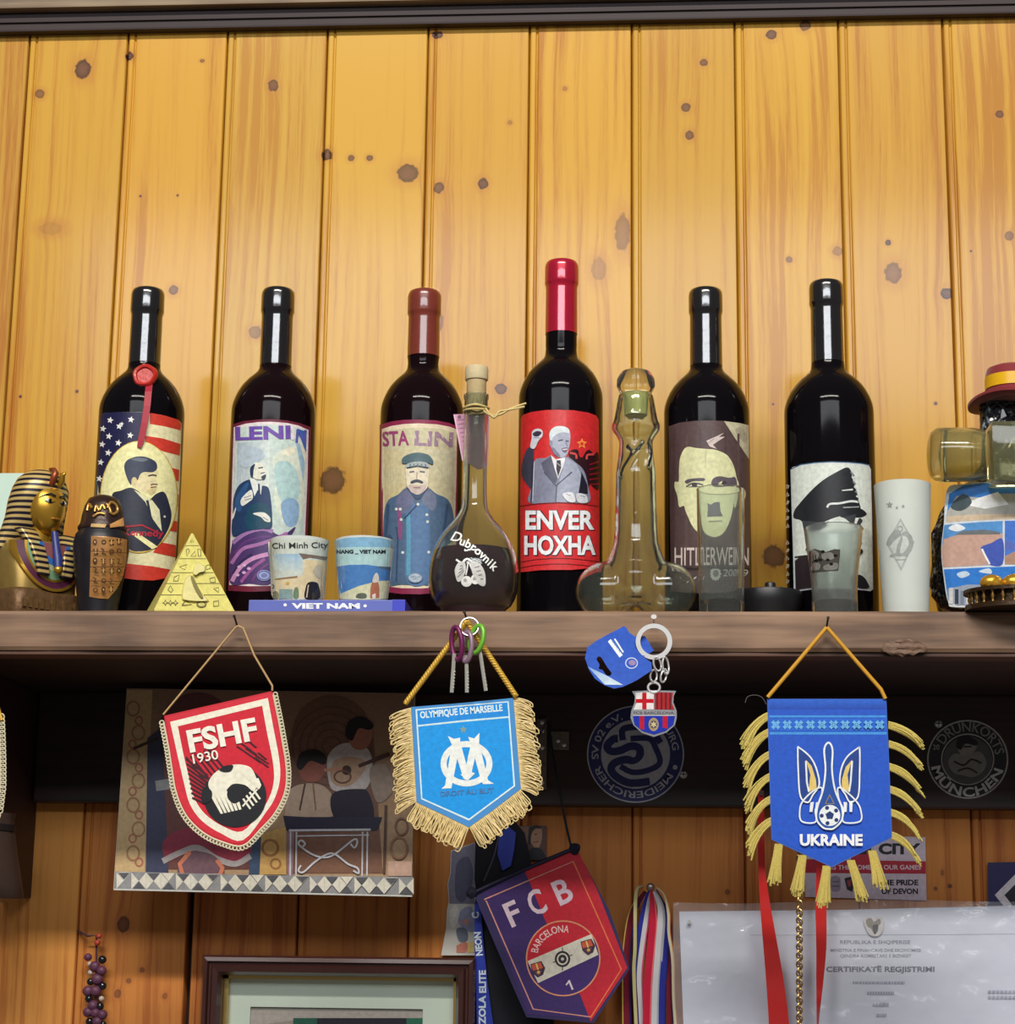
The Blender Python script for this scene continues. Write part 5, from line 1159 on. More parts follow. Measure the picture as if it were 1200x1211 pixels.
bm = bmesh.new(); random.seed(11); mm = pxm(YM)
edge = cp([(655,440),(692,888),(436,1078),(178,955),(150,485)], ox, oy, s_)
for i, (x, y, nx, ny) in enumerate(walk(edge, 2.15)):
    L = random.uniform(20, 27) if abs(ny) < 0.5 else random.uniform(20, 26)
    if abs(ny) > 0.5 and abs(x - 552) < 25: L += 4
    gx, gy = nx * L + random.uniform(-1.5, 1.5), ny * L + (3.5 if abs(ny) < 0.5 else 1.5) + random.uniform(-2, 3)
    wv = random.uniform(2.0, 4.2); dy = random.uniform(-0.003, 0.002); P = []
    tx, ty = -ny, nx
    for k in range(12):
        t = k / 11.0; u = math.sin(math.pi * t); sg = (0.5 - t) * 2
        wd = wv * math.sin(math.pi * t * 1.0) * (1 if t < 0.5 else -1) * (math.sin(math.pi * min(t, 1 - t) * 2) ** 0.6)
        sag = 5.0 * u * u if abs(ny) < 0.5 else 0.0
        P.append(at(x + gx * u + tx * wd + tx * sg * 0.6, y + gy * u + ty * wd + sag + ty * sg * 0.6, YM + 0.0008 + dy * u))
    tube(bm, P, 0.00052, 5, caps=False)
fr = obj('looped_fringe', bm, GF, root, smooth=60); fr['kind'] = 'stuff'
GC = M('gold_rope', (206, 164, 62), 0.4, 0.15, var=0.25, scale=400)
def rope(name, A, B, rad, parent, turns, n=90):
    A, B = Vector(A), Vector(B); t = (B - A).normalized(); s = t.cross(Vector((0, 1, 0))).normalized(); u = s.cross(t); bm = bmesh.new()
    for ph in (0, 2.094, 4.188):
        tube(bm, [A + (B - A) * (i / n) + (s * math.cos(ph + turns * 2 * math.pi * i / n) + u * math.sin(ph + turns * 2 * math.pi * i / n)) * rad * 0.55 for i in range(n + 1)], rad * 0.62, 6)
    return obj(name, bm, GC, parent, smooth=60)
rope('rope', at(450 + 122 / s_, 720 + 468 / s_, YM - 0.001), at(450 + 425 / s_, 720 + 62 / s_, YM - 0.003), 0.0022, root, 11)
rope('rope', at(450 + 425 / s_, 720 + 62 / s_, YM - 0.003), at(450 + 668 / s_, 720 + 432 / s_, YM - 0.001), 0.0022, root, 10)

# ---------------------------------------------------------------- three keys on a ring
YK = NP - 0.012
root = empty('key_ring', tuple(at(553, 735, YK)), 'three keys with purple, lilac and green heads on a steel ring', 'keys')
mk = pxm(YK); c = at(555, 741, YK)
bm = bmesh.new(); tube(bm, [c + Vector((11 * mk * math.cos(t), 0.001 * math.sin(t), 11 * mk * math.sin(t))) for t in [2 * math.pi * i / 30 for i in range(30)]], 0.0007, 6, closed=True); obj('ring', bm, BRIGHT, root, smooth=60)
NICK = M('nickel_blade', (196, 196, 188), 0.3, 0.3, var=0.2, scale=300)
for (cx, cy, rx, ry, rot, colr, tx0, ty0, tx1, ty1, nm) in ((540, 761, 6.5, 20, 0.10, (110, 34, 84), 537, 781, 534, 819, 'purple'), (552, 765, 6, 18, -0.05, (150, 120, 140), 551.5, 783, 552, 819, 'lilac'), (563.5, 756, 8, 17, -0.2, (116, 186, 60), 567, 775, 574.5, 817, 'green')):
    m_ = M('key_head_' + nm, colr, 0.35, 0.2, var=0.15)
    kk = obj('key', (lambda b: (tube(b, [at(tx0, ty0 - 8, YK), at(tx1, ty1, YK)], [0.0015, 0.0015], 4), b)[1])(bmesh.new()), NICK, root)
    for q in range(6):
        t = 0.35 + q * 0.1
        bm = bmesh.new(); ball(bm, at(tx0 + (tx1 - tx0) * t + 1.6, ty0 + (ty1 - ty0) * t, YK - 0.0004), 0.0009, 1); obj('notch', bm, NICK, kk)
    bm = bmesh.new(); c = at(cx, cy, YK); n = 20
    ringp = [c + Vector((rx * mk * math.cos(t) * math.cos(rot) - ry * mk * math.sin(t) * math.sin(rot), -0.003 * math.cos(t), rx * mk * math.cos(t) * math.sin(rot) + ry * mk * math.sin(t) * math.cos(rot))) for t in [2 * math.pi * i / n for i in range(n)]]
    tube(bm, ringp, 0.0021, 8, closed=True); obj('key_head', bm, m_, kk, smooth=60)

# ---------------------------------------------------------------- key fob: split ring, blue backing card, enamel crest
YC = NP - 0.008; ox, oy, s_ = 680, 720, 5.047; mc = pxm(YC)
root = empty('crest_keyring', tuple(at(773, 741, YC)), 'steel split ring with blue backing card and striped enamel football crest', 'keyring')
c = at(ox + 470 / s_, oy + 196 / s_, YC)
bm = bmesh.new()
for k, dy in ((18.6, 0.0), (18.6, 0.0018)):
    R0 = [[bm.verts.new(c + Vector((r * mc * math.cos(t), dy + y_, r * mc * math.sin(t)))) for r, y_ in ((21.6, -0.0008), (16.2, -0.0008), (16.2, 0.0006), (21.6, 0.0006))] for t in [2 * math.pi * i / 44 for i in range(44)]]
    for i in range(44):
        for q in range(4): bm.faces.new((R0[i][q], R0[i][(q + 1) % 4], R0[(i + 1) % 44][(q + 1) % 4], R0[(i + 1) % 44][q]))
bmesh.ops.recalc_face_normals(bm, faces=bm.faces); obj('split_ring', bm, BRIGHT, root, smooth=30)
a = Art(690, 730, 12.0)
hole = smooth_pts([(185,600),(205,560),(250,570),(330,700),(395,790),(370,830),(320,820),(270,750),(215,730),(225,670)], 3)
tilt = math.radians(20)
a.poly([(570,125),(610,150),(640,210),(720,270),(870,265),(960,420),(1000,470),(850,560),(900,600),(960,640),(970,750),(760,890),(560,985),(430,1010),(290,960),(160,870),(70,730),(20,580),(50,430),(170,340),(330,250),(470,180)], (42,86,188), holes=[hole])
a.grad([(60,700),(330,830),(560,960),(300,955)], [(120,160,214),(190,214,224),(206,222,226),(196,216,226)]); a.poly([(345,345),(385,310),(555,535),(510,570)], (232,238,238)); a.poly([(430,310),(450,300),(570,490),(555,505)], (232,238,238)); a.text('BARCA', 395, 340, 36, (90,120,180), rot=55, width=200); a.ring(680, 650, 90, 80, 14, (196,206,226)); a.ell(690, 645, 50, 40, (150,130,170))  # the pale gradient paints glare along the card's lower edge
cdn = Vector((0.12, -1.0, 0.42)).normalized()
card_f = on_face(at(735, 775, YC - 0.003), cdn)
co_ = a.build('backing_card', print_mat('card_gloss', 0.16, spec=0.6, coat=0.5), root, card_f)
sd = co_.modifiers.new('thickness', 'SOLIDIFY'); sd.thickness = 0.0004; sd.offset = -1
for (x, y, w_, h_, an) in ((490, 330, 22, 42, 0.2), (468, 400, 20, 36, -0.1), (540, 340, 18, 52, 0.1), (528, 400, 16, 40, -0.25)):
    c = at(ox + x / s_, oy + y / s_, YC - 0.001); bm = bmesh.new()
    tube(bm, [c + Vector((w_ / s_ * mc * math.cos(t) * math.cos(an) - h_ / s_ * mc * math.sin(t) * math.sin(an), 0.0016 * math.cos(t), h_ / s_ * mc * math.sin(t) * math.cos(an) + w_ / s_ * mc * math.cos(t) * math.sin(an))) for t in [2 * math.pi * i / 18 for i in range(18)]], 0.0009, 6, closed=True); obj('chain_link', bm, BRIGHT, root, smooth=60)
c = at(ox + 470 / s_, oy + 470 / s_, YC); bm = bmesh.new(); tube(bm, [c + Vector((7 * mc * math.cos(t), 0, 6 * mc * math.sin(t))) for t in [2 * math.pi * i / 20 for i in range(20)]], 0.0012, 6, closed=True); obj('crest_loop', bm, BRIGHT, root, smooth=60)
cr = slab('crest', cp([(338,492),(470,486),(602,490),(588,520),(586,560),(606,610),(606,650),(595,695),(545,738),(470,764),(398,740),(348,695),(330,650),(334,610),(354,560),(356,520)], ox, oy, s_), YC, 0.002, M('crest_silver', (190, 192, 198), 0.25, 0.9), root)
a = Art(ox, oy, s_)
a.poly([(358,500),(468,497),(468,600),(348,602),(366,560)], (232,230,226)); a.rect(400, 500, 426, 600, (196,24,40)); a.rect(362, 538, 468, 562, (196,24,40)); a.poly([(474,497),(584,500),(576,560),(592,602),(474,600)], (176,40,46))
for i in range(4): a.rect(484 + i * 26, 500, 494 + i * 26, 600, (96,30,40))
a.poly([(342,608),(598,608),(598,632),(342,632)], (150,150,156)); a.text('FCB BARCELONA', 350, 629, 16, (70,70,80), width=240, bold=0.02)
a.poly([(344,638),(596,638),(586,690),(540,728),(470,750),(402,730),(354,690)], (30,52,170)); 
for x0, x1, yb_ in ((384, 412, 722), (522, 552, 716)): a.poly([(x0, 638), (x1, 638), (x1, yb_), (x0, yb_ - 8)], (186,28,60))
a.ell(468, 690, 30, 40, (170,150,110)); a.ell(468, 690, 22, 24, (90,80,90)); a.star(468, 690, 22, (206,190,140), k=6); a.line([(345,636),(597,636)], 5, (200,202,208))
a.build('enamel', print_mat('enamel', 0.12, spec=0.6, coat=0.6), cr, on_plane(YC), lift=0.0002)

# ---------------------------------------------------------------- royal blue UKRAINE pennant with tassels
YU = NP; ox, oy, s_ = 860, 720, 3.364
root = empty('pennant', tuple(at(977, 743, YU)), 'royal blue pennant reading UKRAINE with a trident emblem and yellow tassels', 'pennant')
cl = slab('cloth', cp([(158,358),(632,358),(645,640),(655,910),(415,1028),(175,918),(166,640)], ox, oy, s_), YU, 0.0014, M('royal_pennant_cloth', (40, 92, 190), 0.6, var=0.08), root)
a = Art(ox, oy, s_); RB = (22,82,196)
a.poly([(163,362),(628,362),(641,640),(650,906),(415,1020),(180,914),(171,640)], RB); a.grad([(163,362),(628,362),(630,400),(164,400)], [(30,96,206),(34,98,206),(16,66,170),(18,68,172)])
a.poly([(166,424),(631,424),(632,432),(166,432)], (60,146,222)); a.poly([(168,490),(634,490),(634,500),(168,500)], (60,146,222)); a.poly([(166,436),(632,436),(633,486),(168,486)], (26,98,206))
for i in range(10):
    x = 192 + i * 46
    for dx, dy in ((-9,-9),(9,-9),(-9,9),(9,9)): a.star(x + dx, 461 + dy, 10, (104,176,226), k=4, inner=0.6)
    a.star(x, 461, 9, (104,176,226), k=4)
TW = (232,238,240)
def outline(pts, wd=6): a.line(smooth_pts(pts, 5), wd, TW, closed=True)
DN = (20,60,140)
a.poly(smooth_pts([(280,560),(285,552),(330,590),(355,640),(365,700),(340,740),(320,770),(290,745),(282,650)], 5), DN); outline([(280,560),(285,552),(330,590),(355,640),(365,700),(340,740),(320,770),(290,745),(282,650)])
a.poly(smooth_pts([(526,560),(518,555),(475,590),(452,640),(448,700),(470,740),(488,768),(520,745),(526,650)], 5), DN); outline([(526,560),(518,555),(475,590),(452,640),(448,700),(470,740),(488,768),(520,745),(526,650)])
a.poly([(312,600),(335,625),(352,680),(355,712),(322,730),(330,660)], (224,196,110)); a.poly([(496,600),(470,630),(455,680),(456,712),(486,730),(480,660)], (224,196,110)); a.line([(312,605),(316,690),(324,728)], 7, TW); a.line([(496,605),(490,690),(484,728)], 7, TW); a.poly([(318,620),(330,660),(322,710)], DN); a.poly([(490,620),(478,660),(484,710)], DN)
outline([(300,765),(340,725),(375,712),(370,760),(350,800),(350,848),(295,845),(288,800)]); outline([(512,765),(470,725),(440,712),(444,760),(462,800),(462,848),(528,845),(530,800)])
for x0 in (330, 352): a.poly([(x0, 770), (x0 + 14, 768), (x0 + 8, 808), (x0 - 4, 808)], TW)
for x0 in (462, 484): a.poly([(x0, 768), (x0 + 14, 770), (x0 + 12, 808), (x0 + 2, 808)], TW)
dr = smooth_pts([(402,532),(418,560),(416,640),(428,720),(455,790),(455,840),(425,872),(405,876),(380,870),(355,838),(358,788),(380,720),(390,640),(385,560)], 5)
a.poly(dr, (20,74,160)); a.line(dr, 7, TW, closed=True); a.ell(407, 822, 42, 42, TW); a.star(407, 822, 18, (20,50,110), k=5, inner=0.8)
for i in range(5): t = i * 2 * math.pi / 5 + 0.6; a.ell(407 + 32 * math.cos(t), 822 + 32 * math.sin(t), 8, 8, (20,50,110))
a.line([(407,740),(390,775),(424,775)], 6, (150,130,80), closed=True)
a.text('UKRAINE', 288, 940, 42, (240,242,244), width=250, bold=0.045)
a.build('print', CLOTH, cl, on_plane(YU), lift=0.0002)
YG = M('yellow_tassel', (204, 186, 104), 0.45, 0.0, var=0.4, scale=900)
random.seed(21)
def tassel(x0, y0, x1, y1, wd):
    bm = bmesh.new()
    for i in range(34):
        f = i / 33.0 - 0.5; j = random.uniform(-7, 7); L = random.uniform(0.86, 1.05)
        vert = abs(x1 - x0) < 70
        sx, sy = (f * wd * 0.6, 0) if vert else (0, f * wd * 0.6)
        ex, ey = (f * wd + j, random.uniform(-8, 8)) if vert else (f * wd * 0.35 + j, f * wd * 1.0 + j)
        mx, my = (x0 + (x1 - x0) * 0.55 + ex * 0.6, y0 + (y1 - y0) * 0.5) if vert else (x0 + (x1 - x0) * 0.6, y0 + (y1 - y0) * 0.22 + ey * 0.7)
        q = bez((x0 + sx, y0 + sy), (mx, my), (x0 + (x1 - x0) * L + ex, y0 + (y1 - y0) * L + ey), 6)
        dy = random.uniform(-0.004, 0.001)
        tube(bm, [at(ox + p[0] / s_, oy + p[1] / s_, YU + 0.0007 + dy * k / 6.0) for k, p in enumerate(q)], 0.0006, 4)
    return obj('tassel', bm, YG, root)
for y in (425, 490, 580, 668, 758, 845): tassel(166 + (y - 420) * 0.02, y, 62 + (y - 420) * 0.05, y + 125, 46)
for y, e in ((462, 75), (538, 90), (628, 95), (718, 95), (810, 95), (900, 105)): tassel(640 + (y - 460) * 0.02, y, 772 - (y - 460) * 0.02, y + e, 42)
for x0, y0, x1, y1 in ((205, 935, 185, 1092), (300, 980, 275, 1135), (395, 1022, 380, 1180), (490, 1000, 535, 1155), (575, 962, 612, 1110)): tassel(x0, y0, x1, y1, 46)
OG = M('ochre_cord', (206, 150, 40), 0.55, var=0.15, scale=500)
cord('cord', cp([(160,352),(395,74)], ox, oy, s_), YU - 0.001, 0.0017, OG, root, 0); cord('cord', cp([(395,74),(610,320),(628,358)], ox, oy, s_), YU - 0.001, 0.0017, OG, root, 0)
bm = bmesh.new(); tube(bm, [at(x, y, YU) for x, y in smooth_pts([(906,833),(901,825),(893,822),(884,824),(881,831)], 4, False)], 0.0003, 5); obj('loose_thread', bm, M('grey_thread', (90, 84, 84), 0.7), root)

# ---------------------------------------------------------------- pennant cut by the left edge of the picture
root = empty('pennant', tuple(at(-50, 742, NP)), 'white lace-edged pennant on a yellow cord, mostly beyond the left edge', 'pennant')
slab('cloth', [(-102,868),(-3,868),(-3,930),(-8,962),(-30,985),(-52,1000),(-75,985),(-97,962),(-102,930)], NP, 0.0012, M('white_pennant_cloth', (206, 204, 196), 0.6), root)
lace('lace_trim', [(-2,848),(-1,868),(0,900),(0,930),(-4,960),(-26,985)], NP, CREAM, root, 6.5, 5.0, 1)
cord('cord', [(-50,742),(-8,822),(-2,838),(2,852)], NP, 0.0016, GC, root, 0)
# ================================================================== ON THE WALL UNDER THE SHELF
PAPER = print_mat('poster_print', 0.4, spec=0.35)
# ---------------------------------------------------------------- picture with two musicians
YA = -0.086
root = empty('picture', tuple(at(315, 1055, YA)), 'unframed picture of a seated mandolin player with a checkered lower border', 'picture')
pts = [(150,814),(490,820),(487,1060),(134,1052)]
pn = slab('panel', pts, YA, 0.008, M('panel_edge', (206, 196, 176), 0.7), root)
for bxp in (190, 440):
    q0, q1 = at(bxp, 940, YA), at(bxp + 14, 830, YA); bm = bmesh.new(); bx(bm, q0.x, q1.x, YA + 0.008, -0.0222, q0.z, q1.z); obj('batten', bm, M('panel_edge', (206, 196, 176), 0.7), root)
a = Art(120, 800, 3.158)
a.poly([(96,45),(1166,64),(1160,820),(46,795)], (184,152,118))
a.grad([(96,45),(1166,64),(1162,520),(66,520)], [(150,118,96),(152,120,98),(186,150,112),(190,156,120)])
a.poly([(94,50),(190,50),(160,735),(52,730)], (206,176,128))
for i in range(7): a.ring(118 + (i % 2) * 20, 120 + i * 90, 26, 30, 7, (170,128,92)); a.ring(140 - (i % 2) * 24, 165 + i * 88, 16, 18, 6, (180,110,90))
a.poly([(200,720)] + smooth_pts([(205,240),(240,120),(320,66),(400,66),(460,110),(490,200)], 5, False) + [(560,720)], (112,70,66))
a.poly([(690,735)] + smooth_pts([(700,240),(740,130),(820,76),(900,76),(980,130),(1015,230)], 5, False) + [(1050,735)], (128,92,74))
for i in range(5): a.ring(860, 260, 150 - i * 28, 150 - i * 28, 6, (110,78,64))
a.poly([(165,735),(172,230),(225,190),(250,735)], (66,70,96)); a.line([(120,270),(215,228)], 10, (70,52,44)); a.poly([(200,390),(260,380),(262,420),(205,428)], (160,160,160))
a.poly([(560,600),(690,560),(690,740),(560,740)], (206,166,100)); a.ring(630, 640, 34, 34, 10, (160,112,70)); a.ring(650, 700, 22, 22, 8, (160,112,70)); a.poly([(556,600),(596,600),(590,740),(550,740)], (66,84,112))
a.blob([(230,660),(235,610),(300,570),(420,560),(540,600),(556,660),(500,690),(420,690),(330,660),(250,690)], (150,52,74)); a.line(smooth_pts([(228,690),(300,655),(360,640),(430,680),(500,700),(556,670)], 5, False), 22, (176,168,168)); a.blob([(300,745),(290,700),(330,655),(400,660),(440,690),(450,745)], (120,90,100)); a.line([(330,655),(292,700),(304,745)], 16, (214,130,100)); a.line([(430,685),(452,715),(440,745)], 16, (214,130,100))
a.blob([(690,540),(700,430),(760,400),(830,410),(880,470),(890,510),(830,530),(760,545)], (196,170,146)); a.blob([(735,330),(745,290),(790,278),(835,295),(835,350),(810,390),(765,392),(742,370)], (168,100,84)); a.blob([(728,330),(745,285),(800,272),(840,300),(830,330),(780,315),(745,350)], (36,30,34)); a.line([(760,400),(740,500)], 7, (90,60,52)); a.line([(790,400),(800,500)], 6, (150,110,90))
a.blob([(850,400),(845,300),(900,250),(980,260),(1010,310),(1000,400),(960,430),(880,430)], (206,196,190)); a.blob([(920,230),(925,180),(965,160),(1005,180),(1010,230),(985,270),(945,270)], (182,120,98)); a.blob([(910,215),(925,165),(975,150),(1015,180),(1000,200),(960,195),(935,240)], (34,28,34)); a.blob([(860,440),(960,420),(1000,440),(1010,540),(880,540)], (40,36,52)); a.blob([(1000,350),(1060,330),(1090,420),(1030,470)], (166,146,130))
a.blob([(855,360),(870,315),(920,300),(975,310),(985,345),(940,400),(895,412),(862,395)], (196,160,130)); a.ell(915, 350, 18, 18, (70,48,40)); a.line([(960,335),(1075,290)], 14, (84,54,42)); a.line([(830,350),(900,345)], 12, (206,150,120)); a.ring(900, 375, 34, 26, 7, (120,80,60))
a.poly([(678,520),(760,525),(1048,525),(1030,575),(760,580),(690,575)], (46,44,66)); a.poly([(690,580),(720,580),(714,745),(694,745)], (150,120,130))
LI = (206,206,212)
a.line([(700,575),(1005,572)], 8, LI); a.line([(730,596),(1000,592)], 5, LI)
for x in (706, 728, 975, 993): a.line([(x, 580), (x - 2, 745)], 6, LI)
a.line(smooth_pts([(745,640),(760,625),(745,612),(738,630),(800,670),(860,670),(940,610),(955,618),(945,640),(930,625)], 4, False), 7, LI); a.line(smooth_pts([(745,705),(735,725),(755,730),(800,690),(860,660),(920,700),(955,715),(960,735),(940,725)], 4, False), 7, LI)
a.line([(1062,480),(1055,735)], 10, (96,70,60)); a.poly([(1070,690),(1160,690),(1158,745),(1070,745)], (206,170,150)); a.ring(1110, 640, 34, 44, 8, (150,112,88)); a.ring(1120, 560, 26, 34, 7, (140,104,84))
a.poly([(52,728),(600,742),(1162,748),(1160,820),(46,795)], (150,150,152))
for i in range(20):
    x = 56 + i * 55.5; y = 731 + i * 1.1; h = 62
    a.poly([(x, y), (x + 27, y + h / 2), (x, y + h)], (226,222,206)); a.poly([(x + 55, y), (x + 28, y + h / 2), (x + 55, y + h)], (226,222,206)) if i % 3 else a.poly([(x + 4, y), (x + 51, y), (x + 28, y + 30)], (226,222,206)); a.poly([(x + 4, y + h), (x + 51, y + h), (x + 28, y + 34)], (92,92,98)) if i % 2 else a.poly([(x + 6, y + 2), (x + 49, y + 2), (x + 28, y + 28)], (92,92,98))
a.line([(46,795),(1160,820)], 6, (206,206,200))
a.build('print', PAPER, pn, on_plane(YA), lift=0.0002)

# ---------------------------------------------------------------- round club stickers on the dark rail
YR = -0.0225
ST = print_mat('sticker_vinyl', 0.4)
root = empty('round_sticker', tuple(at(752, 890, YR)), 'round navy and grey sticker behind the enamel crest keyring', 'sticker', 'round club stickers under the shelf')
a = Art(680, 720, 5.047); NV, GR = (46,52,112), (196,196,208)
a.ell(360, 868, 290, 290, GR, n=60); a.ell(360, 868, 282, 282, NV, n=60); a.ell(360, 868, 206, 206, GR, n=50); 
for st, t, wd_ in ((263, 'SV 02 e.V.', 300), (2, 'DUISBURG', 318), (120, 'MEIDERICHER', 515)): a.text(t, 0, 0, 40, GR, curve=(360, 868, 222, st, False), bold=0.015, width=wd_)
a.ell(596, 946, 14, 14, GR)
def band(pts, wd, col): a.line(smooth_pts(pts, 5, False), wd, col)
band([(255,775),(225,780),(190,820),(215,850),(270,845),(330,820),(380,830),(385,875),(345,905),(300,900),(235,920),(215,960),(250,1005),(330,1040),(445,1030)], 46, NV)
band([(285,785),(285,720),(370,705),(450,720),(510,800)], 38, NV); band([(330,775),(440,775),(480,830),(505,920),(430,965),(340,975),(270,940)], 34, NV); a.ell(345, 868, 18, 18, GR)
bs = slab('disc', [(752 + 57.6 * math.cos(2 * math.pi * i / 48), 892 + 57.6 * math.sin(2 * math.pi * i / 48)) for i in range(48)], YR - 0.0002, 0.0005, M('sticker_back', (60, 62, 90), 0.5), root)
a.build('print', ST, bs, on_plane(YR - 0.0002), lift=0.0002)
root = empty('round_sticker', tuple(at(1144, 897, YR)), 'round black and grey sticker lettered MUNCHEN around a crouching figure', 'sticker', 'round club stickers under the shelf')
a = Art(1040, 720, 4.325); G2, B2_ = (186,182,180), (44,42,46)
a.ell(450, 770, 208, 202, G2, n=50); a.ell(450, 770, 200, 194, B2_, n=50); a.ring(450, 770, 136, 132, 6, G2); a.ell(450, 775, 126, 122, (92,90,92), n=40)
a.text('DRUNKORTS', 0, 0, 50, (150,146,144), curve=(450, 770, 143, -58, False), bold=0.01, width=345); a.text('MÜNCHEN', 0, 0, 46, (214,212,212), curve=(450, 770, 190, 258, True), bold=0.03, width=500); a.text('20', 272, 720, 26, G2, width=34)
a.blob([(395,700),(405,670),(450,655),(495,680),(490,720),(460,750),(415,745)], (150,146,142)); a.blob([(392,705),(400,665),(450,650),(500,680),(490,700),(440,690),(415,720)], (34,32,36)); a.blob([(350,790),(380,740),(440,750),(510,730),(545,780),(530,830),(480,860),(420,850),(380,840)], (140,136,132)); a.line(smooth_pts([(380,780),(430,800),(470,770),(520,790)], 4, False), 10, (40,38,42)); a.line(smooth_pts([(400,830),(450,815),(500,840)], 4, False), 9, (46,44,48)); a.line([(430,705),(470,705)], 8, (40,38,42))
bs = slab('disc', [(1040 + (450 + 207 * math.cos(2 * math.pi * i / 48)) / 4.325, 720 + (770 + 201 * math.sin(2 * math.pi * i / 48)) / 4.325) for i in range(48)], YR - 0.0002, 0.0005, M('sticker_back2', (60, 58, 60), 0.5), root)
a.build('print', ST, bs, on_plane(YR - 0.0002), lift=0.0002)
for px_, py_, lb in ((1109.5, 856, 'small bright screw above the round black and grey sticker'), (808, 916, 'small bright screw beside the round navy sticker')):
    c = at(px_, py_, YR); bm = bmesh.new(); lathe(bm, [(0, -0.001), (0.0038, -0.001), (0.0038, 0.0004), (0.0028, 0.0016), (0, 0.002)], 0, 0, 20)
    bmesh.ops.transform(bm, matrix=Matrix.Translation(c) @ Matrix.Rotation(math.radians(90), 4, 'X'), verts=bm.verts)
    root = empty('screw', tuple(c), lb, 'screw'); hd = obj('head', bm, BRIGHT, root, smooth=40)
    bm = bmesh.new(); bx(bm, c.x - 0.0026, c.x + 0.0026, c.y - 0.0024, c.y - 0.0016, c.z - 0.0004, c.z + 0.0004); bx(bm, c.x - 0.0004, c.x + 0.0004, c.y - 0.0024, c.y - 0.0016, c.z - 0.0026, c.z + 0.0026); obj('slot', bm, STEEL, hd)
# metal catch beside the fringe
root = empty('metal_catch', tuple(at(652, 890, YR)), 'tarnished metal catch on the dark board beside the gold fringe', 'latch')
TARN = M('tarnished_metal', (120, 110, 98), 0.35, 0.8, var=0.4, scale=200, bump=0.2)
a0, a1 = at(651, 887, YR), at(673, 865, YR); bm = bmesh.new(); bx(bm, a0.x, a1.x, YR - 0.003, YR, a0.z, a1.z, 0.0008); pl = obj('plate', bm, TARN, root)
for px_, py_ in ((660, 876), (667, 881)):
    bm = bmesh.new(); ball(bm, at(px_, py_, YR - 0.0035), 0.0022, 2, (1, .6, 1)); obj('rivet', bm, BRIGHT, pl, smooth=60)
a0, a1 = at(634, 934, YR), at(647, 850, YR); bm = bmesh.new(); bx(bm, a0.x, a1.x, YR - 0.004, YR, a0.z, a1.z, 0.001); h2 = obj('hinge_strip', bm, TARN, root)
for py_ in (854, 864, 884, 925):
    bm = bmesh.new(); ball(bm, at(641, py_, YR - 0.0045), 0.0022, 2, (1, .6, 1.2)); obj('rivet', bm, BRIGHT, h2, smooth=60)

# ---------------------------------------------------------------- FCB pennant
YF = -0.060; ox, oy, s_ = 510, 960, 4.8
root = empty('pennant', tuple(at(648, 850, YF)), 'tilted purple and red pennant with a round striped badge on black cord', 'pennant')
cl = slab('cloth', cp([(238,462),(822,205),(1010,560),(1124,890),(1080,960),(922,1200),(540,1166),(470,1010)], ox, oy, s_), YF, 0.0014, M('purple_pennant_cloth', (44, 32, 84), 0.6, var=0.1), root)
a = Art(ox, oy, s_)
a.poly([(290,452),(530,338),(905,1178),(545,1150)], (58,36,100)); a.poly([(530,338),(760,228),(830,215),(935,430),(1112,885),(905,1190),(850,1052),(640,602),(560,405)], (196,28,48))
a.line([(300,498),(805,282),(1078,895),(905,1165),(578,1120),(312,508)], 7, (214,150,130), closed=True); a.line([(805,282),(1078,895),(905,1165)], 7, (232,120,70))
for ch, x, y in (('F', 460, 655), ('C', 585, 594), ('B', 735, 532)): a.text(ch, x - 4, y, 138, (222,200,214), width=92 if ch != 'F' else 76, rot=-24, bold=0.02)
a.ell(748, 832, 212, 216, (222,150,110), n=48); a.ell(748, 832, 204, 208, (64,38,110), n=48)
def arc(a0_, a1_): return [(748 + 204 * math.cos(math.radians(t)), 832 + 208 * math.sin(math.radians(t))) for t in range(a0_, a1_ + 1, 6)]
a.poly(arc(-190, -35), (196,28,48)); a.poly([(546,848),(908,694),(948,812),(606,972)], (222,216,200))
a.text('BARCELONA', 0, 0, 40, (232,200,200), curve=(748, 832, 148, -78, False), bold=0.012, width=232)
a.ring(744, 836, 44, 46, 12, (50,44,48)); a.ell(744, 836, 24, 25, (50,44,48)); a.ell(744, 836, 9, 9, (210,200,190)); a.line([(744,770),(744,790)], 5, (50,44,48)); a.line([(744,882),(744,902)], 5, (50,44,48)); a.line([(690,856),(704,850)], 5, (50,44,48)); a.line([(784,818),(800,812)], 5, (50,44,48))
for cx, cy in ((604, 895), (888, 768)):
    a.poly([(cx - 42, cy - 30), (cx + 20, cy - 48), (cx + 42, cy - 8), (cx + 30, cy + 30), (cx, cy + 46), (cx - 30, cy + 20)], (60,40,60)); a.poly([(cx - 36, cy - 26), (cx + 16, cy - 42), (cx + 30, cy - 8), (cx - 28, cy + 8)], (206,90,60)); a.line([(cx - 10, cy - 34), (cx + 2, cy + 2)], 8, (236,200,120)); a.poly([(cx - 20, cy + 14), (cx + 24, cy), (cx + 14, cy + 30), (cx, cy + 36)], (110,60,80)); a.ell(cx + 4, cy + 16, 9, 9, (214,180,90))
a.text('1', 796, 1010, 56, (226,206,216), rot=-22, bold=0.02); a.line([(764,984),(780,964)], 9, (226,206,216))
a.build('print', CLOTH, cl, on_plane(YF), lift=0.0002)
BC = M('black_cord', (20, 18, 26), 0.7, var=0.2)
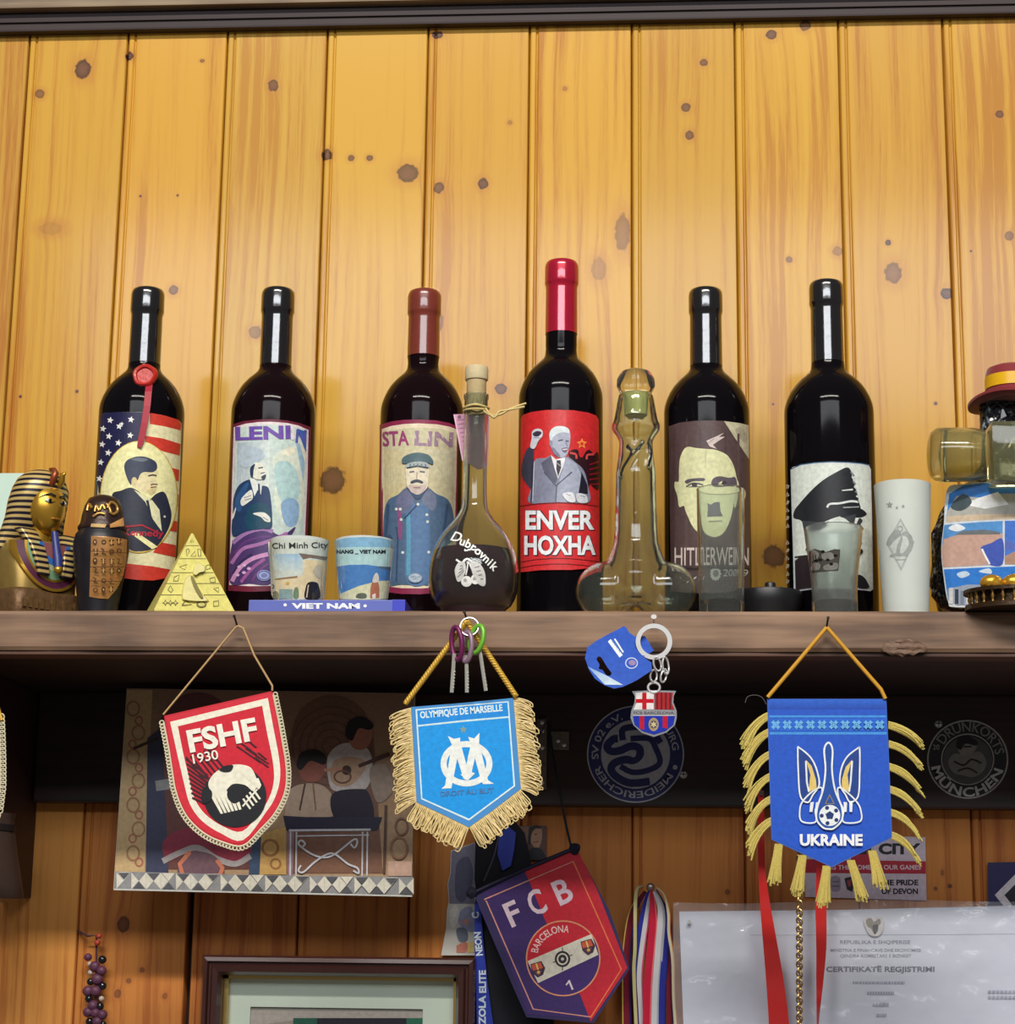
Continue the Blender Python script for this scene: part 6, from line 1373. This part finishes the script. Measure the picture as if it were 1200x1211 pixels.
cord('cord', [(676,1004),(668,970),(655,900),(648,850)], YF + 0.004, 0.0011, BC, root, 5); cord('cord', [(572,1042),(583,1015),(591,985),(604,940),(648,850)], YF + 0.006, 0.0009, M('grey_cord', (70, 66, 84), 0.7), root, 5)
cord('top_rod', [(556,1058),(600,1037),(684,1001)], YF - 0.0015, 0.0018, M('navy_rod', (30, 26, 54), 0.6), root, 3)
for px_, py_ in ((679, 1004), (558, 1056)):
    bm = bmesh.new(); vs = ball(bm, at(px_, py_, YF - 0.001), 0.0052, 2, (1, .7, 1))
    for v in vs: v.co += Vector((random.uniform(-1, 1), random.uniform(-1, 1), random.uniform(-1, 1))) * 0.0009
    obj('tassel_knot', bm, M('navy_wool', (24, 24, 44), 0.9), root)

# ---------------------------------------------------------------- lanyard, black cloth, poster scraps behind it
bc = slab('black_scarf', [(562,975),(600,960),(620,985),(632,1040),(655,1211),(655,1290),(572,1290),(566,1100),(561,1040)], -0.030, 0.004, M('black_scarf_cloth', (20, 20, 30), 0.85, var=0.2, scale=200), loc=tuple(at(600, 980, -0.03))); tag(bc, 'plain black scarf hanging behind the purple and red pennant', 'scarf')
root = empty('lanyard', tuple(at(590, 975, -0.034)), 'bright blue lanyard with vertical white lettering beside the picture frame', 'lanyard')
ln = slab('strap', [(561,1066),(568,1072),(572,1120),(576,1160),(583,1211),(590,1290),(566,1290),(563,1180),(561,1120)], -0.036, 0.0012, M('blue_lanyard', (24, 48, 160), 0.5, var=0.15, scale=300), root)
slab('loop', [(590,985),(602,978),(610,985),(608,1005),(604,1024),(594,1030),(588,1010)], -0.034, 0.002, MATS['blue_lanyard'], root)
a = Art(540, 1060, 8.02)
for t, x, y, w_, r_t in (('ZOLA', 272, 1215, 275, -90), ('ELITE', 276, 915, 215, -91), ('NEON', 246, 560, 225, -95), ('C', 212, 205, 60, -98), ('C', 272, 1330, 90, -90)):
    a.text(t, x, y, 62, (206,220,236), width=w_, rot=r_t, bold=0.04)
a.build('lettering', print_mat('lanyard_print', 0.6), ln, on_plane(-0.036), lift=0.0002)
a = Art(500, 940, 6.058)
po = slab('poster_scrap', cp([(200,400),(375,340),(375,1150),(130,1150),(165,960),(172,820),(185,760),(176,640),(195,560)], 500, 940, 6.058), -0.005, 0.0008, M('scrap_paper', (206, 204, 196), 0.7, var=0.05), loc=tuple(at(545, 1050, -0.005))); tag(po, 'torn whitish-grey picture scrap pinned left of the blue lanyard', 'picture')
a.poly([(205,405),(370,346),(370,780),(190,780),(182,640),(200,560)], (120,118,138)); a.blob([(250,480),(330,450),(360,600),(300,760),(240,740),(230,600)], (84,84,110)); a.blob([(270,830),(340,800),(368,880),(360,980),(290,960),(250,900)], (150,156,186)); a.blob([(240,960),(310,960),(320,1040),(260,1050)], (110,116,134)); a.blob([(200,820),(240,790),(260,860),(220,960),(190,900)], (226,222,214)); a.poly([(240,1080),(300,1050),(350,1090),(300,1130),(240,1130)], (206,130,110)); a.poly([(320,1060),(368,1050),(368,1130),(320,1130)], (214,190,120)); a.blob([(280,900),(320,890),(330,920),(290,930)], (206,150,150), 3)
a.build('print', PAPER, po, on_plane(-0.005), lift=0.0003)
a = Art(590, 950, 7.06)
po = slab('portrait_photo', cp([(120,190),(395,185),(395,470),(120,470)], 590, 950, 7.06), -0.004, 0.0008, M('photo_back', (120, 90, 80), 0.6), loc=tuple(at(628, 1000, -0.004))); tag(po, 'small dark portrait photo tucked behind the purple and red pennant', 'photo')
a.poly([(122,192),(393,187),(393,466),(122,466)], (96,70,64)); a.poly([(145,195),(250,195),(235,330),(150,350)], (140,104,84)); a.blob([(255,250),(265,200),(310,185),(350,200),(360,260),(350,330),(320,380),(280,350),(258,300)], (176,130,104)); a.blob([(245,260),(260,200),(320,182),(355,210),(300,215),(270,260),(262,340),(245,330)], (40,32,34)); a.line([(295,262),(318,258)], 8, (56,40,40)); a.line([(285,325),(330,318)], 8, (120,74,66)); a.blob([(250,400),(290,370),(350,380),(390,440),(390,466),(240,466)], (36,36,46))
a.build('print', PAPER, po, on_plane(-0.004), lift=0.0003)

# ---------------------------------------------------------------- medal ribbons on a nail
c = at(769, 1050, -0.02)
root = empty('wall_nail', tuple(c), 'round-headed wall nail from which the striped medal ribbons hang', 'nail')
bm = bmesh.new(); tube(bm, [c + Vector((0, 0.02, 0)), c + Vector((0, -0.016, 0))], 0.0016, 8); obj('shank', bm, STEEL, root)
bm = bmesh.new(); ball(bm, c + Vector((0, -0.017, 0)), 0.004, 2, (1, .5, 1)); obj('head', bm, M('nail_head', (150, 130, 124), 0.35, 0.7), root, smooth=60)
def med(label, path, wd, cols, Y, dark=None):
    """satin ribbon along path (crop px) made of side by side colour bands"""
    P = smooth_pts(path, 5, False); m = pxm(Y) ; o_, q_, k_ = 700, 1030, 4.615
    rt = empty('medal_ribbon', tuple(at(o_ + P[0][0] / k_, q_ + P[0][1] / k_, Y)), label, 'ribbon', 'medal ribbons on the wall nail')
    W = sum(w for c_, w in cols); acc = 0.0
    for c_, w in cols:
        f0, f1 = acc / W - 0.5, (acc + w) / W - 0.5; acc += w; bm = bmesh.new(); R = []
        for i, p in enumerate(P):
            a_, b_ = P[max(i - 1, 0)], P[min(i + 1, len(P) - 1)]; dx, dy = b_[0] - a_[0], b_[1] - a_[1]; L = math.hypot(dx, dy) or 1; nx, ny = -dy / L, dx / L
            ww = wd * (0.45 + 0.55 * min(1.0, i / (len(P) * 0.3)))
            row = []
            for f, dz in ((f0, 0), (f1, 0), (f1, 0.0008), (f0, 0.0008)):
                row.append(bm.verts.new(at(o_ + (p[0] - nx * f * ww) / k_, q_ + (p[1] - ny * f * ww) / k_, Y + dz + 0.004 * f + 0.002 * math.sin(i * 0.3))))
            R.append(row)
        for A, B in zip(R[:-1], R[1:]):
            for q in range(4): bm.faces.new((A[q], A[(q + 1) % 4], B[(q + 1) % 4], B[q]))
        bm.faces.new(R[0]); bm.faces.new(R[-1]); bmesh.ops.recalc_face_normals(bm, faces=bm.faces)
        obj('colour_band', bm, M('satin_%d_%d_%d' % c_, c_, 0.42, var=0.08, sheen=0.2), rt)
MB_, RD, WT, YLW, MRN = (38,48,150), (196,26,60), (206,206,210), (206,178,90), (120,24,44)
med('maroon medal ribbon with a thin yellow edge, leftmost of the bunch', [(290,110),(225,220),(192,420),(188,620),(190,900)], 48, [(YLW, 1), (MRN, 6), ((50,36,96), 2)], -0.030)
med('narrow cream medal ribbon at the left of the bunch', [(285,85),(250,95),(238,180),(236,420),(230,560),(245,900)], 22, [((214,208,150), 5), ((60,50,56), 1)], -0.042)
med('blue, white and pink medal ribbon twisting left of centre', [(318,110),(300,180),(268,380),(248,560),(255,720),(265,900)], 56, [(MB_, 3), (WT, 3), ((206,90,130), 1)], -0.036)
med('red medal ribbon running down the middle of the bunch', [(325,110),(335,260),(322,420),(305,620),(298,900)], 46, [(RD, 5), ((222,110,120), 1)], -0.040)
med('white and grey medal ribbon right of the red middle one', [(340,110),(378,220),(366,430),(350,640),(344,900)], 44, [(WT, 4), ((170,172,184), 2)], -0.037)
med('blue medal ribbon right of centre in the bunch', [(345,105),(405,260),(398,460),(386,640),(382,900)], 40, [(MB_, 5), ((30,32,84), 1)], -0.034)
med('dark red medal ribbon near the right side of the bunch', [(348,105),(415,260),(420,500),(424,700),(428,900)], 34, [(MRN, 4), ((70,30,70), 2)], -0.031)
med('thin cream and orange medal ribbon, rightmost of the bunch', [(352,88),(395,130),(418,230),(420,340),(440,480),(446,700),(462,900)], 18, [((222,214,176), 3), ((206,120,50), 1)], -0.043)

# ---------------------------------------------------------------- certificate in a plastic sleeve
YE = -0.040
root = empty('certificate', tuple(at(1000, 1080, YE)), 'white registration certificate in a crinkled clear plastic sleeve', 'document')
pg = slab('page', [(803,1078),(1000,1076),(1236,1070),(1242,1320),(812,1320)], YE, 0.0006, M('certificate_paper', (196, 200, 216), 0.6, var=0.03, scale=12), root)
a = Art(960, 1080, 7.06); TX = (112,116,136)
a.line([(-520,182),(0,182),(1200,178),(1700,172)], 5, (160,164,182))
a.text('REPUBLIKA E SHQIPERISE', 235, 256, 30, TX, width=585, bold=0.01); a.text('MINISTRIA E FINANCAVE DHE EKONOMISE', 155, 322, 26, TX, width=755, bold=0.01); a.text('QENDRA KOMBETARE E BIZNESIT', 235, 368, 26, TX, width=595, bold=0.01)
a.text('CERTIFIKATË REGJISTRIMI', 118, 488, 42, (84,88,108), width=905, bold=0.03)
for y, x0, x1, h in ((580, 340, 780, 20), (666, 460, 690, 24), (762, 510, 645, 26), (850, 540, 630, 22)):
    x = x0
    while x < x1: w_ = min(x1 - x, 14 + (x * 7) % 22); a.rect(x, y - h / 2, x + w_ - 5, y + h / 2, (142,146,166)); x += w_
for y in (655, 700):
    for i in range(7): a.rect(1470 + i * 34, y - 10, 1496 + i * 34, y + 10, (150,154,172))
a.blob([(430,60),(470,35),(590,40),(595,130),(560,185),(500,190),(460,150)], (190,188,190)); a.blob([(450,60),(490,40),(520,70),(560,45),(575,80),(555,110),(550,150),(520,175),(495,130),(465,110)], (120,112,100)); a.blob([(505,105),(550,95),(545,145),(520,170)], (44,42,46), 3)
a.build('print', PAPER, pg, on_plane(YE), lift=0.0002)
bm = bmesh.new(); nx_, ny_ = 60, 40; G = []; random.seed(4)
for j in range(ny_ + 1):
    row = []
    for i in range(nx_ + 1):
        u, v = i / nx_, j / ny_
        x = 796 + (1246 - 796) * u; y = 1067 + 2.0 * math.sin(u * 9) - 3.0 * u + (1325 - 1067) * v
        d = 0.0022 + 0.0014 * math.sin(u * 17 + v * 9) * math.sin(v * 23 - u * 11 + 2) + 0.0010 * math.sin(u * 47 + 31 * v) * math.exp(-v * 5) + 0.0004 * random.uniform(-1, 1) * math.exp(-v * 4)
        row.append(bm.verts.new(at(x, y, YE - d)))
    G.append(row)
for j in range(ny_):
    for i in range(nx_): bm.faces.new((G[j][i], G[j + 1][i], G[j + 1][i + 1], G[j][i + 1]))
pm = bpy.data.materials.new('clear_plastic_sleeve'); pm.use_nodes = True; nt = pm.node_tree; b = nt.nodes['Principled BSDF']
b.inputs['Base Color'].default_value = (0.86, 0.9, 0.96, 1); b.inputs['Roughness'].default_value = 0.12; b.inputs['Alpha'].default_value = 0.16; b.inputs['Specular IOR Level'].default_value = 0.8
tc = nt.nodes.new('ShaderNodeTexCoord'); nz = nt.nodes.new('ShaderNodeTexNoise'); nz.inputs['Scale'].default_value = 45; nt.links.new(tc.outputs['Object'], nz.inputs['Vector']); bp = nt.nodes.new('ShaderNodeBump'); bp.inputs['Strength'].default_value = 1.0; bp.inputs['Distance'].default_value = 0.006; nt.links.new(nz.outputs['Fac'], bp.inputs['Height']); nt.links.new(bp.outputs[0], b.inputs['Normal'])
obj('sleeve', bm, pm, root, smooth=80)
for px_ in (815, 1225):
    q = at(px_, 1090, YE - 0.004); bm = bmesh.new(); tube(bm, [q, Vector((q.x, 0.0, q.z))], 0.0008, 8); tube(bm, [q, q + Vector((0, -0.0012, 0))], 0.0018, 10); obj('pin', bm, BRIGHT, root)

# ---------------------------------------------------------------- red ribbons and the chain in front of it
RR = M('red_lanyard_satin', (206, 36, 34), 0.42, var=0.06, sheen=0.2)
def strip(name, L, R, Y, th, mat, label, cat, group=None):
    bm = bmesh.new(); rows = []
    for i, (p, q) in enumerate(zip(L, R)):
        dz = 0.002 * math.sin(i * 0.9)
        rows.append([bm.verts.new(at(p[0], p[1], Y + dz)), bm.verts.new(at(q[0], q[1], Y - dz)), bm.verts.new(at(q[0], q[1], Y - dz + th)), bm.verts.new(at(p[0], p[1], Y + dz + th))])
    for A, B in zip(rows[:-1], rows[1:]):
        for k in range(4): bm.faces.new((A[k], A[(k + 1) % 4], B[(k + 1) % 4], B[k]))
    bm.faces.new(rows[0]); bm.faces.new(rows[-1]); bmesh.ops.recalc_face_normals(bm, faces=bm.faces)
    o = obj(name, bm, mat, loc=tuple(at(L[0][0], L[0][1], Y)), smooth=50); tag(o, label, cat, group); return o
YRb = -0.075
strip('red_ribbon', smooth_pts([(896,935),(896,1000),(897,1040),(900,1090),(905,1150),(909,1211),(912,1290)], 4, False), smooth_pts([(903,935),(904,1000),(906,1040),(916,1100),(925,1150),(933,1211),(938,1290)], 4, False), YRb, 0.0008, RR, 'wide red ribbon hanging left of the chain over the certificate', 'ribbon')
strip('red_ribbon', smooth_pts([(966,935),(965,1030),(964,1075),(965,1120),(965,1160),(965.5,1211),(966,1260)], 4, False), smooth_pts([(977,935),(977,1030),(977,1075),(977,1120),(973,1165),(968,1211),(967,1260)], 4, False), YRb, 0.0008, RR, 'narrowing red ribbon hanging right of the chain over the certificate', 'ribbon')
root = empty('gold_chain', tuple(at(944, 1030, YRb)), 'thin gold chain hanging between the two red ribbons', 'chain')
CG = M('chain_gold', (196, 162, 106), 0.3, 0.9, var=0.2, scale=300); mm = pxm(YRb); me0 = None
for i in range(63):
    py_ = 944 + i * 5.2; c = at(945.2, py_, YRb)
    if i < 2:
        bm = bmesh.new(); vert = i % 2
        tube(bm, [c + Vector(((3.3 * mm * math.cos(t)) * (1 if not vert else 0.55), (2.2 * mm * math.cos(t)) * (1 if vert else -0.35), 4.0 * mm * math.sin(t) + 1.2 * mm * math.cos(t) * (1 if vert else -1))) for t in [2 * math.pi * k / 12 for k in range(12)]], 0.00075, 5, closed=True)
        o = obj('link', bm, CG, root, loc=tuple(c), smooth=60)
        if i == 0: me0 = o.data
        else: me1 = o.data
    else:
        o = bpy.data.objects.new('link', (me0, me1)[i % 2]); C.objects.link(o); o.parent = root; o.location = c - wloc(root)

# ---------------------------------------------------------------- stickers on the boards
YX = -0.0022
st = slab('football_sticker', [(950,986),(1094,990),(1095.5,1065),(952,1061)], YX, 0.0006, M('pink_white_sticker', (206, 190, 200), 0.5), loc=tuple(at(1024, 1026, YX))); tag(st, 'pink-white and red sticker reading PRIDE OF DEVON above the certificate', 'sticker')
a = Art(950, 980, 7.5)
a.poly([(10,50),(1075,80),(1085,280),(12,270)], (206,190,204)); a.poly([(10,270),(520,280),(1083,290),(1085,400),(12,392)], (176,28,52)); a.poly([(420,210),(600,180),(600,290),(420,290)], (176,28,52)); a.poly([(12,396),(1085,408),(1090,634),(14,606)], (206,190,204))
a.text('EXETER CITY', 60, 222, 88, (28,26,34), width=980, bold=0.05); a.text('IS THE HOME OF OUR GAMES', 250, 362, 40, (226,200,210), width=790, bold=0.02)
a.text('THE PRIDE', 660, 500, 46, (34,30,40), width=358, bold=0.045); a.text('OF DEVON', 690, 578, 46, (34,30,40), width=325, bold=0.045)
a.blob([(245,430),(320,430),(325,540),(280,560),(245,540)], (150,136,156), 3); a.line([(255,470),(315,470)], 10, (96,84,110)); a.line([(255,510),(315,510)], 10, (96,84,110)); a.poly([(362,440),(440,420),(445,520),(430,560),(385,540)], (36,28,40)); a.poly([(385,460),(420,450),(420,510),(395,515)], (150,60,80))
a.build('print', PAPER, st, on_plane(YX), lift=0.0002)
st = slab('navy_card', [(1168,1020),(1260,1018),(1260,1110),(1168,1110)], -0.006, 0.0012, M('navy_card_face', (34, 28, 72), 0.5), loc=tuple(at(1210, 1065, -0.006))); tag(st, 'dark navy card with a white diamond outline at the right edge', 'card')
a = Art(1080, 960, 10.0)
a.poly([(900,1020),(900,620),(1800,600),(1800,1480),(900,1480)], (36,30,84)); a.poly([(960,985),(1300,640),(1660,985),(1300,1400)], (206,200,206)); a.poly([(1075,985),(1300,760),(1550,985),(1300,1280)], (24,24,34))
a.build('print', PAPER, st, on_plane(-0.006), lift=0.0002)

# ---------------------------------------------------------------- framed picture at the bottom
YQ = -0.050
root = empty('framed_picture', tuple(at(398, 1132, -0.02)), 'dark mahogany picture frame with gilt slip and pale green mount', 'picture frame')
FM = M('mahogany_frame', (74, 42, 38), 0.3, var=0.25, scale=40, stretch=(1, 1, 1), coat=0.4)
xl, xr = at(236, 1180, -0.046).x, at(561, 1180, -0.046).x; ztp = at(398, 1131, -0.046).z; zbt = ztp - 0.24
def frame_side(x0, z0, x1, z1, inx, inz):
    """one moulding with a stepped profile, mitred at both ends"""
    prof = [(0.0, -0.003), (0.0, -0.040), (0.002, -0.044), (0.0055, -0.045), (0.007, -0.041), (0.0085, -0.041), (0.0105, -0.0445), (0.015, -0.043), (0.018, -0.036), (0.0182, -0.006)]
    bm = bmesh.new(); d = Vector((x1 - x0, 0, z1 - z0)).normalized(); nn = Vector((inx, 0, inz)); A = []; B = []
    for w_, y_ in prof:
        A.append(bm.verts.new(Vector((x0, y_, z0)) + nn * w_ + d * w_)); B.append(bm.verts.new(Vector((x1, y_, z1)) + nn * w_ - d * w_))
    n = len(prof)
    for i in range(n): bm.faces.new((A[i], A[(i + 1) % n], B[(i + 1) % n], B[i]))
    bm.faces.new(A); bm.faces.new(B[::-1]); bmesh.ops.recalc_face_normals(bm, faces=bm.faces)
    return obj('frame_side', bm, FM, root)
frame_side(xl, ztp, xr, ztp, 0, -1); frame_side(xl, zbt, xr, zbt, 0, 1); frame_side(xl, zbt, xl, ztp, 1, 0); frame_side(xr, zbt, xr, ztp, -1, 0)
GS = M('gilt_slip', (206, 176, 106), 0.28, 0.7, var=0.1); g = 0.0182
for x0, x1, z0, z1 in ((xl + g, xr - g, ztp - g - 0.003, ztp - g), (xl + g, xr - g, zbt + g, zbt + g + 0.003), (xl + g, xl + g + 0.004, zbt + g, ztp - g), (xr - g - 0.003, xr - g, zbt + g, ztp - g)):
    bm = bmesh.new(); bx(bm, x0, x1, -0.026, -0.012, z0, z1); obj('gilt_slip', bm, GS, root)
g2 = g + 0.003
mx0, mx1, mz0, mz1 = xl + g2, xr - g2, zbt + g2, ztp - g2
ix0, ix1, iz1 = at(296, 1195, -0.018).x, at(500, 1195, -0.018).x, at(398, 1192, -0.018).z; iz0 = zbt + 0.045
MT = M('pale_green_mount', (206, 220, 204), 0.7, var=0.03)
mo = bmesh.new()
for x0, x1, z0, z1 in ((mx0, mx1, iz1, mz1), (mx0, mx1, mz0, iz0), (mx0, ix0, iz0, iz1), (ix1, mx1, iz0, iz1)): bx(mo, x0, x1, -0.0185, -0.0165, z0, z1)
obj('mount', mo, MT, root)
bm = bmesh.new(); bx(bm, ix0, ix1, -0.016, -0.0145, iz0, iz1); ph = obj('photograph', bm, M('photo_grey', (150, 146, 136), 0.5), root)
a = Art(200, 1000, 3.0)
a.poly([(288,585),(900,590),(900,760),(288,760)], (176,168,160)); a.poly([(440,612),(525,612),(525,760),(440,760)], (40,92,74)); a.poly([(525,612),(842,612),(842,760),(525,760)], (40,38,48)); a.poly([(842,612),(900,612),(900,760),(842,760)], (46,110,86)); a.poly([(288,640),(440,620),(440,760),(288,760)], (156,146,136))
a.build('print', PAPER, ph, on_plane(-0.0161), lift=0.0002)

# ---------------------------------------------------------------- bead string and leather bell at the left
YW = -0.012; random.seed(9)
root = empty('bead_string', tuple(at(113, 1103, YW)), 'hanging string of dark plum and red beads on the pine boards', 'beads')
bm = bmesh.new(); tube(bm, [at(92, 1101, -0.001), at(104, 1107, YW), at(114, 1106, YW), at(114, 1150, YW), at(112, 1240, YW)], 0.0011, 6); obj('cord', bm, M('plum_cord', (92, 60, 70), 0.8), root, smooth=60)
BD = M('black_bead', (26, 26, 30), 0.15, var=0.2, coat=0.4); RDB = M('red_bead', (178, 66, 46), 0.4); PLB = M('plum_bead', (96, 54, 78), 0.5, var=0.3, scale=300, bump=0.3); CLR = M('pale_bead', (196, 176, 170), 0.2)
for x, y, r_b, mt_ in ((117,1107,3.6,RDB),(115,1115,3.8,RDB),(104,1132,3.6,PLB),(121,1135,5.2,BD),(106,1140,3.0,CLR),(112,1143,5,PLB),(120,1148,4.6,PLB),(107,1150,3.4,CLR),(107,1161,4.6,BD),(115,1158,5.4,PLB),(121,1166,5.2,BD),(104,1172,5,PLB),(113,1172,5.2,PLB),(105,1181,5,BD),(120,1181,3.4,CLR),(118,1190,5.2,BD),(110,1189,5,PLB),(104,1197,4.6,PLB),(113,1198,4.8,PLB),(109,1197,2.6,CLR),(121,1200,4.6,PLB),(106,1208,5,BD),(115,1208,5,PLB),(122,1211,4,BD),(112,1220,5,PLB)):
    bm = bmesh.new(); ball(bm, at(x, y, YW - 0.002 - random.uniform(0, 0.002)), r_b * (1.35 if mt_ is PLB else 1.0) * pxm(YW), 2, (1, 0.85, 0.95)); obj('bead', bm, mt_, root, smooth=60)
YQ2 = -0.12; mq = pxm(YQ2); qx = at(-20, 1030, YQ2).x; zq = lambda py: at(-20, py, YQ2).z
root = empty('leather_bell', (qx, YQ2, zq(965)), 'dark brown leather bell-shaped holder at the left edge under the shelf', 'holder')
bm = bmesh.new(); lathe(bm, [(0, zq(1066)), (30 * mq, zq(1066)), (47 * mq, zq(1063)), (49 * mq, zq(1059)), (44 * mq, zq(1035)), (39 * mq, zq(1010)), (35 * mq, zq(988)), (33 * mq, zq(982)), (33 * mq, zq(968)), (34 * mq, zq(962)), (0, zq(962))], qx, YQ2, 40); obj('body', bm, M('brown_leather', (70, 54, 48), 0.45, var=0.3, scale=50, bump=0.15), root, smooth=45)
bm = bmesh.new(); lathe(bm, [(33.2 * mq, zq(984)), (35 * mq, zq(983)), (35 * mq, zq(976)), (33.2 * mq, zq(975))], qx, YQ2, 40); obj('band', bm, M('dark_leather_band', (34, 28, 28), 0.5), root, smooth=30)
bm = bmesh.new(); tube(bm, [(qx, YQ2, zq(962)), (qx, YQ2, -SH_T)], 0.0015, 8); obj('hanging_cord', bm, BC, root)
